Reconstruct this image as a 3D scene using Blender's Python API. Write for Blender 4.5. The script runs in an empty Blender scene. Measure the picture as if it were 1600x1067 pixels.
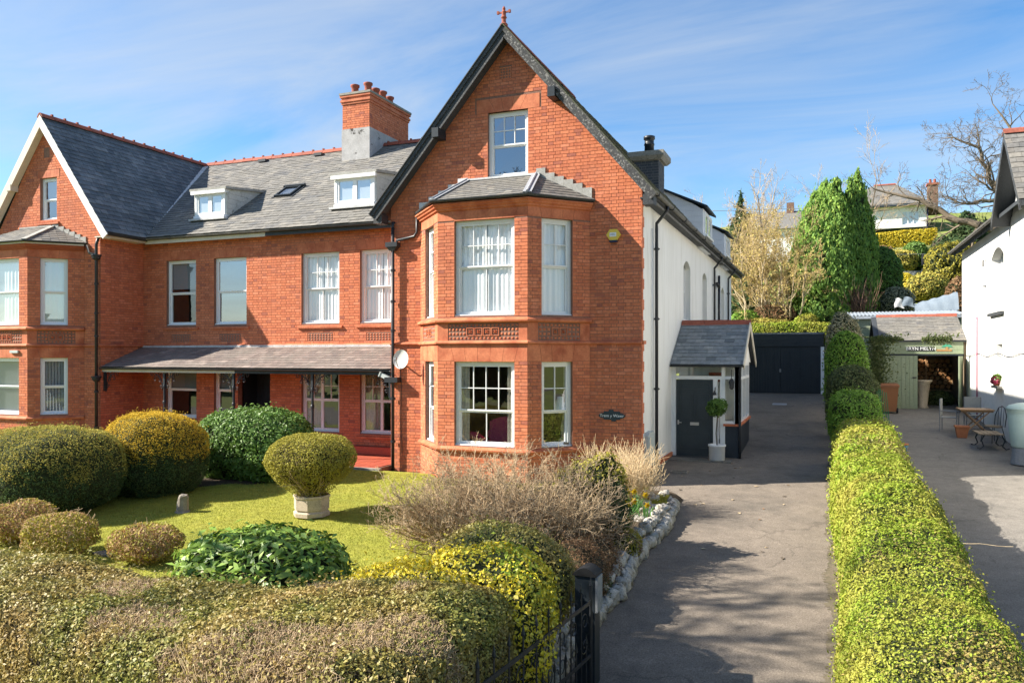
import bpy, math, random
import numpy as np
from mathutils import Vector, Matrix
R = math.radians
random.seed(7)
RNG = np.random.default_rng(11)
SC = bpy.context.scene
COL = SC.collection

# ---------------------------------------------------------------- camera, sky, sun, exposure
YAW = math.atan(490 / 1230.0)
cam = bpy.data.cameras.new('camera')
cam.sensor_width = 36.0
cam.lens = 36.0 * 1230 / 1600
cam.shift_y = 19.5 / 1600
cam.clip_start = 0.1
cam.clip_end = 3000
camo = bpy.data.objects.new('camera', cam)
camo.location = (0, 0, 2.75)
camo.rotation_euler = (R(90), 0, YAW)
COL.objects.link(camo)
SC.camera = camo

SUN_PHI = 22.0            # light travels along +X, turned this much towards +Y
SUN_EL = 35.0
sun = bpy.data.lights.new('sun', 'SUN')
sun.energy = 5.0
sun.angle = R(0.53)
sun.color = (1.0, 0.93, 0.82)
suno = bpy.data.objects.new('sun', sun)
ld = Vector((math.cos(R(SUN_PHI)) * math.cos(R(SUN_EL)), math.sin(R(SUN_PHI)) * math.cos(R(SUN_EL)), -math.sin(R(SUN_EL))))
suno.rotation_euler = ld.to_track_quat('-Z', 'Y').to_euler()
suno.location = (-20, -8, 20)
COL.objects.link(suno)

world = bpy.data.worlds.new('World')
SC.world = world
world.use_nodes = True
wn = world.node_tree
wn.nodes.clear()
def WN(t, **k):
    n = wn.nodes.new(t)
    for a, b in k.items():
        setattr(n, a, b)
    return n
sky = WN('ShaderNodeTexSky', sky_type='NISHITA', sun_disc=False)
sky.sun_elevation = R(SUN_EL)
sky.sun_rotation = math.atan2(-ld.x, -ld.y)     # compass bearing of the sun from +Y towards +X
sky.altitude = 200
sky.air_density = 1.0
sky.dust_density = 0.15
sky.ozone_density = 2.6
geo = WN('ShaderNodeTexCoord')
sep = WN('ShaderNodeSeparateXYZ')
wn.links.new(geo.outputs['Generated'], sep.inputs[0])
# cirrus on a plane high above: direction divided by its height
zc = WN('ShaderNodeMath', operation='ADD'); zc.inputs[1].default_value = 0.16
wn.links.new(sep.outputs[2], zc.inputs[0])
zm = WN('ShaderNodeMath', operation='MAXIMUM'); zm.inputs[1].default_value = 0.05
wn.links.new(zc.outputs[0], zm.inputs[0])
dx = WN('ShaderNodeMath', operation='DIVIDE'); wn.links.new(sep.outputs[0], dx.inputs[0]); wn.links.new(zm.outputs[0], dx.inputs[1])
dy = WN('ShaderNodeMath', operation='DIVIDE'); wn.links.new(sep.outputs[1], dy.inputs[0]); wn.links.new(zm.outputs[0], dy.inputs[1])
cmb = WN('ShaderNodeCombineXYZ'); wn.links.new(dx.outputs[0], cmb.inputs[0]); wn.links.new(dy.outputs[0], cmb.inputs[1])
mp = WN('ShaderNodeMapping'); mp.inputs['Rotation'].default_value = (0, 0, R(38)); mp.inputs['Scale'].default_value = (0.5, 1.05, 1)
wn.links.new(cmb.outputs[0], mp.inputs[0])
n1 = WN('ShaderNodeTexNoise'); n1.inputs['Scale'].default_value = 1.35; n1.inputs['Detail'].default_value = 8; n1.inputs['Roughness'].default_value = 0.6; n1.inputs['Distortion'].default_value = 0.7
wn.links.new(mp.outputs[0], n1.inputs['Vector'])
rp = WN('ShaderNodeValToRGB'); rp.color_ramp.elements[0].position = 0.38; rp.color_ramp.elements[0].color = (0, 0, 0, 1)
rp.color_ramp.elements[1].position = 0.74; rp.color_ramp.elements[1].color = (0.70, 0.70, 0.70, 1)
wn.links.new(n1.outputs[0], rp.inputs[0])
mx = WN('ShaderNodeMix', data_type='RGBA')
wn.links.new(rp.outputs[0], mx.inputs[0])
hs_ = WN('ShaderNodeHueSaturation'); hs_.inputs['Saturation'].default_value = 1.22; wn.links.new(sky.outputs[0], hs_.inputs['Color']); wn.links.new(hs_.outputs[0], mx.inputs[6])
mx.inputs[7].default_value = (3.5, 3.75, 4.0, 1)
bg = WN('ShaderNodeBackground'); bg.inputs[1].default_value = 0.08
wn.links.new(mx.outputs[2], bg.inputs[0])
wo = WN('ShaderNodeOutputWorld'); wn.links.new(bg.outputs[0], wo.inputs[0])

SC.view_settings.view_transform = 'Standard'
SC.view_settings.look = 'None'
SC.view_settings.gamma = 1
SC.view_settings.exposure = 1.42
SC.view_settings.use_curve_mapping = False
SC.cycles.max_bounces = 8
SC.cycles.transparent_max_bounces = 16
SC.cycles.caustics_reflective = False
SC.cycles.caustics_refractive = False

# ---------------------------------------------------------------- helpers
class MB:
    """collects faces; build() links them as one mesh object in world coordinates"""
    def __init__(s, M=None):
        s.v = []; s.f = []; s.t = []; s.M = M
    def add(s, vs, fs, t=None):
        b = len(s.v); s.v.extend(vs)
        t = random.random() if t is None else t
        for f in fs:
            s.f.append(tuple(b + i for i in f)); s.t.append(t)
        return s
    def hexa(s, p, t=None, back=True):
        # p: 4 bottom (ccw seen from above) + 4 top
        fs = [(0, 1, 5, 4), (1, 2, 6, 5), (2, 3, 7, 6), (3, 0, 4, 7), (4, 5, 6, 7), (3, 2, 1, 0)]
        return s.add(p, fs, t)
    def box(s, x0, x1, y0, y1, z0, z1, t=None):
        return s.hexa([(x0, y0, z0), (x1, y0, z0), (x1, y1, z0), (x0, y1, z0), (x0, y0, z1), (x1, y0, z1), (x1, y1, z1), (x0, y1, z1)], t)
    def beam(s, a, b, w, h, up=(0, 0, 1), t=None):
        a = Vector(a); b = Vector(b); d = (b - a).normalized()
        x = d.cross(Vector(up)).normalized(); u = x.cross(d).normalized()
        x = x * w / 2; u = u * h / 2
        p = [a - x - u, a + x - u, b + x - u, b - x - u, a - x + u, a + x + u, b + x + u, b - x + u]
        return s.hexa([tuple(q) for q in p], t)
    def quad(s, *p, t=None):
        return s.add([tuple(q) for q in p], [tuple(range(len(p)))], t)
    def extr(s, poly, vec, t=None):
        n = len(poly); v = Vector(vec)
        vs = [tuple(p) for p in poly] + [tuple(Vector(p) + v) for p in poly]
        fs = [tuple(range(n))[::-1], tuple(range(n, 2 * n))] + [(i, (i + 1) % n, n + (i + 1) % n, n + i) for i in range(n)]
        return s.add(vs, fs, t)
    def tube(s, pts, r, n=8, cap=True, t=None):
        pts = [Vector(p) for p in pts]; m = len(pts)
        rs = r if isinstance(r, (list, tuple)) else [r] * m
        vs = []; ref = None
        for i, p in enumerate(pts):
            d = (pts[min(i + 1, m - 1)] - pts[max(i - 1, 0)]).normalized()
            if ref is None:
                ref = Vector((0, 0, 1)) if abs(d.z) < .9 else Vector((1, 0, 0))
            x = d.cross(ref)
            if x.length < 1e-4: x = d.cross(Vector((0, 1, 0)))
            x.normalize(); y = x.cross(d).normalized(); ref = y
            for k in range(n):
                a = 2 * math.pi * k / n
                vs.append(tuple(p + (x * math.cos(a) + y * math.sin(a)) * rs[i]))
        fs = [(i * n + k, i * n + (k + 1) % n, (i + 1) * n + (k + 1) % n, (i + 1) * n + k) for i in range(m - 1) for k in range(n)]
        if cap:
            fs += [tuple(range(n))[::-1], tuple(range((m - 1) * n, m * n))]
        return s.add(vs, fs, t)
    def lathe(s, prof, c=(0, 0, 0), n=20, t=None, sq=None):
        vs = []; m = len(prof)
        for r, z in prof:
            for k in range(n):
                a = 2 * math.pi * (k + (.5 if sq else 0)) / n
                vs.append((c[0] + r * math.cos(a), c[1] + r * math.sin(a), c[2] + z))
        fs = [(i * n + k, i * n + (k + 1) % n, (i + 1) * n + (k + 1) % n, (i + 1) * n + k) for i in range(m - 1) for k in range(n)]
        fs += [tuple(range(n))[::-1], tuple(range((m - 1) * n, m * n))]
        return s.add(vs, fs, t)
    def compact(s):
        used = sorted({i for f in s.f for i in f}); mp_ = {o: n for n, o in enumerate(used)}
        s.v = [s.v[i] for i in used]; s.f = [tuple(mp_[i] for i in f) for f in s.f]; return s
    def build(s, name, m, parent=None, smooth=False, kind=None, label=None):
        me = bpy.data.meshes.new(name)
        v = s.v
        if s.M is not None:
            v = [tuple(s.M @ Vector(p)) for p in v]
        me.from_pydata(v, [], s.f)
        a = me.attributes.new('tint', 'FLOAT', 'FACE'); a.data.foreach_set('value', s.t)
        me.materials.append(MT[m] if isinstance(m, str) else m)
        if smooth:
            me.polygons.foreach_set('use_smooth', [True] * len(me.polygons))
        o = bpy.data.objects.new(name, me)
        put(o, parent)
        if kind: o['kind'] = kind
        if label: o['label'] = label
        return o

def put(o, parent=None):
    COL.objects.link(o)
    if parent is not None:
        o.parent = parent
        if parent.type == 'EMPTY':
            o.matrix_parent_inverse = Matrix.Translation(-Vector(parent.location))
    return o

def thing(name, label, cat, loc, group=None):
    o = bpy.data.objects.new(name, None); COL.objects.link(o)
    o.location = loc; o.empty_display_size = .2
    return tag(o, label, cat, group)
def tag(o, label, cat, group=None):
    o['label'] = label; o['category'] = cat
    if group: o['group'] = group
    return o
def struct(o):
    o['kind'] = 'structure'; return o

def fast(name, V, F, m, parent=None, tint=None, smooth=False, kind=None):
    """numpy mesh; F is (n,3) or (n,4)"""
    me = bpy.data.meshes.new(name)
    V = np.ascontiguousarray(V, dtype=np.float32); F = np.ascontiguousarray(F, dtype=np.int32)
    k = F.shape[1]
    me.vertices.add(len(V)); me.vertices.foreach_set('co', V.ravel())
    me.loops.add(F.size); me.loops.foreach_set('vertex_index', F.ravel())
    me.polygons.add(len(F))
    me.polygons.foreach_set('loop_start', np.arange(0, F.size, k, dtype=np.int32))
    me.polygons.foreach_set('loop_total', np.full(len(F), k, dtype=np.int32))
    if smooth: me.polygons.foreach_set('use_smooth', np.ones(len(F), dtype=bool))
    me.update(calc_edges=True)
    if tint is not None:
        a = me.attributes.new('tint', 'FLOAT', 'FACE'); a.data.foreach_set('value', np.ascontiguousarray(tint, dtype=np.float32))
    me.materials.append(MT[m] if isinstance(m, str) else m)
    o = bpy.data.objects.new(name, me)
    put(o, parent)
    if kind: o['kind'] = kind
    return o

# ---------------------------------------------------------------- materials
MT = {}
def mat(name, c1, c2=None, scale=4.0, rough=.75, bump=0.0, bscale=60.0, ramp=None, metal=0.0, spec=.3, c3=None, scale3=1.0, thr3=(.55, .7), stretch=None, trans=0.0, var=.25, detail=5, coat=0, fine=None, crack=None):
    m = bpy.data.materials.new(name); m.use_nodes = True
    nt = m.node_tree; N = nt.nodes; L = nt.links
    b = N['Principled BSDF']
    b.inputs['Roughness'].default_value = rough; b.inputs['Metallic'].default_value = metal
    b.inputs['Specular IOR Level'].default_value = spec
    if coat: b.inputs['Coat Weight'].default_value = coat
    g = N.new('ShaderNodeNewGeometry'); pos = g.outputs['Position']
    if stretch:
        mpn = N.new('ShaderNodeMapping'); mpn.inputs['Scale'].default_value = stretch
        L.new(pos, mpn.inputs[0]); pos = mpn.outputs[0]
    def noise(sc, det=detail, ro=.55):
        n = N.new('ShaderNodeTexNoise'); n.inputs['Scale'].default_value = sc; n.inputs['Detail'].default_value = det; n.inputs['Roughness'].default_value = ro
        L.new(pos, n.inputs['Vector']); return n.outputs[0]
    def mixc(fac, a, c):
        x = N.new('ShaderNodeMix'); x.data_type = 'RGBA'
        if hasattr(fac, 'is_output'): L.new(fac, x.inputs[0])
        else: x.inputs[0].default_value = fac
        for i, q in ((6, a), (7, c)):
            if hasattr(q, 'is_output'): L.new(q, x.inputs[i])
            else: x.inputs[i].default_value = (*q, 1)
        return x.outputs[2]
    def rampn(fac, lo, hi):
        r = N.new('ShaderNodeValToRGB'); r.color_ramp.elements[0].position = lo; r.color_ramp.elements[1].position = hi
        L.new(fac, r.inputs[0]); return r.outputs[0]
    nz = noise(scale)
    if ramp:
        at = N.new('ShaderNodeAttribute'); at.attribute_name = 'tint'
        oi = N.new('ShaderNodeObjectInfo')
        ad = N.new('ShaderNodeMath'); ad.operation = 'ADD'; L.new(at.outputs['Fac'], ad.inputs[0]); L.new(oi.outputs['Random'], ad.inputs[1])
        fr = N.new('ShaderNodeMath'); fr.operation = 'FRACT'; L.new(ad.outputs[0], fr.inputs[0])
        cr = N.new('ShaderNodeValToRGB'); e = cr.color_ramp.elements
        while len(e) < len(ramp): e.new(.5)
        for i, c in enumerate(ramp):
            e[i].position = i / (len(ramp) - 1); e[i].color = (*c, 1)
        L.new(fr.outputs[0], cr.inputs[0]); col = cr.outputs[0]
        if c2 is not None:
            col = mixc(rampn(nz, .4, .68), col, c2)
    else:
        col = mixc(rampn(nz, .3, .7), c1, c2) if c2 is not None else mixc(0.0, c1, c1)
    if c3 is not None:
        col = mixc(rampn(noise(scale3, 7, .62), *thr3), col, c3)
    if var:
        hs = N.new('ShaderNodeHueSaturation'); L.new(col, hs.inputs['Color'])
        mr = N.new('ShaderNodeMapRange'); mr.inputs[1].default_value = .25; mr.inputs[2].default_value = .75
        mr.inputs[3].default_value = 1 - var; mr.inputs[4].default_value = 1 + var
        L.new(noise(scale * 7.3, 4), mr.inputs[0]); L.new(mr.outputs[0], hs.inputs['Value']); col = hs.outputs[0]
    if fine:
        h2 = N.new('ShaderNodeHueSaturation'); L.new(col, h2.inputs['Color'])
        m2 = N.new('ShaderNodeMapRange'); m2.inputs[1].default_value = .3; m2.inputs[2].default_value = .7; m2.inputs[3].default_value = 1 - fine[1]; m2.inputs[4].default_value = 1 + fine[1]
        L.new(noise(fine[0], 3, .7), m2.inputs[0]); L.new(m2.outputs[0], h2.inputs['Value']); col = h2.outputs[0]
    if crack:
        wv = N.new('ShaderNodeTexNoise'); wv.inputs['Scale'].default_value = 2.2; wv.inputs['Detail'].default_value = 6; L.new(pos, wv.inputs['Vector'])
        va = N.new('ShaderNodeVectorMath'); va.operation = 'MULTIPLY_ADD'; L.new(wv.outputs[1], va.inputs[0]); va.inputs[1].default_value = (.9, .9, 0); L.new(pos, va.inputs[2])
        vo = N.new('ShaderNodeTexVoronoi'); vo.feature = 'DISTANCE_TO_EDGE'; vo.inputs['Scale'].default_value = crack[0]; L.new(va.outputs[0], vo.inputs['Vector'])
        lt = N.new('ShaderNodeMath'); lt.operation = 'LESS_THAN'; lt.inputs[1].default_value = crack[1]; L.new(vo.outputs['Distance'], lt.inputs[0])
        gt = N.new('ShaderNodeMath'); gt.operation = 'GREATER_THAN'; gt.inputs[1].default_value = .5; L.new(noise(.5, 2), gt.inputs[0])
        mu = N.new('ShaderNodeMath'); mu.operation = 'MULTIPLY'; L.new(lt.outputs[0], mu.inputs[0]); L.new(gt.outputs[0], mu.inputs[1])
        m3 = N.new('ShaderNodeMath'); m3.operation = 'MULTIPLY'; m3.inputs[1].default_value = .28; L.new(mu.outputs[0], m3.inputs[0])
        col = mixc(m3.outputs[0], col, (.03, .027, .024))
    L.new(col, b.inputs['Base Color'])
    if bump:
        bp = N.new('ShaderNodeBump'); bp.inputs['Strength'].default_value = min(1, bump * 10); bp.inputs['Distance'].default_value = bump
        L.new(noise(bscale, 6), bp.inputs['Height']); L.new(bp.outputs[0], b.inputs['Normal'])
    if trans:
        tr = N.new('ShaderNodeBsdfTranslucent'); L.new(col, tr.inputs[0])
        ms = N.new('ShaderNodeMixShader'); ms.inputs[0].default_value = trans
        L.new(b.outputs[0], ms.inputs[1]); L.new(tr.outputs[0], ms.inputs[2])
        L.new(ms.outputs[0], N['Material Output'].inputs[0])
    MT[name] = m
    return m

mat('brick', (0.4, .11, .05), rough=.8, scale=2.0, var=.2, c3=(.36, .12, .075), scale3=.9, thr3=(.52, .82), bump=.002, bscale=120, spec=.15,
    ramp=[(.50, .155, .078), (.58, .185, .09), (.53, .165, .08), (.62, .21, .105), (.55, .18, .09), (.48, .142, .072), (.60, .195, .095), (.62, .22, .12), (.54, .17, .085), (.35, .118, .08)])
mat('mortar', (.20, .11, .08), (.27, .15, .11), scale=3, rough=.95, bump=.003, bscale=90)
mat('terracotta', (.46, .125, .055), (.40, .105, .05), scale=3, rough=.7, ramp=[(.52, .17, .085), (.60, .205, .10), (.55, .185, .09)], var=.14, spec=.2)
mat('terracotta_dark', (.36, .095, .048), (.31, .08, .043), scale=5, rough=.75, var=.2)
mat('red_tile', (.42, .1, .055), (.36, .085, .05), scale=3, rough=.5, var=.15, ramp=[(.44, .105, .055), (.36, .085, .05), (.4, .1, .06)])
mat('ridge_red', (.36, .09, .05), (.24, .075, .05), scale=2, rough=.8, var=.2, ramp=[(.38, .1, .055), (.3, .08, .05), (.33, .11, .07)])
mat('slate', (.2, .2, .2), rough=.7, scale=1.3, var=.25, bump=.003, bscale=70, spec=.3, c2=(.175, .165, .145),
    ramp=[(.12, .118, .115), (.20, .19, .172), (.16, .155, .146), (.27, .25, .215), (.175, .166, .15), (.13, .13, .13), (.225, .205, .175), (.095, .096, .1)])
mat('slate_shaded', (.1, .12, .14), rough=.55, scale=1.1, var=.22, bump=.002, bscale=70, spec=.35, c2=(.075, .09, .1),
    ramp=[(.09, .11, .125), (.17, .19, .205), (.115, .135, .15), (.22, .235, .24), (.075, .09, .105), (.145, .16, .17)], c3=(.20, .2, .18), scale3=6, thr3=(.68, .8))  # blue-dark look of the shaded wing slope put into the slate colour
mat('slate_brown', (.2, .15, .13), rough=.7, scale=1.5, var=.22, bump=.002, bscale=70, c2=(.18, .155, .135),
    ramp=[(.23, .185, .16), (.165, .13, .115), (.29, .235, .205), (.13, .108, .10), (.21, .165, .145)])
mat('slate_dark', (.05, .055, .06), rough=.6, var=.2)
mat('moss_slate', (.1, .1, .09), (.09, .1, .05), scale=3, rough=.9, var=.35, ramp=[(.1, .1, .09), (.15, .14, .12), (.08, .085, .06), (.12, .12, .07)])
mat('lead', (.36, .37, .39), (.27, .28, .3), scale=4, rough=.6, var=.2, spec=.4)
mat('lead_white', (.62, .62, .62), (.42, .42, .41), scale=6, rough=.7, var=.2)
mat('cement', (.42, .41, .38), (.28, .27, .24), scale=5, rough=.95, bump=.01, bscale=30, var=.25)
mat('grey_render', (.44, .43, .42), (.34, .33, .32), scale=3, rough=.95, bump=.006, bscale=25, c3=(.06, .055, .05), scale3=3.5, thr3=(.6, .66), var=.15)
mat('white_render', (.86, .85, .81), (.79, .78, .73), stretch=(2.2, 2.2, .3), c3=(.66, .64, .57), scale3=1.6, thr3=(.56, .8), scale=.8, rough=.9, bump=.004, bscale=60, var=.05)
mat('roughcast', (.76, .75, .72), (.68, .67, .635), scale=1.2, c3=(.56, .54, .48), scale3=.9, thr3=(.58, .8), rough=.95, bump=.02, bscale=22, var=.07)
mat('white_paint', (.80, .80, .79), (.74, .74, .73), scale=3, rough=.4, var=.04, spec=.4)
mat('cream_board', (.68, .62, .5), (.6, .54, .44), scale=3, rough=.6, var=.1)
mat('upvc', (.82, .83, .84), rough=.3, var=.02, spec=.5)
mat('white_clad', (.74, .76, .78), (.68, .70, .72), scale=3, rough=.6, var=.06, ramp=[(.74, .76, .78), (.68, .7, .72), (.77, .78, .8)])
mat('dormer_cheek', (.60, .60, .57), (.5, .5, .46), scale=3, rough=.9, c3=(.10, .11, .08), scale3=5, thr3=(.58, .72), var=.15)
mat('barge_black', (.035, .037, .04), (.055, .058, .06), scale=5, rough=.55, c3=(.30, .29, .27), scale3=28, thr3=(.60, .68), var=.3)
mat('barge_peel', (.045, .047, .05), (.075, .075, .075), scale=5, rough=.85, c3=(.24, .235, .225), scale3=20, thr3=(.54, .62), var=.35)
mat('black_iron', (.018, .02, .024), rough=.42, var=.25, spec=.4, c2=(.03, .032, .036), scale=6)
mat('gutter', (.028, .031, .034), (.05, .052, .054), scale=5, rough=.5, var=.2)
mat('old_gutter', (.10, .10, .095), (.2, .19, .17), scale=5, rough=.8, var=.3)
mat('black_wood', (.016, .022, .028), (.022, .03, .038), scale=3, rough=.5, var=.25, ramp=[(.014, .02, .026), (.022, .03, .038), (.018, .025, .032)])
mat('door_dark', (.026, .036, .042), (.034, .046, .052), scale=4, rough=.4, var=.12, spec=.4)
mat('porch_dark', (.022, .028, .036), (.032, .038, .046), scale=4, rough=.55, var=.2, bump=.002)
mat('steel', (.55, .55, .54), rough=.3, metal=.9, var=.1)
mat('dark_brick', (.05, .055, .065), rough=.7, var=.2, ramp=[(.045, .05, .06), (.075, .08, .09), (.06, .063, .07), (.09, .09, .09)], c3=(.3, .28, .25), scale3=8, thr3=(.66, .75))
mat('pale_mortar', (.3, .29, .27), (.2, .19, .18), scale=5, rough=.95)
mat('concrete', (.32, .30, .26), (.22, .21, .18), scale=5, rough=.95, bump=.005, bscale=40, c3=(.1, .1, .07), scale3=6, thr3=(.58, .7))
mat('stone_stump', (.30, .26, .21), (.2, .175, .14), scale=9, rough=.95, bump=.015, bscale=35, var=.3)
mat('pot_stone', (.50, .41, .30), (.4, .33, .24), scale=6, rough=.9, bump=.006, bscale=40, c3=(.25, .21, .16), scale3=7, thr3=(.56, .7))
mat('white_stone', (.54, .51, .46), (.34, .31, .26), scale=7, rough=.95, bump=.02, bscale=26, c3=(.2, .17, .12), scale3=9, thr3=(.5, .64), var=.35)
mat('asphalt', (.205, .170, .134), (.17, .141, .113), scale=.7, rough=.92, bump=.004, bscale=120, var=.16, c3=(.10, .088, .074), scale3=.8, thr3=(.48, .78), detail=8, fine=(55, .5), crack=(.33, .006))
mat('asphalt_grey', (.19, .172, .15), (.16, .147, .13), scale=.7, rough=.92, bump=.004, bscale=120, var=.16, c3=(.105, .098, .087), scale3=.8, thr3=(.48, .78), detail=8, fine=(55, .45), crack=(.3, .005))
mat('moss_edge', (.15, .12, .085), (.10, .09, .055), scale=5, rough=1, bump=.01, bscale=40, var=.4)
mat('paving', (.2, .185, .155), (.15, .14, .12), scale=3, rough=.95, bump=.003, var=.25)
mat('soil', (.055, .038, .024), (.09, .065, .04), scale=6, rough=1, bump=.02, bscale=20, var=.4)
mat('ground', (.10, .12, .035), (.13, .13, .05), scale=.5, rough=1, var=.3)
mat('hill_grass', (.15, .20, .035), (.22, .235, .06), scale=.35, rough=1, var=.3, c3=(.11, .09, .05), scale3=.12, thr3=(.55, .7))
mat('far_hill', (.05, .075, .03), (.09, .10, .045), scale=.06, rough=1, var=.5)
mat('lawn', (.235, .245, .03), (.30, .285, .04), scale=.9, rough=1, bump=.02, bscale=70, var=.28, c3=(.17, .205, .025), scale3=.7, thr3=(.5, .75))
mat('grass_blade', (.2, .25, .02), rough=.7, var=.2, scale=.7, trans=.3, c2=(.38, .34, .06), ramp=[(.20, .25, .03), (.29, .31, .04), (.36, .345, .055), (.24, .275, .035)])
mat('bark', (.11, .085, .06), (.16, .13, .095), scale=8, rough=.95, var=.3)
mat('pale_bark', (.52, .43, .29), (.42, .34, .22), scale=6, rough=.9, var=.25)
mat('twig', (.3, .22, .15), rough=.9, var=.2, scale=4, ramp=[(.47, .345, .205), (.58, .435, .27), (.36, .255, .15), (.50, .37, .215)])
mat('twig_pale', (.46, .35, .23), rough=.9, var=.2, scale=4, ramp=[(.58, .44, .26), (.68, .53, .32), (.47, .34, .19)])
mat('twig_birch', (.46, .37, .23), rough=.9, var=.2, scale=2, ramp=[(.46, .34, .18), (.54, .41, .22), (.38, .27, .14), (.50, .40, .19)])
mat('oak_bark', (.14, .11, .08), (.2, .16, .115), scale=5, rough=.95, var=.3)
mat('core_green', (.02, .03, .010), (.03, .035, .013), scale=5, rough=1, var=.3, bump=.03, bscale=30)  # filler shells: dark depth between the leaves is put into the colour
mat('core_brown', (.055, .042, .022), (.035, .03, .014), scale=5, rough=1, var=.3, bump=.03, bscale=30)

def leafmat(name, ramp, c2=None, scale=1.2, rough=.5, spec=.35, trans=.25, var=.18, gain=1.5, **k):
    ramp = [tuple(min(.85, q * gain) for q in c) for c in ramp]; c2 = None if c2 is None else tuple(min(.85, q * gain) for q in c2)
    mat(name, ramp[0], c2=c2, scale=scale, rough=rough, spec=spec, trans=trans, var=var, ramp=ramp, **k)
leafmat('lf_hedge', [(.11, .17, .016), (.165, .225, .02), (.21, .265, .026), (.135, .205, .018), (.28, .25, .055)], c2=(.235, .215, .04), scale=.9, gain=1.55, spec=.18, rough=.6)
leafmat('lf_front', [(.10, .105, .02), (.15, .15, .028), (.20, .185, .045), (.075, .09, .017), (.24, .19, .06)], c2=(.21, .15, .05), scale=1.3, gain=1.85)
leafmat('lf_yellow', [(.66, .52, .03), (.58, .48, .03), (.72, .57, .07), (.46, .42, .03), (.70, .58, .16)], scale=3, gain=1.2, spec=.15)
leafmat('lf_laurel', [(.06, .12, .022), (.09, .155, .03), (.045, .09, .016), (.12, .19, .04)], rough=.5, spec=.32, scale=2, gain=1.8)
leafmat('lf_cherry', [(.075, .12, .02), (.11, .165, .025), (.05, .085, .016), (.15, .20, .03)], rough=.42, spec=.4, scale=2, gain=2.6)
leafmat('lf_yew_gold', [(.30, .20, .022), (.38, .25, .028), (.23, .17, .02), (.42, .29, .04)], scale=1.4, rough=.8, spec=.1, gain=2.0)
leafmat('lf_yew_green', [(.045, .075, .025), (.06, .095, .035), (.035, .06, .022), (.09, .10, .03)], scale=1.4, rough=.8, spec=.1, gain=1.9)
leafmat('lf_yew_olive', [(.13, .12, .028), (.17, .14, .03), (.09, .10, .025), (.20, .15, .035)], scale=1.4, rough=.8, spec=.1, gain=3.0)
leafmat('lf_pot', [(.24, .215, .03), (.30, .26, .04), (.18, .17, .03), (.27, .24, .06)], scale=2, rough=.7, spec=.2)
leafmat('lf_pink', [(.27, .15, .085), (.34, .22, .10), (.22, .18, .05), (.38, .24, .16)], scale=2, rough=.7, spec=.2)
leafmat('lf_dome', [(.10, .20, .022), (.15, .26, .03), (.07, .15, .018), (.19, .28, .04)], scale=1.5)
leafmat('lf_dark', [(.055, .075, .022), (.08, .10, .03), (.04, .06, .018), (.11, .12, .04)], scale=1.5)
leafmat('lf_pale', [(.22, .20, .12), (.28, .26, .16), (.16, .16, .08), (.3, .29, .2)], scale=1.5)
leafmat('lf_conifer', [(.07, .125, .028), (.11, .17, .032), (.05, .095, .028), (.155, .205, .04)], scale=.8, rough=.7, spec=.2, gain=2.7, trans=.4)
leafmat('lf_conifer_dark', [(.035, .07, .025), (.05, .09, .03), (.028, .055, .022)], scale=.8, rough=.8, spec=.15)
leafmat('lf_fir', [(.03, .055, .022), (.045, .075, .03), (.06, .08, .03)], scale=.8, rough=.8, spec=.15)
leafmat('lf_gold', [(.36, .29, .025), (.44, .34, .03), (.28, .25, .02)], scale=.8, rough=.7, spec=.2)
leafmat('lf_bud', [(.36, .29, .09), (.42, .34, .12), (.30, .23, .08)], scale=.8, rough=.8, spec=.1)
leafmat('lf_brown', [(.16, .085, .045), (.22, .13, .07), (.11, .065, .035), (.25, .17, .09)], scale=2, rough=.8, spec=.1)
leafmat('lf_daff', [(.05, .13, .03), (.07, .17, .04), (.04, .1, .025)], scale=2, rough=.5)
mat('petal', (.75, .52, .02), (.8, .6, .04), scale=9, rough=.6, var=.08, trans=.25)
mat('petal_white', (.8, .8, .76), rough=.7, var=.05)
mat('room', (.20, .17, .14), (.16, .14, .12), scale=1, rough=.95, var=.1)
mat('floor_in', (.12, .085, .06), rough=.8, var=.1)
mat('curtain', (.9, .91, .92), rough=.9, var=.03, trans=.08)
mat('curtain_cream', (.62, .56, .46), (.45, .38, .3), scale=14, rough=.9, var=.15, trans=.3)
mat('blind', (.3, .31, .33), rough=.9, var=.04, trans=.15)
mat('blind_strip', (.55, .57, .58), rough=.9, var=.04, trans=.25)
mat('pink_cloth', (.5, .07, .14), (.42, .06, .12), scale=9, rough=.9, var=.15)
mat('alarm_yellow', (.72, .50, .05), rough=.45, var=.05, spec=.5)
mat('blue_black', (.012, .016, .05), rough=.35, var=.05)
mat('label_white', (.75, .76, .76), rough=.5, var=.03)
mat('grey_ink', (.3, .32, .34), rough=.6, var=.02)
mat('plate_slate', (.028, .045, .052), (.035, .052, .06), scale=9, rough=.5, var=.15)
mat('dish', (.66, .66, .63), (.58, .58, .55), scale=7, rough=.6, var=.06)
mat('meter_grey', (.48, .52, .50), (.42, .46, .44), scale=5, rough=.6, var=.08)
mat('shed_green', (.25, .33, .18), (.27, .31, .2), scale=3, rough=.7, var=.15, ramp=[(.27, .32, .21), (.24, .29, .185), (.31, .35, .24)])
mat('wood_stack', (.4, .2, .08), (.28, .14, .06), scale=6, rough=.9, var=.3, ramp=[(.42, .2, .075), (.3, .15, .06), (.5, .3, .14), (.24, .13, .07)])
mat('bin_brown', (.30, .125, .05), (.26, .11, .05), scale=4, rough=.45, var=.08)
mat('rubber', (.015, .015, .015), rough=.8, var=.1)
mat('hose_green', (.03, .16, .07), rough=.4, var=.1)
mat('blue_pot', (.1, .22, .3), rough=.4, var=.1)
mat('clay', (.42, .16, .07), (.36, .13, .06), scale=6, rough=.9, var=.15)
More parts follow.
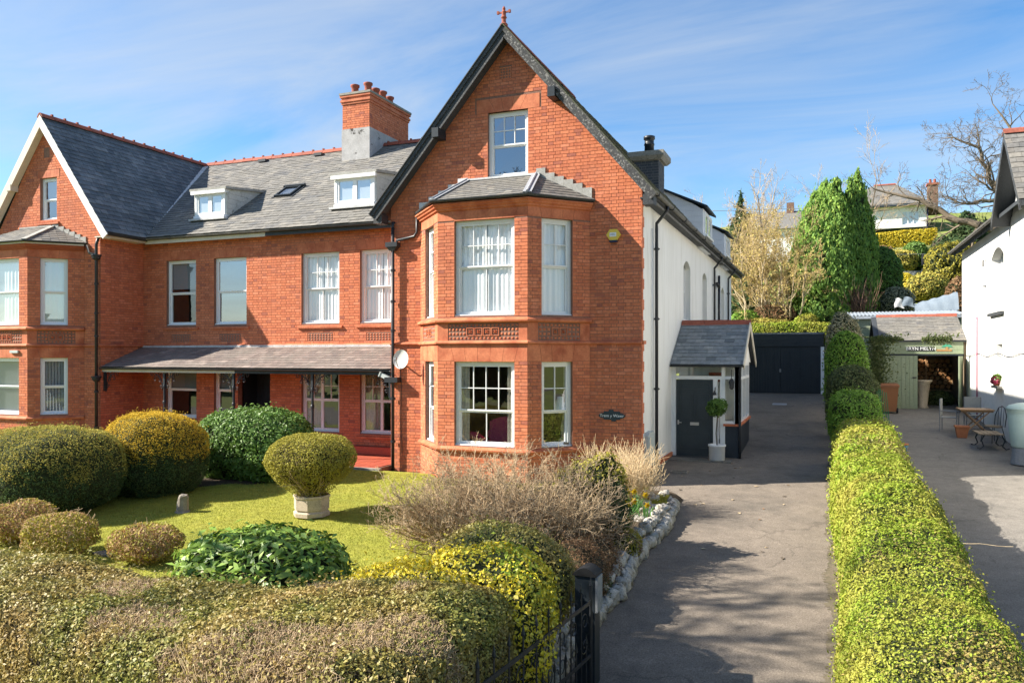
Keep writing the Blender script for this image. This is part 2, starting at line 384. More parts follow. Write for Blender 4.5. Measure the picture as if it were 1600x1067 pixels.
mat('table_wood', (.40, .23, .11), (.3, .165, .08), scale=5, rough=.6, var=.2, stretch=(8, 1, 8), ramp=[(.40, .23, .11), (.34, .19, .09), (.44, .27, .14)])
mat('bench_wood', (.26, .19, .12), (.18, .13, .08), scale=5, rough=.8, var=.25, ramp=[(.28, .2, .13), (.2, .15, .1), (.32, .25, .17)])
mat('mesh_grey', (.26, .27, .26), rough=.7, var=.1)
mat('butt_green', (.42, .52, .47), (.36, .46, .42), scale=3, rough=.5, var=.06)
mat('pink_pipe', (.42, .14, .2), rough=.5, var=.2)
mat('corrugated', (.42, .47, .54), (.34, .37, .4), scale=2, rough=.45, metal=.3, var=.15)
mat('tarp', (.22, .265, .31), (.17, .21, .25), scale=3, rough=.5, var=.12)
mat('laundry_dark', (.02, .022, .03), rough=.9)
mat('laundry_white', (.5, .5, .5), rough=.9, var=.05)
mat('laundry_red', (.55, .05, .06), rough=.9)
mat('laundry_blue', (.14, .26, .5), rough=.9)
mat('chimney_brown', (.23, .13, .09), (.16, .1, .075), scale=3, rough=.9, var=.3)
mat('rail_grey', (.2, .21, .22), rough=.7, var=.2)
mat('sign_green', (.06, .32, .2), rough=.6)
mat('sign_brown', (.35, .2, .08), rough=.7)

def glassmat(name, base, tintc=(.9, .94, .95)):
    m = bpy.data.materials.new(name); m.use_nodes = True
    nt = m.node_tree; N = nt.nodes; L = nt.links; N.remove(N['Principled BSDF'])
    tr = N.new('ShaderNodeBsdfTransparent'); tr.inputs[0].default_value = (*tintc, 1)
    gl = N.new('ShaderNodeBsdfGlossy'); gl.inputs['Roughness'].default_value = .012; gl.inputs[0].default_value = (1, 1, 1, 1)
    gn = N.new('ShaderNodeNewGeometry'); dt = N.new('ShaderNodeVectorMath'); dt.operation = 'DOT_PRODUCT'; L.new(gn.outputs['Normal'], dt.inputs[0]); L.new(gn.outputs['Incoming'], dt.inputs[1])
    ab = N.new('ShaderNodeMath'); ab.operation = 'ABSOLUTE'; L.new(dt.outputs['Value'], ab.inputs[0])
    om = N.new('ShaderNodeMath'); om.operation = 'SUBTRACT'; om.inputs[0].default_value = 1.0; L.new(ab.outputs[0], om.inputs[1])
    pw = N.new('ShaderNodeMath'); pw.operation = 'POWER'; pw.inputs[1].default_value = 5.0; L.new(om.outputs[0], pw.inputs[0])
    ad = N.new('ShaderNodeMath'); ad.operation = 'MULTIPLY_ADD'; ad.inputs[1].default_value = .85; ad.inputs[2].default_value = base + .07; ad.use_clamp = True
    L.new(pw.outputs[0], ad.inputs[0])
    ms = N.new('ShaderNodeMixShader'); L.new(ad.outputs[0], ms.inputs[0]); L.new(tr.outputs[0], ms.inputs[1]); L.new(gl.outputs[0], ms.inputs[2])
    L.new(ms.outputs[0], N['Material Output'].inputs[0]); MT[name] = m
glassmat('glass', .05)
glassmat('glass_sky', .22)
glassmat('glass_clear', .0, (.97, .98, .98))
# ---------------------------------------------------------------- building kit
class Pl:
    """vertical wall plane; u runs left to right seen from outside, n points outwards"""
    def __init__(s, a, b):
        s.o = Vector((a[0], a[1], 0)); d = Vector((b[0] - a[0], b[1] - a[1], 0)); s.L = d.length
        s.d = d.normalized(); s.n = Vector((s.d.y, -s.d.x, 0))
    def p(s, u, z, n=0.0):
        q = s.o + s.d * u + s.n * n
        return (q.x, q.y, z)
    def box(s, mb, u0, u1, z0, z1, n0, n1, t=None):
        # n0 inner, n1 outer
        mb.hexa([s.p(u0, z0, n1), s.p(u1, z0, n1), s.p(u1, z0, n0), s.p(u0, z0, n0), s.p(u0, z1, n1), s.p(u1, z1, n1), s.p(u1, z1, n0), s.p(u0, z1, n0)], t)
    def trap(s, mb, q, n0, n1, t=None):
        # q: four (u,z): bottom-left, bottom-right, top-right, top-left
        (a, b, c, d) = q
        mb.hexa([s.p(*a, n1), s.p(*b, n1), s.p(*b, n0), s.p(*a, n0), s.p(*d, n1), s.p(*c, n1), s.p(*c, n0), s.p(*d, n0)], t)
    def mtx(s, u, z, n=0.0):
        m = Matrix((s.d, s.n, Vector((0, 0, 1)))).transposed().to_4x4()
        m.translation = s.p(u, z, n); return m

COURSE = .0792
class Wall:
    def __init__(s, pl, outline, holes=(), blanks=()):
        s.pl = pl; s.ol = outline; s.holes = list(holes); s.bl = list(blanks)
    def lr(s, z):
        o = s.ol
        if z <= o[0][0]: return o[0][1], o[0][2]
        for a, b in zip(o, o[1:]):
            if a[0] <= z <= b[0]:
                k = (z - a[0]) / max(1e-6, b[0] - a[0])
                return a[1] + (b[1] - a[1]) * k, a[2] + (b[2] - a[2]) * k
        return o[-1][1], o[-1][2]
    @staticmethod
    def cut(iv, h0, h1):
        out = []
        for a, b in iv:
            if h1 <= a or h0 >= b: out.append((a, b)); continue
            if h0 > a: out.append((a, h0))
            if h1 < b: out.append((h1, b))
        return out
    def solid(s, name, parent, m='mortar', n0=-.25, n1=-.007):
        zs = {round(o[0], 4) for o in s.ol}
        for h in s.holes: zs |= {round(h[2], 4), round(h[3], 4)}
        lo, hi = s.ol[0][0], s.ol[-1][0]
        zs = sorted(z for z in zs if lo <= z <= hi)
        mb = MB()
        for za, zb in zip(zs, zs[1:]):
            if zb - za < 1e-4: continue
            zm = (za + zb) / 2; l, r = s.lr(zm)
            iv = [(l, r)]
            for h in s.holes:
                if h[2] < zm < h[3]: iv = s.cut(iv, h[0], h[1])
            la, ra = s.lr(za + 1e-6); lb, rb = s.lr(zb - 1e-6)
            for a, b in iv:
                a0, a1 = (la, lb) if a == l else (a, a)
                b0, b1 = (ra, rb) if b == r else (b, b)
                s.pl.trap(mb, [(a0, za), (b0, za), (b1, zb), (a1, zb)], n0, n1, .5)
        return mb.build(name, m, parent)
    def bricks(s, mb, z0=None, z1=None, singles=None, pred=None, proud=0.0, off=0.0):
        z = s.ol[0][0] if z0 is None else z0
        top = s.ol[-1][0] if z1 is None else z1
        i = 0; pl = s.pl; rr = random.random
        h = COURSE - .011
        while z + h * .6 < top:
            zt = min(z + h, top)
            l, r = s.lr(zt); iv = [(l, r)]
            zc = (z + zt) / 2
            for H in s.holes:
                if H[2] < zt - .012 and H[3] > z + .012: iv = s.cut(iv, H[0], H[1])
            for H in s.bl:
                if H[2] < zc < H[3]: iv = s.cut(iv, H[0], H[1])
            for a, b in iv:
                per = .342; u = math.floor((a - off) / per) * per + off + (per / 2 if i % 2 else 0) - per
                k = 0; carry = None
                while u < b:
                    w = .222 if k % 2 == 0 else .12
                    x0 = max(u + .005, a + .002); x1 = min(u + w - .005, b - .002)
                    if b - x1 < .055: x1 = b - .002
                    if carry is not None: x0 = carry; carry = None
                    if 0 < x1 - x0 <= .05 and x1 < b - .01: carry = x0
                    elif x1 - x0 > .015:
                        n1 = proud + random.uniform(-.002, .002)
                        if singles is not None and w == .222 and abs(x1 - x0 - .212) < .004 and len(singles) < 300 and pred(u, z):
                            singles.append(pl.mtx((x0 + x1) / 2, z, n1))
                        else:
                            p = pl.p
                            mb.add([p(x0, z, n1), p(x1, z, n1), p(x1, zt, n1), p(x0, zt, n1), p(x0, z, -.012), p(x1, z, -.012), p(x1, zt, -.012), p(x0, zt, -.012)],
                                   [(0, 1, 2, 3), (1, 5, 6, 2), (4, 0, 3, 7), (3, 2, 6, 7), (4, 5, 1, 0)], rr())
                    if x1 >= b - .002 - 1e-9 and x1 > x0: break
                    u += w; k += 1
            z += COURSE; i += 1

def single_bricks(singles, parent):
    me = None
    for M in singles:
        if me is None:
            mb = MB(); mb.box(-.106, .106, -.018, 0, 0, COURSE - .011, 0.0)
            o = mb.build('brick', 'brick', parent); me = o.data
        else:
            o = bpy.data.objects.new('brick', me); put(o, parent)
        o.matrix_local = M

def slates(mb, E, a, s, wfn, length, gauge=.19, w=.25, singles=None, lim=300, jit=1.0, start=0.0):
    E = Vector(E); a = Vector(a); s = Vector(s).normalized(); n = a.cross(s)
    i = 0; d = start; u_ = random.uniform
    while d < length - .04:
        a0, a1 = wfn(min(d + gauge * .5, length))
        dt = min(d + gauge + .05, length)
        x = a0 + (-(w / 2) if i % 2 else 0)
        while x < a1 - .02:
            x0 = max(x + .003, a0); x1 = min(x + w - .003, a1)
            if x1 - x0 > .03:
                j = u_(-.004, .004) * jit; hl = .020 + u_(-.003, .005) * jit; tilt = u_(-.003, .003) * jit
                if singles is not None and len(singles) < lim and x1 - x0 > w - .008 and dt < length:
                    M = Matrix((a, s, n)).transposed().to_4x4()
                    M.translation = E + a * ((x0 + x1) / 2) + s * (d + j)
                    singles.append(M)
                else:
                    P = lambda x, y, h: tuple(E + a * x + s * y + n * h)
                    mb.add([P(x0, d + j, hl), P(x1, d + j, hl + tilt), P(x1, dt, .006), P(x0, dt, .006), P(x0, d + j, hl - .012), P(x1, d + j, hl - .012 + tilt), P(x1, dt, -.004), P(x0, dt, -.004)],
                           [(0, 1, 2, 3), (4, 5, 1, 0), (1, 5, 6, 2), (4, 0, 3, 7)])
            x += w
        d += gauge; i += 1

def single_slates(singles, parent, m, gauge=.19, w=.25):
    me = None
    for M in singles:
        if me is None:
            mb = MB(); x = w / 2 - .003; d = gauge + .05
            mb.hexa([(-x, 0, .008), (x, 0, .008), (x, d, -.004), (-x, d, -.004), (-x, 0, .02), (x, 0, .02), (x, d, .006), (-x, d, .006)], 0.0)
            o = mb.build('slate', m, parent); me = o.data
        else:
            o = bpy.data.objects.new('slate', me); put(o, parent)
        o.matrix_local = M

def offset_path(path, d):
    out = []; n = len(path)
    def nrm(a, b):
        v = Vector((b[0] - a[0], b[1] - a[1])).normalized(); return Vector((v.y, -v.x))
    for i, p in enumerate(path):
        p = Vector(p[:2])
        if i == 0: out.append(p + nrm(path[0], path[1]) * d)
        elif i == n - 1: out.append(p + nrm(path[-2], path[-1]) * d)
        else:
            a = nrm(path[i - 1], path[i]); b = nrm(path[i], path[i + 1]); m = (a + b).normalized()
            out.append(p + m * (d / max(.3, m.dot(a))))
    return out
def moulding(name, parent, path, prof, m, zs=None, smooth=False):
    """prof: closed list of (n, z) swept along the plan path"""
    mb = MB(); k = len(prof)
    cols = [offset_path(path, n) for n, z in prof]
    vs = []
    for i in range(len(path)):
        dz = zs[i] if zs else 0
        vs += [(cols[j][i].x, cols[j][i].y, prof[j][1] + dz) for j in range(k)]
    fs = [(i * k + j, (i + 1) * k + j, (i + 1) * k + (j + 1) % k, i * k + (j + 1) % k) for i in range(len(path) - 1) for j in range(k)]
    fs += [tuple(range(k)), tuple(range((len(path) - 1) * k, len(path) * k))[::-1]]
    mb.add(vs, fs)
    return mb.build(name, m, parent, smooth)
def gutter(parent, path, z, m='gutter', r=.06, name='gutter', zs=None):
    prof = [(r * math.cos(t) + r, z + r * math.sin(t)) for t in [math.pi * (1 + k / 8) for k in range(9)]]
    prof += [((r - .008) * math.cos(t) + r, z + (r - .008) * math.sin(t)) for t in [math.pi * (2 - k / 8) for k in range(9)]]
    o = moulding(name, parent, path, prof, m, zs)
    return o
def pipe(parent, pts, r=.038, m='black_iron', name='downpipe', brackets=()):
    mb = MB(); mb.tube(pts, r, 10)
    o = mb.build(name, m, parent, True)
    for z in brackets:
        p = pts[-1]; b = MB(); b.lathe([(r + .008, -.03), (r + .016, -.03), (r + .016, .03), (r + .008, .03)], (p[0], p[1], z), 10)
        b.box(p[0] - .07, p[0] + .07, p[1] + .0, p[1] + .03, z - .015, z + .015)
        b.build('pipe_bracket', m, o)
    return o

def ridge_tiles(parent, a, b, m='ridge_red', step=.45, r=.13, crest=False, maxn=60):
    a = Vector(a); b = Vector(b); L = (b - a).length; d = (b - a) / L; n = max(1, int(L / step)); st = L / n
    x = d.cross(Vector((0, 0, 1))).normalized(); up = x.cross(d)
    for i in range(min(n, maxn)):
        mb = MB(); p = a + d * (i * st); q = a + d * ((i + 1) * st - .008)
        dz = random.uniform(-.006, .006)
        sec = [(-r, -r * .9), (-r * .55, -.01), (0, .035), (r * .55, -.01), (r, -r * .9), (r * .8, -r * .9), (0, 0.0), (-r * .8, -r * .9)]
        vs = [tuple(c + x * s0 + up * (s1 + dz)) for c in (p, q) for s0, s1 in sec]
        k = len(sec)
        mb.add(vs, [tuple(range(k))[::-1], tuple(range(k, 2 * k))] + [(j, (j + 1) % k, k + (j + 1) % k, k + j) for j in range(k)])
        if crest:   # raised roll at the joint
            c = q - d * .02
            mb.beam(c - d * .03 + up * .05, c + d * .03 + up * .05, .07, .05, up=up)
        mb.build('ridge_tile', m, parent)

def lintel(parent, pl, u0, u1, z0, z1, k=5, spl=.1, m='terracotta', n=.004, rect=True):
    b = MB(); pl.trap(b, [(u0, z0), (u1, z0), (u1 + spl, z1), (u0 - spl, z1)], -.08, n - .008)
    o = b.build('lintel', 'mortar', parent)
    c = (u0 + u1) / 2
    for i in range(k):
        f0, f1 = i / k, (i + 1) / k
        g = .003
        q = [(u0 + (u1 - u0) * f0 + g, z0), (u0 + (u1 - u0) * f1 - g, z0), (u0 - spl + (u1 - u0 + 2 * spl) * f1 - g, z1), (u0 - spl + (u1 - u0 + 2 * spl) * f0 + g, z1)]
        if rect and i == 0: q[0] = (u0 - spl + g, z0)
        if rect and i == k - 1: q[1] = (u1 + spl - g, z0)
        v = MB(); pl.trap(v, q, -.05, n + random.uniform(-.001, .001)); v.build('voussoir', 'terracotta', o)
    return o

def sash(top, bot, split=.5):
    return [(0, 1, split, 1, *top, .0), (0, 1, 0, split, *bot, .03)]
def casement(split=.5, top=(2, 2), bot=(1, 1), mid=.5):
    r = []
    for a, b in ((0, mid), (mid, 1)):
        r += [(a, b, split, 1, *top, 0), (a, b, 0, split, *bot, 0)]
    return r

def wavy(pl, u0, u1, z0, z1, n, m, parent, amp=.011, pitch=.12, name='curtain', taper=0):
    mb = MB(); N = max(6, int((u1 - u0) / pitch * 8)); vs = []
    for i in range(N + 1):
        u = u0 + (u1 - u0) * i / N
        k = amp * (math.sin(2 * math.pi * (u - u0) / pitch + .6 * math.sin(u * 5)) + .4 * math.sin(u * 31))
        vs += [pl.p(u, z0, n + k), pl.p(u, z1, n + k * .8)]
    mb.add(vs, [(2 * i, 2 * i + 2, 2 * i + 3, 2 * i + 1) for i in range(N)], .5)
    return mb.build(name, m, parent, True)

def window(house, pl, u0, u1, z0, z1, lights, rec=.1, fw=.06, cur=None, frame='white_paint', glass='glass', sill='brick', rw=.045, bar=.02, jamb=True, name='window', sillw=.06):
    mb = MB(); f0 = -rec
    B = lambda a, b, c, d, n0, n1: pl.box(mb, a, b, c, d, n0, n1, .5)
    B(u0, u0 + fw, z0, z1, f0 - .1, f0); B(u1 - fw, u1, z0, z1, f0 - .1, f0)
    B(u0 + fw, u1 - fw, z1 - fw, z1, f0 - .1, f0 - .002)
    B(u0 - .01, u1 + .01, z0 - .045, z0 + .03, f0 - .1, f0 + .05)           # timber cill
    a0, a1, b0, b1 = u0 + fw, u1 - fw, z0 + .03, z1 - fw
    panes = []; bars = MB(); nb = 0
    for (x0, x1, y0, y1, cols, rows, back) in lights:
        p0, p1 = a0 + (a1 - a0) * x0, a0 + (a1 - a0) * x1; q0, q1 = b0 + (b1 - b0) * y0, b0 + (b1 - b0) * y1
        n1 = f0 - .015 - back; n0 = n1 - .045
        B(p0, p0 + rw, q0, q1, n0, n1); B(p1 - rw, p1, q0, q1, n0, n1)
        B(p0 + rw, p1 - rw, q1 - rw * .9, q1, n0, n1 - .001); B(p0 + rw, p1 - rw, q0, q0 + rw * (1.5 if y0 == 0 else .8), n0, n1 - .001)
        g0, g1 = p0 + rw, p1 - rw; h0, h1 = q0 + rw * (1.5 if y0 == 0 else .8), q1 - rw * .9
        for c in range(1, cols):
            x = g0 + (g1 - g0) * c / cols; pl.box(bars, x - bar / 2, x + bar / 2, h0, h1, n0 + .005, n1 - .004, .5); nb += 1
        for r in range(1, rows):
            y = h0 + (h1 - h0) * r / rows; pl.box(bars, g0, g1, y - bar / 2, y + bar / 2, n0 + .006, n1 - .006, .5); nb += 1
        for c in range(cols):
            for r in range(rows):
                panes.append((g0 + (g1 - g0) * c / cols, g0 + (g1 - g0) * (c + 1) / cols, h0 + (h1 - h0) * r / rows, h0 + (h1 - h0) * (r + 1) / rows, n0 + .02))
    w = mb.build(name, frame, house)
    if nb: bars.build('glazing_bar', frame, w)
    for (x0, x1, y0, y1, n) in panes:
        pm = MB(); t = [random.uniform(-.0012, .0012) for _ in range(4)]
        pm.quad(pl.p(x0, y0, n + t[0]), pl.p(x1, y0, n + t[1]), pl.p(x1, y1, n + t[2]), pl.p(x0, y1, n - t[0] + t[1] + t[2] - 0 * t[3]))
        pm.build('pane', glass, w)
    if jamb:
        j = MB(); pl.box(j, u0 - .012, u0 - .001, z0, z1, f0 - .05, -.001); pl.box(j, u1 + .001, u1 + .012, z0, z1, f0 - .05, -.001); pl.box(j, u0, u1, z1 + .001, z1 + .012, f0 - .05, -.001)
        j.build('reveal', 'terracotta', w)
    if sill == 'brick':
        sb = MB(); k = max(3, int((u1 - u0 + .2) / .078)); L = (u1 - u0 + .24) / k
        for i in range(k):
            x = u0 - .12 + i * L
            P = pl.p; zt = z0 - .04
            sb.hexa([P(x + .002, zt - .1, sillw), P(x + L - .002, zt - .1, sillw), P(x + L - .002, zt - .1, -.1), P(x + .002, zt - .1, -.1), P(x + .002, zt - .045, sillw), P(x + L - .002, zt - .045, sillw), P(x + L - .002, zt + .0, -.1), P(x + .002, zt + .0, -.1)])
        sb.build('sill', 'terracotta', w)
    nn = f0 - .10
    if cur == 'full':
        mid = (u0 + u1) / 2
        wavy(pl, u0 + .02, mid + .0, z0, z1, nn, 'curtain', w); wavy(pl, mid + .01, u1 - .02, z0, z1, nn - .01, 'curtain', w)
    elif cur == 'sides':
        d = (u1 - u0) * .2
        wavy(pl, u0 + .02, u0 + d, z0, z1, nn, 'curtain_cream', w, pitch=.08); wavy(pl, u1 - d * .8, u1 - .02, z0, z1, nn, 'curtain_cream', w, pitch=.08)
    elif cur == 'left':
        wavy(pl, u0 + .02, u0 + (u1 - u0) * .42, z0, z1, nn, 'curtain_cream', w, pitch=.09)
    elif cur == 'net':
        wavy(pl, u0 + .02, u1 - .02, z0, z1, nn, 'curtain', w, amp=.012, pitch=.16)
    elif cur == 'blind':
        c = MB(); pl.box(c, u0 + .04, u1 - .04, z0 + (z1 - z0) * .56, z1 - .03, nn, nn + .006); c.build('roller_blind', 'blind', w)
    elif cur == 'strips':
        x = u0 + .03; c = MB()
        while x < u1 - .03:
            P = pl.p
            c.quad(P(x, z0 + .03, nn), P(x + .07, z0 + .03, nn - .045), P(x + .07, z1, nn - .045), P(x, z1, nn)); x += .085
        c.build('vertical_blind', 'blind_strip', w)
    return w

def studs(mb, pl, u0, u1, z0, z1, cols, rows, h=.03, n=.0):
    du = (u1 - u0) / cols; dz = (z1 - z0) / rows
    for c in range(cols):
        for r in range(rows):
            a, b = u0 + c * du + .006, u0 + (c + 1) * du - .006; y0, y1 = z0 + r * dz + .006, z0 + (r + 1) * dz - .006
            m0, m1 = (a + b) / 2, (y0 + y1) / 2
            P = pl.p; k = .35
            i = [(m0 + (q0 - m0) * k, m1 + (q1 - m1) * k) for q0, q1 in ((a, y0), (b, y0), (b, y1), (a, y1))]
            mb.add([P(a, y0, n), P(b, y0, n), P(b, y1, n), P(a, y1, n)] + [P(*q, n + h) for q in i], [(0, 1, 5, 4), (1, 2, 6, 5), (2, 3, 7, 6), (3, 0, 4, 7), (4, 5, 6, 7)])

def panel(house, pl, u0, u1, z0, z1, tiles, name='terracotta_panel', side=3):
    """studded terracotta frieze with square rosette tiles in the middle"""
    mb = MB(); pl.box(mb, u0, u1, z0, z1, -.06, -.022)
    o = mb.build(name, 'terracotta_dark', house)
    H = z1 - z0; s = H / 4.0
    st = MB()
    if tiles:
        tw = H * .56; span = tw * tiles; c0 = (u0 + u1) / 2 - span / 2
        cols = max(1, round((u1 - u0) / (s * 1.05))); studs(st, pl, u0, u1, z0, z0 + s * .85, cols, 1, n=-.022); studs(st, pl, u0, u1, z1 - s * .85, z1, cols, 1, n=-.022)
        cl = max(1, round((c0 - u0) / (s * 1.05)))
        studs(st, pl, u0, c0 - .01, z0 + s * .9, z1 - s * .9, cl, 2, n=-.022); studs(st, pl, c0 + span + .01, u1, z0 + s * .9, z1 - s * .9, cl, 2, n=-.022)
        for i in range(tiles):
            t = MB(); a = c0 + i * tw + .008; b = a + tw - .016; y0 = (z0 + z1) / 2 - tw / 2 + .008; y1 = y0 + tw - .016; e = .018
            for q in ((a, b, y0, y0 + e), (a, b, y1 - e, y1), (a, a + e, y0 + e, y1 - e), (b - e, b, y0 + e, y1 - e)): pl.box(t, *q, -.04, .012)
            m0, m1 = (a + b) / 2, (y0 + y1) / 2; r = tw * .33
            for k in range(8):
                an = math.pi * k / 4; P = pl.p; r2 = r * (1.15 if k % 2 else .85)
                tip = (m0 + r2 * math.cos(an), m1 + r2 * math.sin(an)); l = (m0 + r2 * .62 * math.cos(an - .42), m1 + r2 * .62 * math.sin(an - .42)); q = (m0 + r2 * .62 * math.cos(an + .42), m1 + r2 * .62 * math.sin(an + .42))
                t.add([P(m0, m1, .004), P(*l, -.018), P(*tip, -.018), P(*q, -.018), P((m0 + tip[0]) / 2, (m1 + tip[1]) / 2, .018)], [(0, 1, 4), (1, 2, 4), (2, 3, 4), (3, 0, 4)])
            t.build('rosette_tile', 'terracotta', o)
    else:
        studs(st, pl, u0, u1, z0, z1, max(3, round((u1 - u0) / .1)), 3, n=-.022, h=.03)
    st.build('studs', 'terracotta', o)
    return o

def spiral(c, r0, turns, a0, sgn=1, n=22, plane='x'):
    pts = []
    for i in range(n):
        t = i / (n - 1); a = a0 + sgn * turns * 2 * math.pi * t; r = r0 * (1 - .78 * t)
        pts.append((c[0] + r * math.cos(a), c[1], c[2] + r * math.sin(a)))
    return pts
def scroll_bracket(parent, x, y, z, sgn, s=.52):
    """cast-iron foliage bracket spreading sideways from a verandah post"""
    mb = MB(); r = .012
    mb.tube([(x + sgn * .04, y, z - s * 1.15), (x + sgn * .1 * s, y, z - s * .75), (x + sgn * .35 * s, y, z - s * .35), (x + sgn * .75 * s, y, z - s * .1), (x + sgn * s * 1.05, y, z - .02)], r, 6)
    for cx, cz, rr, a0, tn in ((.55, -.28, .22, 1.2, 1.3), (.28, -.55, .17, .6, 1.2), (.85, -.2, .16, 2.6, -1.2), (.25, -.2, .17, 3.6, 1.3), (.16, -.95, .11, .2, 1.1), (.62, -.52, .12, 2.2, -1.1)):
        mb.tube(spiral((x + sgn * cx * s, y, z + cz * s), rr * s, abs(tn), a0 if sgn > 0 else math.pi - a0, (1 if tn > 0 else -1) * sgn, 14), .010, 5)
    mb.lathe([(.0, -.02), (.022, 0), (.0, .02)], (x + sgn * .55 * s, y, z - .28 * s), 8)
    mb.build('scroll_bracket', 'black_iron', parent, True)
# ---------------------------------------------------------------- terrain, drive, lawn
def gz(Y): return .06 * (Y - 21.5)
def lz(Y): return -.15 + .04 * (min(Y, 17.0) - 17)
def snoise(x, y, f=1.0, s=0.0):
    return (np.sin(x * f * 1.3 + 1.7 + s) * np.cos(y * f * 1.1 - .6 + s) + .5 * np.sin(x * f * 2.9 - y * f * 2.3 + s) + .25 * np.sin(x * f * 5.3 + y * f * 4.7 + 2 * s)) / 1.75
def terrain(X, Y):
    X = np.asarray(X, float); Y = np.asarray(Y, float)
    near = .06 * (np.clip(Y, 3.0, 40) - 21.5) - .06
    t = np.clip((Y - 40.0) / 2.2, 0, 1); t = t * t * (3 - 2 * t)
    z = near * (1 - t) + t * (3.35 + np.clip(Y - 42.2, 0, 60) * .26 + np.clip(Y - 102, 0, 200) * .03)
    z = z + np.where(Y > 46, snoise(X, Y, .12) * .35, 0)
    side = np.clip((-X - 60) / 80, 0, 1)
    z = z + side * side * 6
    return z
def grid(name, xs, ys, fn, m, kind='structure'):
    X, Y = np.meshgrid(xs, ys); Z = fn(X, Y)
    V = np.stack([X, Y, Z], -1).reshape(-1, 3); nx, ny = len(xs), len(ys)
    i, j = np.meshgrid(np.arange(nx - 1), np.arange(ny - 1)); a = (j * nx + i).ravel()
    F = np.stack([a, a + 1, a + 1 + nx, a + nx], -1)
    o = fast(name, V, F, m, smooth=True); o['kind'] = kind
    return o
xs = np.concatenate([np.linspace(-420, -40, 40)[:-1], np.linspace(-40, 40, 60), np.linspace(40, 420, 40)[1:]])
ys = np.concatenate([np.linspace(-420, -20, 40)[:-1], np.linspace(-20, 39.9, 24)[:-1], np.linspace(39.9, 42.3, 12), np.linspace(42.3, 110, 40)[1:], np.linspace(110, 600, 20)[1:]])
grid('ground', xs, ys, terrain, 'hill_grass')

grid('opposite_hill', np.linspace(-420, 420, 90), np.linspace(-420, -45, 40), lambda X, Y: -1.4 + (9 + 4 * snoise(X, Y, .02, 1.0) + np.clip(-Y - 90, 0, 330) * .05) * np.clip((-Y - 45) / 70, 0, 1) ** 1.5 + .8 * snoise(X, Y, .3), 'far_hill')
DRV = dict(xl=-2.72, xr=.16)
def strip(name, xs, ys, dz, m):
    return grid(name, np.array(xs, float), np.array(ys, float), lambda X, Y: .06 * (Y - 21.5) + dz, m)
strip('driveway', np.linspace(-3.95, .3, 6), np.linspace(3.0, 38.2, 40), 0.0, 'asphalt')
strip('neighbour_driveway', np.linspace(.75, 4.82, 6), np.linspace(3.0, 40.0, 40), 0.0, 'asphalt_grey')
strip('neighbour_driveway_front', np.linspace(4.82, 12, 6), np.linspace(3.0, 19.0, 20), 0.0, 'asphalt_grey')
grid('road', np.linspace(-60, 60, 40), np.linspace(-6, 3.0, 6), lambda X, Y: -1.11 + 0 * X, 'asphalt_grey')
# mossy dirt along the foot of the hedge
for nm, x0, x1, yy0, yy1 in (('mossy_verge', .04, .3, 4, 21.5),):
    ysn = np.linspace(yy0, yy1, 700)
    V = []; F = []
    for i, y in enumerate(ysn):
        e = x0 + .03 * math.sin(y * 1.9) + .03 * math.sin(y * 5.3 + 1) + random.uniform(-.05, .03)
        V += [(e, y, gz(y) + .006), (x1, y, gz(y) + .02)]
        if i: F.append((2 * i - 2, 2 * i - 1, 2 * i + 1, 2 * i))
    struct(fast(nm, np.array(V), np.array(F), 'moss_edge'))

# the front lawn: a sheet raised above the drive
def lawn_z(X, Y):
    z = -.15 + .04 * (np.minimum(Y, 17.0) - 17) + .015 * snoise(X, Y, .5)
    return z
LAWN = grid('lawn', np.linspace(-21, -3.55, 50), np.linspace(6.2, 17.05, 40), lawn_z, 'lawn')
# earth bank behind the rockery stones, from the lawn down to the drive
bank = grid('flower_bed', np.linspace(-3.9, -2.72, 14), np.linspace(6.6, 16.6, 50),
            lambda X, Y: np.where(X < -2.95, lawn_z(X, Y) + .03 + .03 * snoise(X, Y, 3), gz(Y) + (lawn_z(X, Y) - gz(Y)) * np.clip((-2.74 - X) / .2, 0, 1) - .04 * (X > -2.8)), 'soil')
bed = grid('shrub_border', np.linspace(-20, -11.9, 20), np.linspace(11.0, 17.0, 14), lambda X, Y: lawn_z(X, Y) + np.where((Y - 11.6) > (X + 17) * .62, .03, -.05), 'soil')
bed2 = grid('front_border', np.linspace(-14, -2.8, 30), np.linspace(5.8, 8.3, 8), lambda X, Y: lawn_z(X, Y) + np.where(Y < 7.75 + .2 * np.sin(X * 2.1), .02, -.05), 'soil')

# short mown grass
def blades(name, pts, h, w, m, lean=.5):
    n = len(pts); a = RNG.uniform(0, 2 * np.pi, n); d = np.stack([np.cos(a), np.sin(a), np.zeros(n)], -1)
    hh = h * RNG.uniform(.6, 1.3, n)[:, None]; b = RNG.uniform(0, 2 * np.pi, n)
    tip = pts + np.stack([np.cos(b) * lean * hh[:, 0], np.sin(b) * lean * hh[:, 0], hh[:, 0]], -1)
    V = np.empty((n, 3, 3)); V[:, 0] = pts - d * w / 2; V[:, 1] = pts + d * w / 2; V[:, 2] = tip
    o = fast(name, V.reshape(-1, 3), np.arange(3 * n).reshape(-1, 3), m, tint=RNG.random(n))
    return o
n = 230000
gx = RNG.uniform(-17, -3.6, n); gy = 7.2 + 9.8 * RNG.random(n) ** 1.25
k = (gy - 11.9 < (gx + 17) * .62) | (gx > -11.9)
k &= ~((gy > 16.9)) 
gx, gy = gx[k], gy[k]
g = blades('lawn_grass', np.stack([gx, gy, lawn_z(gx, gy) - .003], -1), .028, .009, 'grass_blade')
tag(g, 'short sunlit mown grass of the front lawn', 'grass'); g['kind'] = 'stuff'
n = 9000; gx = RNG.uniform(-3.75, -2.95, n); gy = RNG.uniform(14.7, 16.6, n)
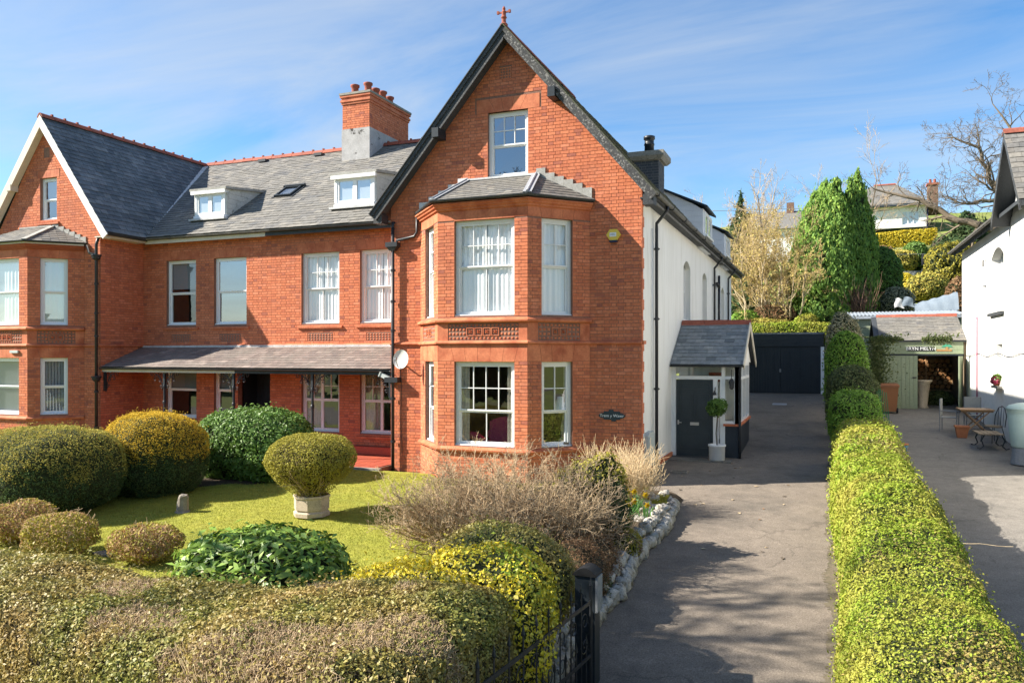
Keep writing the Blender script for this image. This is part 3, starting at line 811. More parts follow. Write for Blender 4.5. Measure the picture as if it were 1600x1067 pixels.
# little grassy corner by the rockery
grid('grass_corner', np.linspace(-3.75, -2.86, 10), np.linspace(14.6, 16.3, 14), lambda X, Y: lawn_z(X, Y) + .04 - .1 * np.clip((X + 3.0) / .15, 0, 1) - .1 * np.clip((Y - 16.1) / .2, 0, 1), 'lawn')
k = (gy < 16.15) & (gx < -2.95)
g = blades('corner_grass', np.stack([gx[k], gy[k], lawn_z(gx[k], gy[k]) + .04], -1), .035, .009, 'grass_blade')
tag(g, 'small patch of grass with daisies above the rockery stones', 'grass'); g['kind'] = 'stuff'

# paving by the porch, manhole and drain
mb = MB(); mb.box(-3.85, -2.25, 20.75, 21.5, -.1, -.012); struct(mb.build('porch_paving', 'paving'))
# ---------------------------------------------------------------- the brick house with the tall gable
Y0, YL = 17.81, 19.45
HS = thing('brick_house', 'red brick house with tall front gable, two-storey bay window and white side wall', 'house', (-7.2, 22, -.2))
SB, SS = [], []          # bricks and slates that are objects of their own
HB = MB()                # all other bricks of the house
XE = (-3.9, -10.48)
RX, RZ, EZ, RS = -7.19, 10.60, 6.42, 1.164
gp = Pl((-10.48, Y0), (-3.9, Y0)); gu = lambda X: X + 10.48
A, B, C, D = (-9.61, Y0), (-8.5, 16.61), (-6.24, 16.61), (-5.13, Y0)
gable_holes = [(gu(-7.74), gu(-6.68), 7.09, 8.68), (gu(A[0]) + .15, gu(D[0]) - .15, -1.0, 6.1)]
gable_blank = [(gu(A[0]) - .0, gu(D[0]) + .0, -1, 6.35), (gu(-8.08), gu(-6.34), 8.68, 9.04), (gu(-7.43), gu(-7.1), 9.45, 9.75), (0, 6.58, 2.97, 3.06)]
gw = Wall(gp, [(-1.0, .012, 6.568), (6.6, .012, 6.568), (10.42, 3.28, 3.30)], gable_holes, gable_blank)
GW = gw.solid('wall', HS)
SG = []; gw.bricks(HB, z0=-1.0 + COURSE * .3, singles=SG, pred=lambda u, z: len(SG) < 100 and u > 5.45 and z > 2.0); single_bricks(SG, GW)
lintel(HS, gp, gu(-7.74), gu(-6.68), 8.68, 9.02, 5, .30)
window(HS, gp, gu(-7.74), gu(-6.68), 7.09, 8.68, sash((3, 2), (1, 1), .5), glass='glass_sky', fw=.07)
vb = MB(); gp.box(vb, gu(-7.42), gu(-7.11), 9.46, 9.75, -.1, -.02); v_ = vb.build('vent', 'terracotta_dark', HS)
vb = MB()
for i in range(5): gp.box(vb, gu(-7.42) + i * .0725, gu(-7.42) + i * .0725 + .02, 9.46, 9.75, -.03, .004)
for i in range(5): gp.box(vb, gu(-7.42), gu(-7.11), 9.46 + i * .0675, 9.48 + i * .0675, -.03, .002)
vb.build('vent_grille', 'terracotta', v_)

# bay
bl = Pl(A, B); bf = Pl(B, C); br = Pl(C, D)
w0, w1 = .36, 1.17
bays = [(bl, bl.L - w1, bl.L - w0, 'side'), (bf, .43, 1.94, 'front'), (br, w0, w1, 'side')]
for pl, u0, u1, kd in bays:
    holes = [(u0, u1, .62, 2.57), (u0, u1, 3.64, 5.85)]
    L = pl.L
    blank = [(0, L, 2.57, 3.62), (0, L, 5.85, 6.4)]
    W = Wall(pl, [(-1.0, 0, L), (6.3, 0, L)], holes, blank)
    o = W.solid('bay_wall', HS, n0=-.2)
    # plain terracotta bands stand in front of the wall: head band, frieze, upper head band
    if kd == 'front':
        W.bricks(HB, z0=-1.0 + COURSE * .3, singles=SB, pred=lambda u, z: z > .9 and len(SB) + len(SG) < 300)
        BAYW = o
    else:
        W.bricks(HB, z0=-1.0 + COURSE * .3, off=.07)
    for z0, z1, nm in ((2.585, 2.965, 'g'), (5.865, 6.09, 'u')):
        # spandrel blocks left and right plus voussoirs
        k = 5 if kd == 'front' else 3; sp = .1 if kd == 'front' else .05
        lintel(o, pl, u0, u1, z0 - .012, z1, k, sp, rect=False)
        for n, (a, c, a2, c2) in enumerate(((0.004, u0 - .005, .004, u0 - sp - .005), (u1 + .005, L - .004, u1 + sp + .005, L - .004))):
            b = MB(); pl.trap(b, [(a, z0), (c, z0), (c2, z1), (a2, z1)], -.06, .003); b.build('head_block', 'terracotta', o)
    b = MB(); pl.box(b, .004, L - .004, 3.06, 3.46, -.05, -.024); b.build('frieze_back', 'terracotta', o)
    if kd == 'front': panel(o, pl, .27, 2.04, 3.075, 3.45, 4); ends = (.0, .27, 2.04, L)
    else: panel(o, pl, .27, L - .27, 3.075, 3.45, 2); ends = (0, .27, L - .27, L)
    for a, c in ((.004, ends[1] - .004), (ends[2] + .004, ends[3] - .004)): b = MB(); pl.box(b, a, c, 3.06, 3.46, -.05, .002); b.build('frieze_pier', 'terracotta', o)
    # windows
    if kd == 'front':
        window(HS, pl, u0, u1, 3.64, 5.85, sash((4, 2), (2, 1), .52), cur='full', sill=None, glass='glass_clear', fw=.075)
        window(HS, pl, u0, u1, .62, 2.57, sash((4, 2), (2, 1), .42), cur='sides', sill=None, glass='glass', fw=.075)
    else:
        window(HS, pl, u0, u1, 3.64, 5.85, sash((2, 2), (1, 1), .52), cur='full', sill=None, glass='glass_clear', fw=.075)
        window(HS, pl, u0, u1, .62, 2.57, sash((2, 2), (1, 1), .42), cur='sides', sill=None, glass='glass', fw=.075)
bay_path = [(-10.48, Y0), A, B, C, D, (-3.9, Y0)]
moulding('string_course', HS, bay_path, [(-.05, 2.975), (.045, 2.975), (.06, 2.995), (.06, 3.02), (.04, 3.045), (.01, 3.06), (-.05, 3.06)], 'terracotta')
moulding('sill_course', HS, [A, B, C, D], [(-.05, 3.47), (.05, 3.47), (.085, 3.495), (.09, 3.53), (.07, 3.55), (-.02, 3.6), (-.05, 3.6)], 'terracotta')
moulding('ground_sill', HS, [A, B, C, D], [(-.05, .5), (.07, .5), (.08, .54), (.0, .6), (-.05, .6)], 'terracotta')
moulding('cornice', HS, [A, B, C, D], [(-.05, 6.09), (.02, 6.09), (.05, 6.11), (.055, 6.14), (.10, 6.17), (.11, 6.2), (.15, 6.23), (.15, 6.26), (-.05, 6.26)], 'terracotta')
gutter(HS, [(-9.64, Y0 - .02), (-8.55, 16.48), (-6.19, 16.48), (-5.06, Y0 - .02)], 6.33, r=.055, name='bay_gutter')
# bay roof: three slated facets rising to the wall
ez, tz = 6.33, 7.05
eL, eFL, eFR, eR = (-9.78, 17.8), (-8.56, 16.42), (-6.18, 16.42), (-4.96, 17.8)
tL, tR = (-8.28, 17.8), (-6.46, 17.8)
mb = MB()
mb.add([(*eL, ez), (*eFL, ez), (*eFR, ez), (*eR, ez), (*tL, tz), (*tR, tz)], [(0, 1, 4), (1, 2, 5, 4), (2, 3, 5), (0, 4, 5, 3), (0, 3, 2, 1)])
BR = mb.build('bay_roof', 'slate_dark', HS)
def facet(mb, p0, p1, q0, q1, singles=None, gauge=.17, w=.22, lim=300, jit=1.0):
    """slates on a roof facet: eave p0->p1, top q0->q1 (may coincide)"""
    p0, p1, q0, q1 = map(Vector, (p0, p1, q0, q1)); a = (p1 - p0).normalized(); W = (p1 - p0).length
    m = ((q0 + q1) / 2 - p0); s = m - a * m.dot(a); Ls = s.length; s.normalize()
    l1, r1 = (q0 - p0).dot(a), (q1 - p0).dot(a)
    slates(mb, p0, a, s, lambda d: (l1 * d / Ls, W + (r1 - W) * d / Ls), Ls, gauge, w, singles, lim, jit)
SL = MB(); s1 = []
facet(SL, (*eFL, ez), (*eFR, ez), (*tL, tz), (*tR, tz), s1, .16, .2)
facet(SL, (*eL, ez), (*eFL, ez), (*tL, tz), (*tL, tz), None, .16, .2); facet(SL, (*eFR, ez), (*eR, ez), (*tR, tz), (*tR, tz), s1, .16, .2)
SL.build('slates', 'slate', BR, kind='stuff'); single_slates(s1, BR, 'slate', .16, .2); nbs = len(s1)
mb = MB()
for e, t in ((eFL, tL), (eFR, tR)):
    a = Vector((*e, ez + .035)); b = Vector((*t, tz + .035)); mb.beam(a, b, .2, .02); mb.tube([a + Vector((0, 0, .02)), b + Vector((0, 0, .02))], .028, 8)
mb.build('lead_hip', 'lead', BR, kind='stuff')
mb = MB()
for i in range(6):       # stepped flashing on the right, straight one on top
    f = (i + .5) / 6.5; x = tR[0] + (eR[0] - tR[0]) * f; z = tz + (ez - tz) * f
    mb.box(x - .115, x + .115, Y0 - .03, Y0 - .006, z - .06, z + .2 + random.uniform(-.02, .02))
mb.build('stepped_flashing', 'cement', BR)
mb = MB(); mb.box(tL[0] - .02, tR[0] + .1, Y0 - .09, Y0 - .004, tz - .01, tz + .035)
for i in range(5):
    f = (i + .5) / 5.5; x = tL[0] + (eL[0] - tL[0]) * f; z = tz + (ez - tz) * f; mb.box(x - .13, x + .13, Y0 - .025, Y0 - .005, z - .05, z + .14)
mb.build('cement_fillet', 'lead_white', BR)

# main roof
RF = MB()
yb = 37.9; yf = 17.46
for sx in (1, -1):
    ex = RX + sx * 3.59; yy = yb
    prof = [(ex, yf + .03, EZ), (RX, yf + .03, RZ), (RX, yf + .03, RZ - .13), (ex, yf + .03, EZ - .13)]
    RF.extr(prof if sx > 0 else prof[::-1], (0, yy - yf - .03, 0))
RF = RF.build('roof', 'slate_dark', HS)
s = Vector((-3.59, 0, RZ - EZ)).normalized(); Ls = math.hypot(3.59, RZ - EZ)
SL = MB(); slates(SL, (RX + 3.62, yf, EZ - .02), (0, 1, 0), s, lambda d: (0, yb - yf), Ls, .2, .28, jit=1.5); SL.build('slates', 'moss_slate', RF, kind='stuff')
SL = MB(); slates(SL, (RX - 3.62, 25.0, EZ - .02), (0, -1, 0), Vector((3.59, 0, RZ - EZ)).normalized(), lambda d: (0, 25 - yf), Ls, .2, .28); SL.build('slates', 'slate', RF, kind='stuff')
ridge_tiles(RF, (RX, yf, RZ + .05), (RX, 30, RZ + .05), maxn=12)
# bargeboards
for sx, mt in ((-1, 'barge_black'), (1, 'barge_peel')):
    mb = MB(); e = Vector((RX + sx * 3.68, yf, EZ - .12)); t = Vector((RX, yf, RZ - .01))
    d = (t - e).normalized(); up = Vector((-d.z * sx * -1, 0, abs(d.x)))
    up = Vector((sx * d.z, 0, abs(d.x)))
    def bb(y0, y1, lo, hi, ext=0):
        # board between perpendicular offsets lo..hi from the roof line; mitred on the ridge line
        pe = [e + up * lo, e + up * hi]
        def at(o):
            q = e + up * o; k = (RX - q.x) / d.x; return q + d * k
        pt = [at(lo), at(hi)]
        P = [pe[0], pt[0], pt[1], pe[1]]
        mb.extr([(p.x, y0, p.z) for p in (P if sx < 0 else P[::-1])], (0, y1 - y0, 0))
    bb(yf, yf + .035, -.20 if sx < 0 else -.15, .02)
    bb(yf - .03, yf - .001, -.06, .03)
    bd = mb.build('bargeboard', mt, HS)
    mb = MB(); bb(yf - .06, yf + .05, .032, .05); mb.build('verge', 'moss_slate' if sx > 0 else 'slate_dark', HS)
    mb = MB(); bb(yf + .036, Y0 - .01, -.16, -.10); mb.build('soffit', 'slate_dark', HS)
for x, z in ((-8.98, 8.16), (-5.95, 8.42)):
    sx = -1 if x < RX else 1
    mb = MB(); zz = RZ - RS * abs(x - RX) - .27
    mb.box(x - .09, x + .09, yf - .08, Y0 + .02, zz - .13, zz + .1); mb.build('purlin_end', 'black_wood', HS)
for sx in (-1, 1):
    x = RX + sx * 3.5; mb = MB(); mb.box(x - .12, x + .12, yf + .04, Y0 + .02, EZ - .32, EZ - .08); mb.build('barge_foot', 'barge_black', HS)
# finial
mb = MB(); mb.lathe([(.09, 0), (.1, .03), (.055, .08), (.05, .16), (.075, .2), (.05, .25), (.055, .34), (.035, .37), (.04, .42), (.015, .47), (.0, .48)], (RX, yf + .06, RZ + .03), 12)
mb.beam((RX - .15, yf + .06, RZ + .36), (RX + .15, yf + .06, RZ + .36), .035, .035); mb.beam((RX - .15, yf + .06, RZ + .4), (RX - .15, yf + .06, RZ + .33), .05, .05, up=(1, 0, 0)); mb.beam((RX + .15, yf + .06, RZ + .4), (RX + .15, yf + .06, RZ + .33), .05, .05, up=(1, 0, 0))
mb.build('finial', 'ridge_red', HS)
mb = MB(); mb.extr([(RX - .2, yf - .02, RZ - .13), (RX, yf - .02, RZ + .1), (RX + .2, yf - .02, RZ - .13), (RX + .15, yf - .02, RZ - .14), (RX, yf - .02, RZ + .03), (RX - .15, yf - .02, RZ - .14)][::-1], (0, .35, 0)); mb.build('ridge_end_tile', 'ridge_red', HS)

# white side wall with segmental-headed windows
sp_ = Pl((-3.9, Y0), (-3.9, 36.1)); wins = [(23.5 - Y0, 24.75 - Y0, 3.78, 5.55), (27.3 - Y0, 28.4 - Y0, 3.0, 5.55), (32.5 - Y0, 33.5 - Y0, 3.0, 5.45)]
sw = Wall(sp_, [(-1, .02, sp_.L), (6.55, .02, sp_.L)], [w for w in wins] + [(21.6 - Y0, 24.5 - Y0, 0, 2.2)])
SW = sw.solid('side_wall', HS, 'white_render', n0=-.3, n1=0)
for u0, u1, z0, z1 in wins:
    mb = MB(); n = 8; h = .2
    for i in range(n):      # arch head
        a, b = u0 + (u1 - u0) * i / n, u0 + (u1 - u0) * (i + 1) / n
        f = lambda u: z1 - h * ((u - (u0 + u1) / 2) / ((u1 - u0) / 2)) ** 2
        sp_.trap(mb, [(a, f(a)), (b, f(b)), (b, z1 + .001), (a, z1 + .001)], -.14, -.0005)
    mb.build('arch_head', 'white_render', SW)
    window(HS, sp_, u0, u1, z0, z1, sash((1, 1), (1, 1), .5), rec=.16, jamb=False, sill=None, glass='glass_sky')
    mb = MB(); sp_.box(mb, u0 - .08, u1 + .08, z0 - .14, z0 - .05, -.1, .08); mb.build('stone_sill', 'concrete', SW)
QB = MB()                # brick quoins returning on to the white wall
z = -1 + COURSE * .3; i = 0
while z < 6.5:
    L = .12 if (i // 3) % 2 else .225
    if not 2.95 < z < 3.03:
        sp_.box(QB, .002, L, z, z + COURSE - .011, -.02, .006)
    sp_.box(QB, .001, L - .004, z - .011, z + .0005, -.02, .003)
    z += COURSE; i += 1
QB.build('quoins', 'brick', HS, kind='stuff')
mb = MB(); sp_.box(mb, .0, .24, 2.975, 3.055, -.02, .05); mb.build('string_return', 'terracotta', HS)
mb = MB()
x = .02
while x < 3.6: sp_.box(mb, x, x + .22, -.02, .10, -.05, .045); x += .228
mb.build('plinth_course', 'terracotta', HS)
mb = MB(); sp_.box(mb, .0, 3.66, -1, -.021, -.05, .055); mb.build('plinth', 'concrete', HS)
# side eaves
mb = MB(); mb.box(-3.9, -3.62, Y0 - .2, yb, EZ - .16, EZ - .13); mb.build('eaves_soffit', 'slate_dark', HS)
mb = MB(); mb.box(-3.655, -3.62, yf + .05, yb, EZ - .22, EZ - .02); mb.build('eaves_fascia', 'old_gutter', HS)
go = gutter(HS, [(-3.615, yf - .02), (-3.615, yb)], EZ - .03, 'old_gutter', .065)
for i in range(11):
    y = yf + .3 + i * 1.85; b = MB(); b.tube([(-3.55 + .075 * math.cos(t), y, EZ - .03 + .075 * math.sin(t)) for t in [math.pi * (1 + k / 6) for k in range(7)]], .012, 5); b.box(-3.62, -3.48, y - .03, y + .03, EZ - .11, EZ - .09); b.build('gutter_joint', 'gutter', go)
for y in (19.1, 29.85, 34.3):
    zb = gz(y) - .05
    pipe(HS, [(-3.56, y, EZ - .1), (-3.56, y, EZ - .2), (-3.82, y, EZ - .5), (-3.82, y, EZ - .62), (-3.82, y, zb)], .04, brackets=(5.3, 3.6, 1.9, .3))
pipe(HS, [(-3.86, 18.75, 5.75), (-3.86, 18.75, .4)], .014, name='cable_conduit', m='white_paint')
pipe(HS, [(-3.8, 31.0, 5.75), (-3.8, 31.0, 3.7), (-3.8, 32.0, 3.1)], .05, name='waste_pipe'); pipe(HS, [(-3.8, 30.4, 5.4), (-3.8, 31.0, 5.3)], .06, name='hopper')
# dormers on the side slope
for y0, y1, xb in ((26.2, 28.1, -5.05), (32.0, 33.7, -5.0)):
    xf = -3.72; zf, zt = EZ + RS * (-3.6 - xf) - .05, 7.5; zr = 8.2
    mb = MB()
    for k in range(9):      # clapboards on the cheeks
        za, zb_ = zf + (zr - zf) * k / 9, zf + (zr - zf) * (k + 1) / 9 - .006
        def span(z):
            a = -3.6 - (z - EZ) / RS; b = xf if z <= zt else xf - (z - zt) / (zr - zt) * (xf - xb)
            return a, b
        a0, b0 = span(za); a1, b1 = span(zb_)
        if b1 - a1 < .02: b1 = a1 + .02
        for y, s_ in ((y0, -1), (y1, 1)):
            P = [(a0, y, za), (b0, y, za), (b1, y, zb_), (a1, y, zb_)]
            mb.extr(P, (0, .03 * s_, 0)) if s_ > 0 else mb.extr(P[::-1], (0, -.03, 0))
    bd_ = MB(); bd_.box(xb - .2, xf, y0 + .002, y1 - .002, zf - .3, zt); dm = bd_.build('dormer', 'white_clad', HS)
    for q_ in (0, 1):
        h_ = MB(); h_.v = mb.v; h_.f = [f for f in mb.f if (f[0] // 8) % 2 == q_]; h_.t = [t for f, t in zip(mb.f, mb.t) if (f[0] // 8) % 2 == q_]; h_.compact().build('dormer_cheek', 'white_clad', dm, kind='stuff')
    mb = MB(); mb.extr([(xf + .16, y0 - .14, zt + .0), (xf + .16, y0 - .14, zt + .07), (xb - .25, y0 - .14, zr + .17), (xb - .25, y0 - .14, zr + .1)], (0, y1 - y0 + .28, 0)); mb.build('dormer_roof', 'black_wood', dm)
    dp = Pl((xf, y0), (xf, y1)); window(HS, dp, .12, y1 - y0 - .12, zf + .15, zt - .08, [(0, .5, 0, 1, 1, 1, 0), (.5, 1, 0, 1, 1, 1, 0)], rec=-.06, jamb=False, sill=None, glass='glass_sky', frame='upvc')
# dark brick stack on the side slope
DB = MB(); cx0, cx1, cy0, cy1 = -5.25, -4.52, 22.9, 23.75
for pl in (Pl((cx0, cy0), (cx1, cy0)), Pl((cx1, cy0), (cx1, cy1)), Pl((cx1, cy1), (cx0, cy1)), Pl((cx0, cy1), (cx0, cy0))):
    Wall(pl, [(6.9, 0, pl.L), (8.42, 0, pl.L)]).bricks(DB)
mb = MB(); mb.box(cx0 + .007, cx1 - .007, cy0 + .007, cy1 - .007, 6.9, 8.42); CH = mb.build('dark_chimney', 'pale_mortar', HS)
DB.build('chimney_bricks', 'dark_brick', CH, kind='stuff')
mb = MB(); mb.hexa([(cx0 - .08, cy0 - .08, 8.42), (cx1 + .08, cy0 - .08, 8.42), (cx1 + .08, cy1 + .08, 8.42), (cx0 - .08, cy1 + .08, 8.42), (cx0 - .17, cy0 - .17, 8.52), (cx1 + .17, cy0 - .17, 8.52), (cx1 + .17, cy1 + .17, 8.52), (cx0 - .17, cy1 + .17, 8.52)])
mb.box(cx0 - .17, cx1 + .17, cy0 - .17, cy1 + .17, 8.521, 8.66); mb.build('chimney_cap', 'concrete', CH)
mb = MB(); mb.lathe([(.15, 8.66), (.14, 8.95), (.155, 8.96), (.155, 9.0), (.14, 9.01), (.14, 9.13), (.17, 9.14), (.17, 9.22), (.12, 9.24), (.1, 9.1)], ((cx0 + cx1) / 2, (cy0 + cy1) / 2, 0), 16); mb.build('chimney_pot', 'black_iron', CH, True)

# ---- link block, right half
XM = -15.6
lp = Pl((XM, YL), (-10.35, YL)); lu = lambda X: X - XM
up_w = [(lu(-14.5), lu(-13.17)), (lu(-12.47), lu(-11.14))]
gr_w = up_w
holes = [(a, b, 3.65, 5.74) for a, b in up_w] + [(a, b, .47, 2.29) for a, b in gr_w]
blank = [(a - .14, b + .14, 5.74, 6.02) for a, b in up_w] + [(a - .1, b + .1, 2.29, 2.6) for a, b in gr_w] + [(a + .22, b - .22, 3.13, 3.36) for a, b in up_w]
lw = Wall(lp, [(-1, 0, lp.L), (6.5, 0, lp.L)], holes, blank)
LW = lw.solid('link_wall', HS); lw.bricks(HB, z0=-1.0 + COURSE * .3)
for a, b in up_w:
    lintel(HS, lp, a, b, 5.75, 6.01, 5, .14)
    window(HS, lp, a, b, 3.65, 5.74, sash((3, 2), (2, 1), .5), cur='full', glass='glass_clear', fw=.075)
    panel(HS, lp, a + .22, b - .22, 3.14, 3.35, 0)
for i, (a, b) in enumerate(gr_w):
    lintel(HS, lp, a, b, 2.3, 2.59, 5, .1)
    window(HS, lp, a, b, .47, 2.29, casement(.52), cur='left', glass='glass', fw=.06)
moulding('link_string', HS, [(XM, YL), (-10.5, YL)], [(-.05, 2.975), (.045, 2.975), (.06, 2.995), (.06, 3.02), (.04, 3.045), (.01, 3.06), (-.05, 3.06)], 'terracotta')
# gable block's left return wall
rp_ = Pl((-10.48, YL), (-10.48, Y0)); rw_ = Wall(rp_, [(-1, 0, rp_.L - .002), (6.55, 0, rp_.L - .002)]); rw_.solid('return_wall', HS); rw_.bricks(HB, z0=-1.0 + COURSE * .3)
# rooms behind the windows
mb = MB()
mb.box(-10.3, -4.2, 21.3, 21.4, -.2, 6.4); mb.box(-15.45, -10.3, 22.3, 22.4, -.2, 6.4)
for z in (.1, 2.95, 6.2):
    mb.box(-10.24, -4.2, 18.07, 21.3, z - .1, z)
    mb.hexa([(-8.4, 16.83, z - .1), (-6.34, 16.83, z - .1), (-5.45, 18.07, z - .1), (-9.3, 18.07, z - .1), (-8.4, 16.83, z), (-6.34, 16.83, z), (-5.45, 18.07, z), (-9.3, 18.07, z)])
for z in (.1, 2.95, 6.3): mb.box(-15.45, -10.24, YL + .26, 22.3, z - .1, z)
mb.box(-10.3, -10.24, 18.1, 22.3, .1, 6.4); mb.box(-15.6, -15.45, YL + .02, 22.4, -.2, 6.4)
mb.box(-8.2, -6.2, 21.2, 21.25, 6.3, 9.2)
mb.build('room', 'room', HS)

# link roof
LS = .667; lsl = Vector((0, 1, LS)).normalized(); Ll = math.hypot(24.82 - 19.15, 10.28 - 6.5)
RH, RB = 10.28, 24.82
def link_roof(house, xa, xb, lfn, rfn, m, dn):
    mb = MB()
    mb.extr([(xa, 19.15, 6.5), (xa, RB, RH), (xa, 30.4, 6.5), (xa, 30.4, 6.38), (xa, RB, RH - .14), (xa, 19.15, 6.38)][::-1], (xb - xa, 0, 0))
    r = mb.build('link_roof', 'slate_dark', house)
    SL = MB(); slates(SL, (xa, 19.10, 6.47), (1, 0, 0), lsl, lambda d: (lfn(d) - xa, rfn(d) - xa), Ll + .05, .19, .27, jit=1.4)
    SL.build('slates', m, r, kind='stuff')
    return r
zof = lambda d: 6.5 + d * lsl.z
LR = link_roof(HS, XM, -8.0, lambda d: XM, lambda d: min(-7.3, -10.78 + (zof(d) - EZ) / RS + .05), 'slate', 1)
ridge_tiles(LR, (XM, RB, RH + .09), (-8.2, RB, RH + .09), crest=True)
mb = MB(); mb.box(XM, -10.75, 19.17, 19.2, 6.28, 6.46); mb.build('link_fascia', 'gutter', HS)
mb = MB(); mb.box(XM, -10.75, 19.2, YL, 6.36, 6.385); mb.build('link_soffit', 'black_wood', HS)
gutter(HS, [(XM + .25, 19.165), (-10.8, 19.165)], 6.44, r=.06, name='link_gutter')
def roof_dormer(house, x0, x1, yf_, zb, zt, slope, m_cheek, wm='upvc', lean=.0, cap='cement'):
    """small flat-topped dormer standing on the link roof"""
    zr = lambda y: 6.5 + LS * (y - 19.15); cheeks = []
    yb_ = 19.15 + (zt + .1 - 6.5) / (LS - slope) if LS > slope else yf_ + 2
    yb_ = yf_ + (zt - zr(yf_)) / (LS - slope)
    for x, sgn in ((x0, -1), (x1, 1)):
        n = 7; zb0 = zr(yf_); mb = MB(); cheeks.append(mb)
        for k in range(n):
            za, zc = zb0 + (zt - zb0 + slope * (yb_ - yf_)) * k / n, zb0 + (zt - zb0 + slope * (yb_ - yf_)) * (k + 1) / n - .005
            def sp2(z): return max(yf_, yf_ + (z - zt) / max(slope, 1e-3) if z > zt else yf_), yf_ + (z - zb0) / LS
            a0, b0 = sp2(za); a1, b1 = sp2(zc)
            if b0 <= a0 + .01 or b1 <= a1 + .005: continue
            P = [(x, a0, za), (x, b0, za), (x, b1, zc), (x, a1, zc)]
            mb.extr(P if sgn > 0 else P[::-1], (.025 * sgn, 0, 0))
    mb = MB(); mb.hexa([(x0, yf_ + .01, zr(yf_) - .2), (x1, yf_ + .01, zr(yf_) - .2), (x1, yb_, zt - .1), (x0, yb_, zt - .1), (x0, yf_ + .01, zt - .01), (x1, yf_ + .01, zt - .01), (x1, yb_, zt + slope * (yb_ - yf_) - .012), (x0, yb_, zt + slope * (yb_ - yf_) - .012)]); d = mb.build('dormer', 'white_paint', house)
    for c_ in cheeks: c_.build('dormer_cheek', m_cheek, d, kind='stuff')
    mb = MB(); mb.hexa([(x0 - .1, yf_ - .14, zt - .02), (x1 + .1, yf_ - .14, zt - .02), (x1 + .1, yb_ + .1, zt + slope * (yb_ - yf_) + .0), (x0 - .1, yb_ + .1, zt + slope * (yb_ - yf_)), (x0 - .1, yf_ - .14, zt + .055), (x1 + .1, yf_ - .14, zt + .055), (x1 + .1, yb_ + .1, zt + slope * (yb_ - yf_) + .09), (x0 - .1, yb_ + .1, zt + slope * (yb_ - yf_) + .09)]); mb.build('dormer_roof', cap, d)
    mb = MB(); mb.box(x0 - .06, x1 + .06, yf_ - .14, yf_ - .06, zt - .13, zt - .022); mb.build('dormer_fascia', 'white_paint', d)
    dp = Pl((x0, yf_), (x1, yf_))
    window(house, dp, .03, x1 - x0 - .03, zr(yf_) + .1, zt - .06, [(0, .5, 0, 1, 1, 1, 0), (.5, 1, 0, 1, 1, 1, 0)], rec=-.04, jamb=False, sill=None, glass='glass_sky', frame=wm, fw=.07, rw=.07)
    mb = MB(); mb.box(x0 - .08, x1 + .08, yf_ - .2, yf_ + .03, zr(yf_) - .03, zr(yf_) + .03); mb.build('lead_apron', 'lead_white', d)
roof_dormer(HS, -13.73, -12.3, 20.05, 7.1, 8.1, .14, 'dormer_cheek')
# skylight
M = Matrix((Vector((1, 0, 0)), lsl, Vector((0, -lsl.z, lsl.y)))).transposed().to_4x4(); M.translation = (-16.55, 21.53, 6.5 + LS * (21.53 - 19.15))
def skylight(house, M):
    mb = MB(M)
    for q in ((-.33, -.27, -.38, .38), (.27, .33, -.38, .38), (-.27, .27, .31, .38), (-.27, .27, -.38, -.32)): mb.box(q[0], q[1], q[2], q[3], 0, .1)
    s_ = mb.build('skylight', 'black_wood', house)
    mb = MB(M); mb.box(-.27, .27, -.32, .31, .02, .07); mb.build('pane', 'glass_sky', s_)
    mb = MB(M); mb.box(-.265, .265, -.315, .305, .005, .018); mb.build('skylight_blind', 'blind', s_)
    mb = MB(M); mb.box(-.42, .42, .37, .48, .01, .13); mb.box(-.42, -.34, -.42, .37, .01, .045); mb.box(.34, .42, -.42, .37, .01, .045); mb.build('skylight_flashing', 'slate_dark', s_)

# big red stack with pots on the party wall
cx0, cx1, cy0, cy1 = -15.99, -14.88, 23.82, 26.6
mb = MB(); mb.box(cx0 - .02, cx1 + .02, cy0 - .02, cy1 + .02, 9.2, 10.72); CR = mb.build('red_chimney', 'grey_render', HS)
mb = MB(); mb.box(cx0 + .007, cx1 - .007, cy0 + .007, cy1 - .007, 10.72, 11.95); mb.build('chimney_core', 'mortar', CR)
CB = MB()
for pl in (Pl((cx0, cy0), (cx1, cy0)), Pl((cx1, cy0), (cx1, cy1)), Pl((cx1, cy1), (cx0, cy1)), Pl((cx0, cy1), (cx0, cy0))):
    Wall(pl, [(10.73, 0, pl.L), (11.6, 0, pl.L)]).bricks(CB)
CB.build('chimney_bricks', 'brick', CR, kind='stuff')
for k, (z, e) in enumerate(((11.6, .03), (11.68, .06), (11.76, .03), (11.84, .07), (11.92, .09))):
    mb = MB(); mb.box(cx0 - e, cx1 + e, cy0 - e, cy1 + e, z, z + .077); mb.build('corbel_course', 'terracotta' if k < 4 else 'concrete', CR)
mb = MB(); mb.hexa([(cx0 - .05, cy0 - .05, 11.997), (cx1 + .05, cy0 - .05, 11.997), (cx1 + .05, cy1 + .05, 11.997), (cx0 - .05, cy1 + .05, 11.997), (cx0 + .2, cy0 + .2, 12.07), (cx1 - .2, cy0 + .2, 12.07), (cx1 - .2, cy1 - .2, 12.07), (cx0 + .2, cy1 - .2, 12.07)]); mb.build('flaunching', 'concrete', CR)
for i, (x, y) in enumerate(((-15.68, 24.15), (-15.2, 24.25), (-15.2, 24.75), (-15.2, 25.25), (-15.2, 25.75), (-15.68, 25.2))):
    mb = MB(); h = .34 + .05 * (i % 2)
    mb.lathe([(.15, 12.03), (.13, 12.1), (.125, 12.03 + h - .1), (.165, 12.03 + h - .06), (.165, 12.03 + h), (.12, 12.05 + h), (.1, 11.95 + h)], (x, y, 0), 16); mb.build('chimney_pot', 'ridge_red', CR, True)

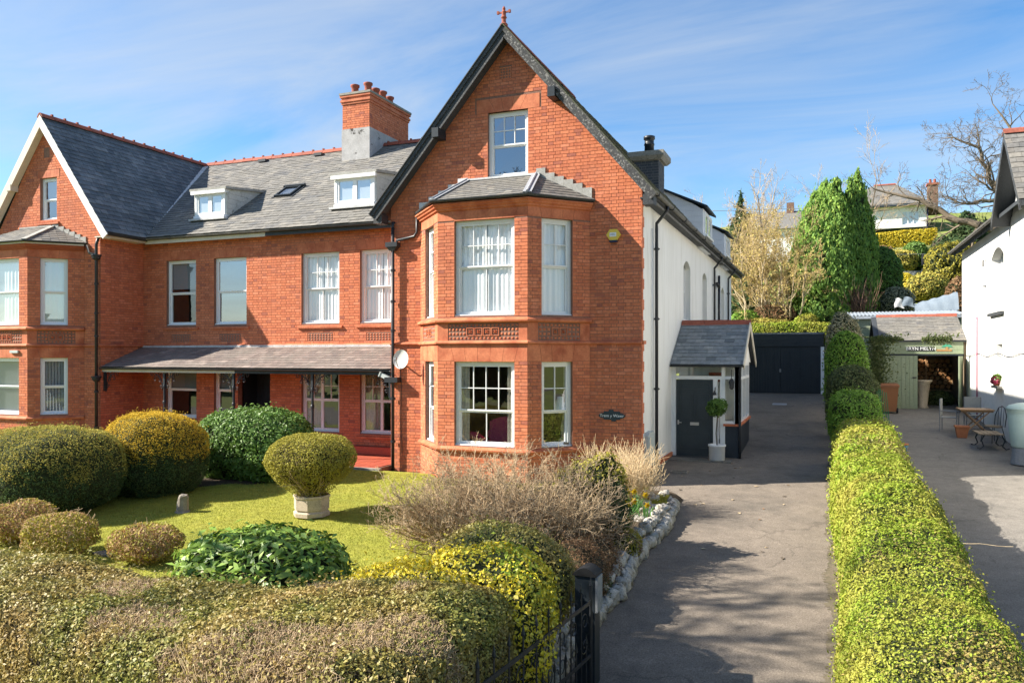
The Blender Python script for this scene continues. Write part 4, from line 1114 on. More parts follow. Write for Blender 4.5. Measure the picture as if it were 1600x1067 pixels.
# ---- verandah
VZ, VT, VY = 2.36, 2.97, 17.86
vs_ = Vector((0, YL - VY, VT - VZ)).normalized(); Lv = math.hypot(YL - VY, VT - VZ)
def verandah(house, xa, xb, lim, mg):
    mb = MB(); mb.extr([(xa, VY, VZ), (xa, YL, VT), (xa, YL, VT - .1), (xa, VY, VZ - .06)][::-1], (xb - xa, 0, 0)); v = mb.build('verandah_roof', 'slate_dark', house)
    SL = MB(); ss = []; slates(SL, (xa, VY - .05, VZ - .01), (1, 0, 0), vs_, lambda d: (0, xb - xa), Lv, .19, .25, ss, lim, 1.3)
    SL.build('slates', 'slate_brown', v, kind='stuff'); single_slates(ss, v, 'slate_brown', .19, .25)
    mb = MB(); mb.box(xa, xb, YL - .06, YL - .005, VT - .01, VT + .05); mb.build('lead_flashing', 'lead_white', v)
    mb = MB(); mb.box(xa, xb, VY - .0, VY + .03, VZ - .16, VZ - .015); mb.build('verandah_fascia', mg, v)
    gutter(house, [(xa, VY - .02), (xb, VY - .02)], VZ - .03, 'gutter', .05, 'verandah_gutter')
    return v
VR = verandah(HS, XM, -10.5, 300 - nbs, 'gutter')
def vpost(house, x, y=17.93):
    z0 = -.1; mb = MB()
    mb.box(x - .06, x + .06, y - .06, y + .06, z0, z0 + .25)
    mb.lathe([(.05, z0 + .25), (.06, z0 + .3), (.042, z0 + .36), (.036, 1.25), (.05, 1.28), (.05, 1.34), (.036, 1.37), (.034, 1.72), (.05, 1.75), (.05, 1.8), (.04, 1.84)], (x, y, 0), 12)
    mb.box(x - .035, x + .035, y - .035, y + .035, 1.84, VZ - .06)
    p = mb.build('verandah_post', 'black_iron', house)
    scroll_bracket(p, x - .035, y, VZ - .1, -1); scroll_bracket(p, x + .035, y, VZ - .1, 1)
    return p
vpost(HS, -13.0)
mb = MB(); mb.box(-10.6, -10.5, 17.9, 17.96, 1.6, VZ - .06); wb = mb.build('wall_bracket', 'black_iron', HS); scroll_bracket(wb, -10.6, 17.93, VZ - .1, -1)
# tiled floor of the verandah
mb = MB(); mb.box(XM, -10.45, 17.06, YL - .01, -.4, -.125); VF = mb.build('verandah_floor', 'mortar', HS)
n_ = 0; x = XM
while x < -10.6:
    y = 17.08
    while y < 19.3 and n_ < 300:
        mb = MB(); mb.box(x + .004, x + .296, y + .004, y + .296, -.13, -.11 + random.uniform(-.002, .002)); mb.build('floor_tile', 'red_tile', VF); y += .3; n_ += 1
    x += .3
mb = MB(); mb.box(XM, -10.3, 16.94, 17.055, -.4, -.105); mb.build('step_edge', 'concrete', HS)
mb = MB(); mb.box(-12.6, -10.55, 19.2, YL - .012, -.1, .12); mb.build('door_step', 'red_tile', HS)

# hopper and pipes on the corner by the verandah
px, py = -10.36, Y0 - .1
dp_ = pipe(HS, [(px, py, 6.0), (px, py, -.3)], .042, brackets=(4.9, 4.1, 3.35, 1.6, .5))
mb = MB(); mb.box(px - .17, px + .17, py - .1, py + .1, 5.5, 5.62); mb.hexa([(px - .07, py - .06, 5.4), (px + .07, py - .06, 5.4), (px + .07, py + .06, 5.4), (px - .07, py + .06, 5.4), (px - .15, py - .09, 5.5), (px + .15, py - .09, 5.5), (px + .15, py + .09, 5.5), (px - .15, py + .09, 5.5)]); mb.build('hopper_head', 'black_iron', HS)
mb = MB(); mb.box(px - .19, px + .19, py - .11, py + .1, 2.02, 2.15); mb.build('hopper_head', 'black_iron', HS)
pipe(HS, [(-10.62, 19.1, 6.4), (-10.62, 18.6, 6.25), (px, py, 6.12), (px, py, 5.9)], .042, name='gutter_outlet')
pipe(HS, [(-9.66, Y0 - .09, 6.27), (-9.66, Y0 - .09, 5.85), (-9.74, Y0 - .09, 5.74), (px + .1, py, 5.66)], .036, name='bay_outlet')

# bricks
HB.build('bricks', 'brick', GW, kind='stuff')
single_bricks(SB, BAYW)
# ---------------------------------------------------------------- the attached brick house on the left
LH = thing('brick_house', 'attached red brick house on the left with white bargeboards and plastic windows', 'house', (-19.5, 22, -.2))
LB, LSB = MB(), []
X0, X1 = -25.4, -20.72; LX, LZ, LE = -23.05, 10.28, 6.47; LP = (LZ - LE) / 2.8
g2 = Pl((X0, Y0), (X1, Y0)); hu = lambda X: X - X0
A2, B2, C2, D2 = (-25.7, Y0), (-24.65, 16.71), (-22.45, 16.71), (-21.4, Y0)
wl = Wall(g2, [(-1, 0, X1 - X0 - .012), (6.55, 0, X1 - X0 - .012), (10.1, hu(LX) - .02, hu(LX) + .02)], [(hu(-23.35), hu(-22.6), 7.0, 8.35), (0, hu(D2[0]) - .15, -1, 6.0)], [(0, hu(D2[0]), -1, 6.15), (hu(-23.5), hu(-22.45), 8.35, 8.6), (hu(-23.05) - .13, hu(-23.05) + .13, 9.0, 9.3), (0, X1 - X0, 2.97, 3.06)])
LW_ = wl.solid('wall', LH); wl.bricks(LB, z0=-1 + COURSE * .3)
lintel(LH, g2, hu(-23.35), hu(-22.6), 8.355, 8.59, 5, .12)
window(LH, g2, hu(-23.35), hu(-22.6), 7.0, 8.35, sash((1, 1), (1, 1), .5), frame='upvc', glass='glass_sky', cur='blind')
vb = MB(); g2.box(vb, hu(LX) - .13, hu(LX) + .13, 9.0, 9.3, -.1, -.02); v_ = vb.build('vent', 'terracotta_dark', LH)
bf2 = Pl(B2, C2); br2 = Pl(C2, D2)
for pl, u0, u1, kd in ((bf2, .42, 1.83, 'front'), (br2, .33, 1.07, 'side')):
    L = pl.L
    W = Wall(pl, [(-1, 0, L), (6.1, 0, L)], [(u0, u1, .9, 2.63), (u0, u1, 3.64, 5.68)], [(0, L, 2.63, 3.62), (0, L, 5.68, 6.2)])
    o = W.solid('bay_wall', LH, n0=-.2)
    W.bricks(LB, z0=-1 + COURSE * .3, singles=LSB, pred=lambda u, z: z > .7)
    if kd == 'side': BW2 = o
    for z0, z1 in ((2.645, 2.965), (5.69, 5.93)):
        sp = .08; lintel(o, pl, u0, u1, z0 - .012, z1, 5 if kd == 'front' else 3, sp, rect=False)
        for a, c, a2, c2 in ((.004, u0 - .005, .004, u0 - sp - .005), (u1 + .005, L - .004, u1 + sp + .005, L - .004)): b = MB(); pl.trap(b, [(a, z0), (c, z0), (c2, z1), (a2, z1)], -.06, .003); b.build('head_block', 'terracotta', o)
    b = MB(); pl.box(b, .004, L - .004, 3.06, 3.46, -.05, -.024); b.build('frieze_back', 'terracotta', o)
    panel(o, pl, .25, L - .25, 3.075, 3.45, 4 if kd == 'front' else 2)
    for a, c in ((.004, .246), (L - .246, L - .004)): b = MB(); pl.box(b, a, c, 3.06, 3.46, -.05, .002); b.build('frieze_pier', 'terracotta', o)
    window(LH, pl, u0, u1, 3.64, 5.68, sash((1, 1), (1, 1), .5), frame='upvc', glass='glass_sky', cur='net' if kd == 'side' else 'net', sill=None, fw=.065, rw=.05)
    window(LH, pl, u0, u1, .9, 2.63, sash((1, 1), (1, 1), .5), frame='upvc', glass='glass', cur='strips', sill=None, fw=.065, rw=.05)
path2 = [B2, C2, D2, (X1, Y0), (X1, YL)]
moulding('string_course', LH, path2, [(-.05, 2.975), (.045, 2.975), (.06, 2.995), (.06, 3.02), (.04, 3.045), (.01, 3.06), (-.05, 3.06)], 'terracotta')
moulding('sill_course', LH, [B2, C2, D2], [(-.05, 3.47), (.05, 3.47), (.085, 3.495), (.09, 3.53), (.07, 3.55), (-.02, 3.6), (-.05, 3.6)], 'terracotta')
moulding('ground_sill', LH, [B2, C2, D2], [(-.05, .76), (.07, .76), (.08, .8), (.0, .86), (-.05, .86)], 'terracotta')
moulding('cornice', LH, [B2, C2, D2], [(-.05, 5.93), (.02, 5.93), (.05, 5.95), (.055, 5.98), (.10, 6.0), (.11, 6.03), (.15, 6.06), (.15, 6.08), (-.05, 6.08)], 'terracotta_dark')
moulding('bay_fascia', LH, [B2, C2, D2], [(.1, 6.085), (.16, 6.085), (.16, 6.15), (.1, 6.15)], 'cream_board')
gutter(LH, [(B2[0] - .05, B2[1] - .15), (C2[0] + .06, C2[1] - .15), (D2[0] + .1, Y0 - .02)], 6.17, r=.05, name='bay_gutter')
ez, tz = 6.17, 6.78; e1, e2, e3 = (-24.72, 16.53), (-22.37, 16.53), (-21.2, 17.8); t1, t2 = (-24.2, 17.8), (-22.75, 17.8)
mb = MB(); mb.add([(*e1, ez), (*e2, ez), (*e3, ez), (*t1, tz), (*t2, tz), (-25.8, 17.8, ez)], [(0, 1, 4, 3), (1, 2, 4), (5, 0, 3), (5, 3, 4, 2), (5, 2, 1, 0)]); BR2 = mb.build('bay_roof', 'slate_dark', LH)
SL = MB(); ss2 = []; facet(SL, (*e1, ez), (*e2, ez), (*t1, tz), (*t2, tz), ss2, .16, .22); facet(SL, (*e2, ez), (*e3, ez), (*t2, tz), (*t2, tz), ss2, .16, .22); facet(SL, (-25.8, 17.8, ez), (*e1, ez), (*t1, tz), (*t1, tz), None, .16, .22)
SL.build('slates', 'slate', BR2, kind='stuff'); single_slates(ss2, BR2, 'slate', .16, .22)
mb = MB(); mb.beam(Vector((*e2, ez + .03)), Vector((*t2, tz + .03)), .16, .03); mb.build('lead_hip', 'cement', BR2)
mb = MB()
for i in range(6):
    f = (i + .5) / 6.5; x = t2[0] + (e3[0] - t2[0]) * f; z = tz + (ez - tz) * f; mb.box(x - .13, x + .13, Y0 - .03, Y0 - .006, z - .06, z + .12)
mb.box(t1[0], t2[0], Y0 - .08, Y0 - .004, tz - .01, tz + .04); mb.build('cement_fillet', 'cement', BR2)
# roof of the left wing
yf2 = 17.6
mb = MB()
for sx in (1, -1):
    ex = LX + sx * 2.8; P = [(ex, yf2, LE), (LX, yf2, LZ), (LX, yf2, LZ - .14), (ex, yf2, LE - .12)]; mb.extr(P if sx > 0 else P[::-1], (0, RB - yf2 + (3 if sx < 0 else 0), 0))
WR = mb.build('wing_roof', 'slate_dark', LH)
ws = Vector((-2.8, 0, LZ - LE)).normalized(); Lw = math.hypot(2.8, LZ - LE)
SL = MB(); slates(SL, (LX + 2.82, yf2 - .04, LE - .02), (0, 1, 0), ws, lambda d: (0, max(.1, 19.15 + (LE + d * ws.z - 6.5) / LS - yf2 + .05)), Lw, .19, .26, jit=1.3); SL.build('slates', 'slate_shaded', WR, kind='stuff')
ridge_tiles(WR, (LX, yf2 - .04, LZ + .06), (LX, RB + .1, LZ + .06), crest=True)
v0, v1 = Vector((LX + 2.72, 19.22, 6.56)), Vector((LX + .02, RB - .02, RH + .05)); mb = MB(); mb.beam(v0, v1, .3, .02, up=(.5, -.4, .8)); mb.build('lead_valley', 'lead_white', WR)
for sx in (-1, 1):
    mb = MB(); e = Vector((LX + sx * 2.88, yf2, LE - .1)); t = Vector((LX, yf2, LZ + .0)); d = (t - e).normalized(); up = Vector((sx * d.z, 0, abs(d.x)))
    def at(o):
        q = e + up * o; return q + d * ((LX - q.x) / d.x)
    def bb2(lo, hi, y0, y1):
        P = [e + up * lo, at(lo), at(hi), e + up * hi]; mb.extr([(p.x, y0, p.z) for p in (P if sx < 0 else P[::-1])], (0, y1 - y0, 0))
    bb2(-.22, .01, yf2 - .04, yf2); mb.build('bargeboard', 'cream_board' if sx < 0 else 'white_paint', LH)
    mb = MB(); bb2(-.2, -.14, yf2 + .001, Y0 - .01); mb.build('soffit', 'cream_board', LH)
mb = MB(); mb.box(-24.55, -24.35, yf2 - .06, Y0, 8.0, 8.2); mb.build('purlin_end', 'cream_board', LH)
# right return wall of the wing and its eaves
rp2 = Pl((X1, Y0), (X1, YL)); rw2 = Wall(rp2, [(-1, .004, rp2.L), (6.5, .004, rp2.L)], [], [(0, rp2.L, 2.97, 3.06)]); rw2.solid('return_wall', LH); rw2.bricks(LB, z0=-1 + COURSE * .3)
mb = MB(); mb.box(X1, LX + 2.72, yf2, 19.16, 6.3, 6.33); mb.box(LX + 2.70, LX + 2.73, yf2, 19.16, 6.3, 6.46); mb.build('eaves_board', 'cream_board', LH)
gutter(LH, [(LX + 2.74, yf2 - .02), (LX + 2.74, 19.1)], 6.42, r=.055, name='wing_gutter')
# link wall, left half
lp2 = Pl((-20.75, YL), (XM, YL)); ku = lambda X: X + 20.75
uw = [(ku(-19.74), ku(-18.52)), (ku(-17.8), ku(-16.53))]
gw2 = [(ku(-19.77), ku(-18.5)), (ku(-17.8), ku(-16.98))]; dr = (ku(-16.86), ku(-15.64))
l2 = Wall(lp2, [(-1, 0, lp2.L), (6.5, 0, lp2.L)], [(a, b, 3.67, 5.74) for a, b in uw] + [(a, b, .72, 2.3) for a, b in gw2] + [(dr[0], dr[1], -.1, 2.35)],
          [(a - .14, b + .14, 5.74, 6.02) for a, b in uw] + [(a - .1, b + .1, 2.3, 2.6) for a, b in gw2] + [(a + .22, b - .22, 3.13, 3.36) for a, b in uw])
l2.solid('link_wall', LH); l2.bricks(LB, z0=-1 + COURSE * .3)
for i, (a, b) in enumerate(uw):
    lintel(LH, lp2, a, b, 5.75, 6.01, 5, .14)
    window(LH, lp2, a, b, 3.67, 5.74, sash((1, 1), (1, 1), .5), frame='upvc', glass='glass' if i == 0 else 'glass_sky', cur='blind' if i == 0 else None, fw=.06, rw=.045)
    panel(LH, lp2, a + .22, b - .22, 3.14, 3.35, 0)
for a, b in gw2:
    lintel(LH, lp2, a, b, 2.31, 2.59, 5, .05)
    window(LH, lp2, a, b, .72, 2.3, sash((1, 1), (1, 1), .58), frame='upvc', glass='glass', cur='blind', fw=.06, rw=.045)
mb = MB()
for i in range(9): lp2.box(mb, dr[0] + .01 + i * .135, dr[0] + .01 + i * .135 + .128, -.1, 2.34, -.9, -.87)
fd = mb.build('front_door', 'black_wood', LH); mb = MB(); lp2.box(mb, dr[0], dr[1], -.12, 2.36, -1.0, -.95); lp2.box(mb, dr[0] - .05, dr[0], -.1, 2.4, -1.0, -.2); lp2.box(mb, dr[1], dr[1] + .05, -.1, 2.4, -1.0, -.2); mb.build('door_recess', 'black_wood', fd)
mb = MB(); mb.tube([lp2.p(dr[0] + .05, 1.05, -.5), lp2.p(dr[1] - .03, 1.12, -.5)], .015, 6); mb.build('hand_rail', 'steel', fd)
moulding('link_string', LH, [(-20.72, YL), (XM, YL)], [(-.05, 2.975), (.045, 2.975), (.06, 2.995), (.06, 3.02), (.04, 3.045), (.01, 3.06), (-.05, 3.06)], 'terracotta')
LR2 = link_roof(LH, -23.4, XM - .004, lambda d: -20.25 - (zof(d) - 6.47) / LP, lambda d: XM - .004, 'slate', 2)
ridge_tiles(LR2, (LX, RB, RH + .09), (XM - .01, RB, RH + .09), crest=True)
for x in (-20.05, -17.5):
    mb = MB(); y = 24.55; z = 6.5 + LS * (y - 19.15); mb.box(x - .17, x + .17, y - .12, y + .1, z, z + .1); mb.build('roof_vent', 'slate_dark', LR2)
mb = MB(); mb.box(-20.35, XM - .004, 19.17, 19.2, 6.27, 6.455); mb.build('link_fascia', 'cream_board', LH)
mb = MB(); mb.box(-20.35, XM - .004, 19.2, YL, 6.36, 6.385); mb.build('link_soffit', 'cream_board', LH)
gutter(LH, [(-20.3, 19.165), (XM + .24, 19.165)], 6.44, 'old_gutter', .055, name='link_gutter')
roof_dormer(LH, -19.1, -17.82, 20.02, 7.07, 8.03, .12, 'dormer_cheek')
skylight(LH, M)
verandah(LH, -20.72, XM - .004, 300 - len(ss2), 'cream_board')
vpost(LH, -18.27); vpost(LH, -15.69)
mb = MB(); mb.box(-20.7, -20.62, 17.9, 17.96, 1.6, VZ - .06); wb = mb.build('wall_bracket', 'black_iron', LH); scroll_bracket(wb, -20.62, 17.93, VZ - .1, 1)
mb = MB(); mb.box(-20.7, XM - .004, 17.06, YL - .01, -.4, -.115); mb.build('verandah_floor', 'red_tile', LH)
px, py = -20.72, Y0 - .1
pipe(LH, [(px + .05, py, 6.35), (px - .06, py, 6.1), (px - .06, py, -.4)], .045, brackets=(4.9, 4.0, 3.3, 1.6, .5))
for z in (5.72, 2.0):
    mb = MB(); mb.lathe([(.06, -.1), (.12, -.04), (.13, .02), (.15, .03), (.15, .07), (.06, .08)], (px - .06, py, z), 14); mb.build('hopper_head', 'black_iron', LH)
pipe(LH, [(-21.2, Y0 - .08, 6.1), (-21.1, Y0 - .08, 5.86), (px - .1, py, 5.8)], .035, name='bay_outlet', m='old_gutter')
mb = MB(); mb.box(-25.3, -20.95, 21.3, 21.4, -.2, 6.4); mb.box(-20.95, -15.62, 22.3, 22.4, -.2, 6.4); mb.box(-20.98, -20.95, 18.1, 22.3, -.2, 6.4)
for z in (.1, 2.95, 6.25):
    mb.box(-25.3, -20.98, 18.07, 21.3, z - .1, z)
    mb.hexa([(-24.5, 16.93, z - .1), (-22.55, 16.93, z - .1), (-21.7, 18.07, z - .1), (-25.3, 18.07, z - .1), (-24.5, 16.93, z), (-22.55, 16.93, z), (-21.7, 18.07, z), (-25.3, 18.07, z)])
    mb.box(-20.95, -15.62, YL + .26, 22.3, z - .1, z)
mb.box(-25.45, -25.35, 16.7, 22, -1, 6.4)
mb.build('room', 'room', LH)
LB.build('bricks', 'brick', LW_, kind='stuff'); single_bricks(LSB, BW2)
mb = MB(); bf2.box(mb, 1.5, 1.85, 2.78, 2.86, .004, .06); mb.build('door_light', 'meter_grey', LH)

mat('slate_porch', (.2, .2, .2), rough=.6, scale=1.3, var=.25, bump=.003, bscale=70, ramp=[(.15, .17, .18), (.24, .26, .265), (.19, .205, .21), (.29, .30, .295), (.13, .145, .155)])
# ---------------------------------------------------------------- porch of the gabled house
PX, PY = -2.13, 21.5
pf = Pl((-3.9, PY), (PX, PY)); pr = Pl((PX, PY), (PX, 24.55))
mb = MB()
for q in ((.0, .12, -.02, 2.5), (1.11, 1.225, -.02, 2.08), (1.29, 1.42, -.02, 2.08), (1.655, 1.77, .9, 2.5)): pf.box(mb, q[0], q[1], q[2], q[3], -.1, 0)
pf.box(mb, .12, 1.655, 2.07, 2.16, -.1, -.004); pf.box(mb, .12, 1.655, 2.42, 2.5, -.1, -.004); pf.box(mb, 1.33, 1.42, 2.16, 2.42, -.1, -.002); pf.box(mb, 1.42, 1.655, .9, .97, -.1, -.004)
pf.box(mb, 1.42, 1.655, 2.08, 2.1, -.1, .006)
pw = mb.build('porch_frame', 'white_paint', HS)
for q in ((.12, 1.33, 2.16, 2.42), (1.42, 1.655, 2.16, 2.42), (1.42, 1.655, .97, 2.07), (1.225, 1.29, .0, 2.07)):
    b = MB(); b.quad(pf.p(q[0], q[2], -.05), pf.p(q[1], q[2], -.05), pf.p(q[1], q[3], -.05), pf.p(q[0], q[3], -.05)); b.build('pane', 'glass', pw)
b = MB(); pf.box(b, .13, .95, 2.17, 2.41, -.5, -.49); b.build('fanlight_blind', 'curtain', pw)
b = MB(); b.lathe([(.0, 2.0), (.14, 2.0), (.2, 2.2), (.2, 2.25)], (-2.75, 21.85, 0), 16); b.build('porch_lampshade', 'ridge_red', pw)
mb = MB(); pf.box(mb, .125, 1.105, .005, 2.06, -.1, -.055)
door = mb.build('front_door', 'door_dark', HS)
for a, b_, c, d in ((.22, 1.01, 1.78, 1.96), (.22, .58, 1.0, 1.68), (.65, 1.01, 1.0, 1.68), (.22, .58, .66, .8), (.22, 1.01, .2, .62)):
    mb = MB()
    if (a, b_) == (.22, .58) and c == .66: continue
    for q in ((a, b_, c, c + .025), (a, b_, d - .025, d), (a, a + .025, c + .025, d - .025), (b_ - .025, b_, c + .025, d - .025)): pf.box(mb, *q, -.06, -.037)
    pf.box(mb, a + .06, b_ - .06, c + .06, d - .06, -.06, -.046)
    mb.build('door_panel', 'door_dark', door)
mb = MB(); pf.box(mb, .5, .73, .83, .91, -.058, -.035); pf.box(mb, .53, .70, .85, .89, -.04, -.028); mb.build('letterbox', 'steel', door)
mb = MB(); pf.box(mb, .16, .2, .84, .96, -.058, -.04); mb.tube([pf.p(.18, .9, -.05), pf.p(.18, .9, .01), pf.p(.28, .9, .01)], .012, 8); mb.build('door_handle', 'steel', door)
mb = MB(); pf.box(mb, .04, 1.3, -.1, .002, -.1, .2); mb.build('doorstep', 'slate_dark', HS)
mb = MB(); pf.box(mb, 1.32, 1.768, -.3, .84, -.15, -.002); pr.box(mb, .003, 3.05, -.3, .84, -.15, -.002); mb.build('porch_plinth', 'porch_dark', HS)
mb = MB(); pf.box(mb, 1.38, 1.81, .84, .9, -.15, .05); pr.box(mb, .0, 3.05, .84, .9, -.15, .05); mb.build('porch_sill', 'terracotta', HS)
mb = MB()
for q in ((.0, .16, .9, 2.5), (1.0, 1.1, .9, 2.5), (2.0, 2.1, .9, 2.5), (2.95, 3.05, .9, 2.5)): pr.box(mb, *q, -.1, 0)
pr.box(mb, .16, 2.95, .9, .98, -.1, -.003); pr.box(mb, .16, 2.95, 2.42, 2.5, -.1, -.003); pr.box(mb, .16, 2.95, 2.05, 2.13, -.1, -.003)
ps = mb.build('porch_side_frame', 'white_paint', HS)
for a, b_ in ((.16, 1.0), (1.1, 2.0), (2.1, 2.95)):
    for c, d in ((.98, 2.05), (2.13, 2.42)):
        b = MB(); b.quad(pr.p(a, c, -.05), pr.p(b_, c, -.05), pr.p(b_, d, -.05), pr.p(a, d, -.05)); b.build('pane', 'glass', ps)
mb = MB(); mb.box(-3.9, PX - .1, 24.5, 24.6, -.3, 2.5); mb.build('porch_back_wall', 'white_render', HS)
mb = MB(); mb.box(-3.9, PX - .1, PY + .15, 24.5, -.2, 0); mb.build('porch_floor', 'floor_in', HS)
RY, RZ2, EY, EZ2 = 23.15, 3.62, 21.25, 2.47; ps_ = Vector((0, RY - EY, RZ2 - EZ2)).normalized(); Lp = math.hypot(RY - EY, RZ2 - EZ2)
mb = MB(); x0, x1 = -3.88, PX + .14
mb.extr([(x0, EY, EZ2), (x0, RY, RZ2), (x0, 2 * RY - EY, EZ2), (x0, 2 * RY - EY, EZ2 - .06), (x0, RY, RZ2 - .1), (x0, EY, EZ2 - .06)][::-1], (x1 - x0, 0, 0)); PRF = mb.build('porch_roof', 'slate_dark', HS)
SL = MB(); ss = []; slates(SL, (x0, EY - .03, EZ2 - .005), (1, 0, 0), ps_, lambda d: (0, x1 - x0 + .03), Lp + .02, .19, .26, None); SL.build('slates', 'slate_porch', PRF, kind='stuff')
ridge_tiles(PRF, (x0, RY, RZ2 + .07), (x1 + .04, RY, RZ2 + .07), step=.6)
mb = MB(); mb.extr([(PX, PY, 2.5), (PX, 2 * RY - PY, 2.5), (PX, RY, RZ2 - .12)], (.02, 0, 0)); mb.build('porch_gable', 'white_render', HS)
for s_ in (-1, 1):
    mb = MB(); mb.beam((x1 + .015, RY, RZ2 - .02), (x1 + .015, RY + s_ * (RY - EY + .05), EZ2 - .05), .03, .16, up=(0, 0, 1)); mb.build('porch_barge', 'cream_board', HS)
gutter(HS, [(x0, EY - .01), (x1 + .03, EY - .01)], EZ2 - .02, 'gutter', .045, 'porch_gutter')
mb = MB(); mb.box(x0, x1 - .14, PY - .18, PY, 2.42, 2.44); mb.build('porch_soffit', 'white_paint', HS)
pipe(HS, [(PX + .06, EY + .02, 2.4), (PX + .03, PY - .03, 2.25), (PX + .03, PY - .03, .85), (PX + .03, PY - .03, -.1)], .036, name='porch_downpipe')

def text(s, name, M, size, m, parent, depth=.004, align='CENTER'):
    c = bpy.data.curves.new(name, 'FONT'); c.body = s; c.size = size; c.align_x = align; c.align_y = 'CENTER'; c.extrude = depth
    o = bpy.data.objects.new(name, c); COL.objects.link(o)
    bpy.context.view_layer.update()
    me = bpy.data.meshes.new_from_object(o.evaluated_get(bpy.context.evaluated_depsgraph_get()))
    bpy.data.objects.remove(o); bpy.data.curves.remove(c)
    me.transform(M); me.materials.clear(); me.materials.append(MT[m])
    r = bpy.data.objects.new(name, me); put(r, parent); return r
def facing(pl, u, z, n):
    M = Matrix((pl.d, Vector((0, 0, 1)), pl.n)).transposed().to_4x4(); M.translation = pl.p(u, z, n); return M
T = thing('door_bell', 'small black iron bell on a bracket beside the front door', 'bell', (-2.73, PY, 1.6))
mb = MB(); mb.tube([pf.p(1.17, 1.86, .0), pf.p(1.17, 1.84, .03), pf.p(1.165, 1.76, .03)], .012, 6); mb.build('bracket', 'black_iron', T)
q = pf.p(1.155, 1.66, .05); mb = MB(); mb.lathe([(.055, 0), (.05, .02), (.03, .08), (.012, .11), (0, .12)], q, 12); mb.build('bell_body', 'black_iron', T)

# fixtures hanging on the walls
T = thing('alarm_box', 'yellow hexagonal burglar alarm box high on the brick gable', 'alarm', (-4.55, Y0, 5.4))
M0 = facing(gp, gu(-4.55), 5.5, .0)
mb = MB(M0); mb.extr([(.17 * math.cos(R(60 * k)), .145 * math.sin(R(60 * k)), .008) for k in range(6)], (0, 0, .07)); mb.build('housing', 'alarm_yellow', T)
mb = MB(M0); mb.box(-.085, .07, -.045, .05, .079, .082); mb.build('printed_label', 'label_white', T)
text('ABC', 'lettering', M0 @ Matrix.Translation((-.007, .002, .084)), .065, 'grey_ink', T, .001)
mb = MB(M0); mb.box(-.09, .09, -.175, -.128, .008, .085); mb.build('strobe', 'blue_black', T)

T = thing('name_plate', 'dark slate house name plate on the brick wall beside the bay', 'sign', (-4.6, Y0, 1.2))
M0 = facing(gp, gu(-4.6), 1.32, 0)
pts = [(-.31, .02), (-.26, .055), (-.2, .06), (-.19, .1), (-.08, .1), (-.07, .14), (.03, .14), (.04, .1), (.19, .1), (.2, .06), (.26, .055), (.31, .02), (.31, -.02), (.26, -.055), (.2, -.06), (.19, -.09), (.1, -.095), (.09, -.13), (-.0, -.13), (-.01, -.095), (-.19, -.09), (-.2, -.06), (-.26, -.055), (-.31, -.02)]
mb = MB(M0); mb.extr([(x, y, .006) for x, y in pts], (0, 0, .018)); mb.build('plate', 'plate_slate', T)
text('Trem y Wawr', 'lettering', M0 @ Matrix.Translation((0, .0, .0255)), .098, 'label_white', T, .001)

T = thing('satellite_dish', 'pale oval satellite dish on the brick corner by the verandah', 'dish', (-10.0, Y0, 2.5))
Md = Matrix.Translation((-9.95, Y0 - .42, 2.62)) @ Matrix.Rotation(R(2), 4, 'Z') @ Matrix.Rotation(R(82), 4, 'X')
mb = MB(Md); n = 24; prof = [(0, -.05), (.08, -.047), (.15, -.035), (.2, -.018), (.225, 0)]
vs = []
for r, z in prof:
    for k in range(n): vs.append((r * .95 * math.cos(2 * math.pi * k / n), r * 1.08 * math.sin(2 * math.pi * k / n), z))
fs = [(i * n + k, i * n + (k + 1) % n, (i + 1) * n + (k + 1) % n, (i + 1) * n + k) for i in range(4) for k in range(n)]
mb.add(vs, fs); mb.add([(x, y, z - .006) for x, y, z in vs], [f[::-1] for f in fs]); mb.build('reflector', 'dish', T, True)
mb = MB(Md); mb.tube([(0, -.22, -.02), (0, -.2, .12), (0, -.04, .26)], .01, 6); mb.box(-.03, .03, -.06, .0, .24, .3); mb.build('feed_arm', 'rail_grey', T)
mb = MB(); mb.tube([(-10.1, Y0 - .36, 2.68), (-10.2, Y0 - .2, 2.6), (-10.25, Y0 - .02, 2.6)], .02, 8); mb.box(-10.31, -10.19, Y0 - .02, Y0 - .004, 2.5, 2.7); mb.build('wall_mount', 'black_iron', T)
mb = MB(); mb.tube([(-10.2, Y0 - .03, 2.55), (-10.15, Y0 - .02, 2.0), (-10.17, Y0 - .02, 1.0), (-10.13, Y0 - .02, .2)], .007, 5); mb.build('cable', 'black_iron', T)

T = thing('meter_box', 'pale grey meter box at the foot of the white side wall', 'meter box', (-3.8, 18.4, .2))
mb = MB(); sp_.box(mb, .18, .86, .13, .86, .0, .12); sp_.trap(mb, [(.18, .86), (.86, .86), (.76, .93), (.28, .93)], 0, .12); mb.build('box', 'meter_grey', T)
mb = MB(); sp_.box(mb, .22, .82, .17, .82, .12, .135); mb.build('lid', 'meter_grey', T)

T = thing('wall_lantern', 'black wall lantern beside the porch sidelight', 'lantern', (PX - .15, PY - .1, 1.9))
c = pf.p(1.6, 0, .12)
mb = MB(); mb.tube([pf.p(1.6, 2.3, .0), pf.p(1.6, 2.34, .1), pf.p(1.6, 2.28, .12), pf.p(1.6, 2.1, .12)], .01, 6); mb.build('arm', 'black_iron', T)
mb = MB(); mb.lathe([(.03, 1.82), (.055, 1.85), (.07, 2.0), (.08, 2.01), (.05, 2.07), (.015, 2.11)], (c[0], c[1], 0), 8); mb.build('body', 'black_iron', T)

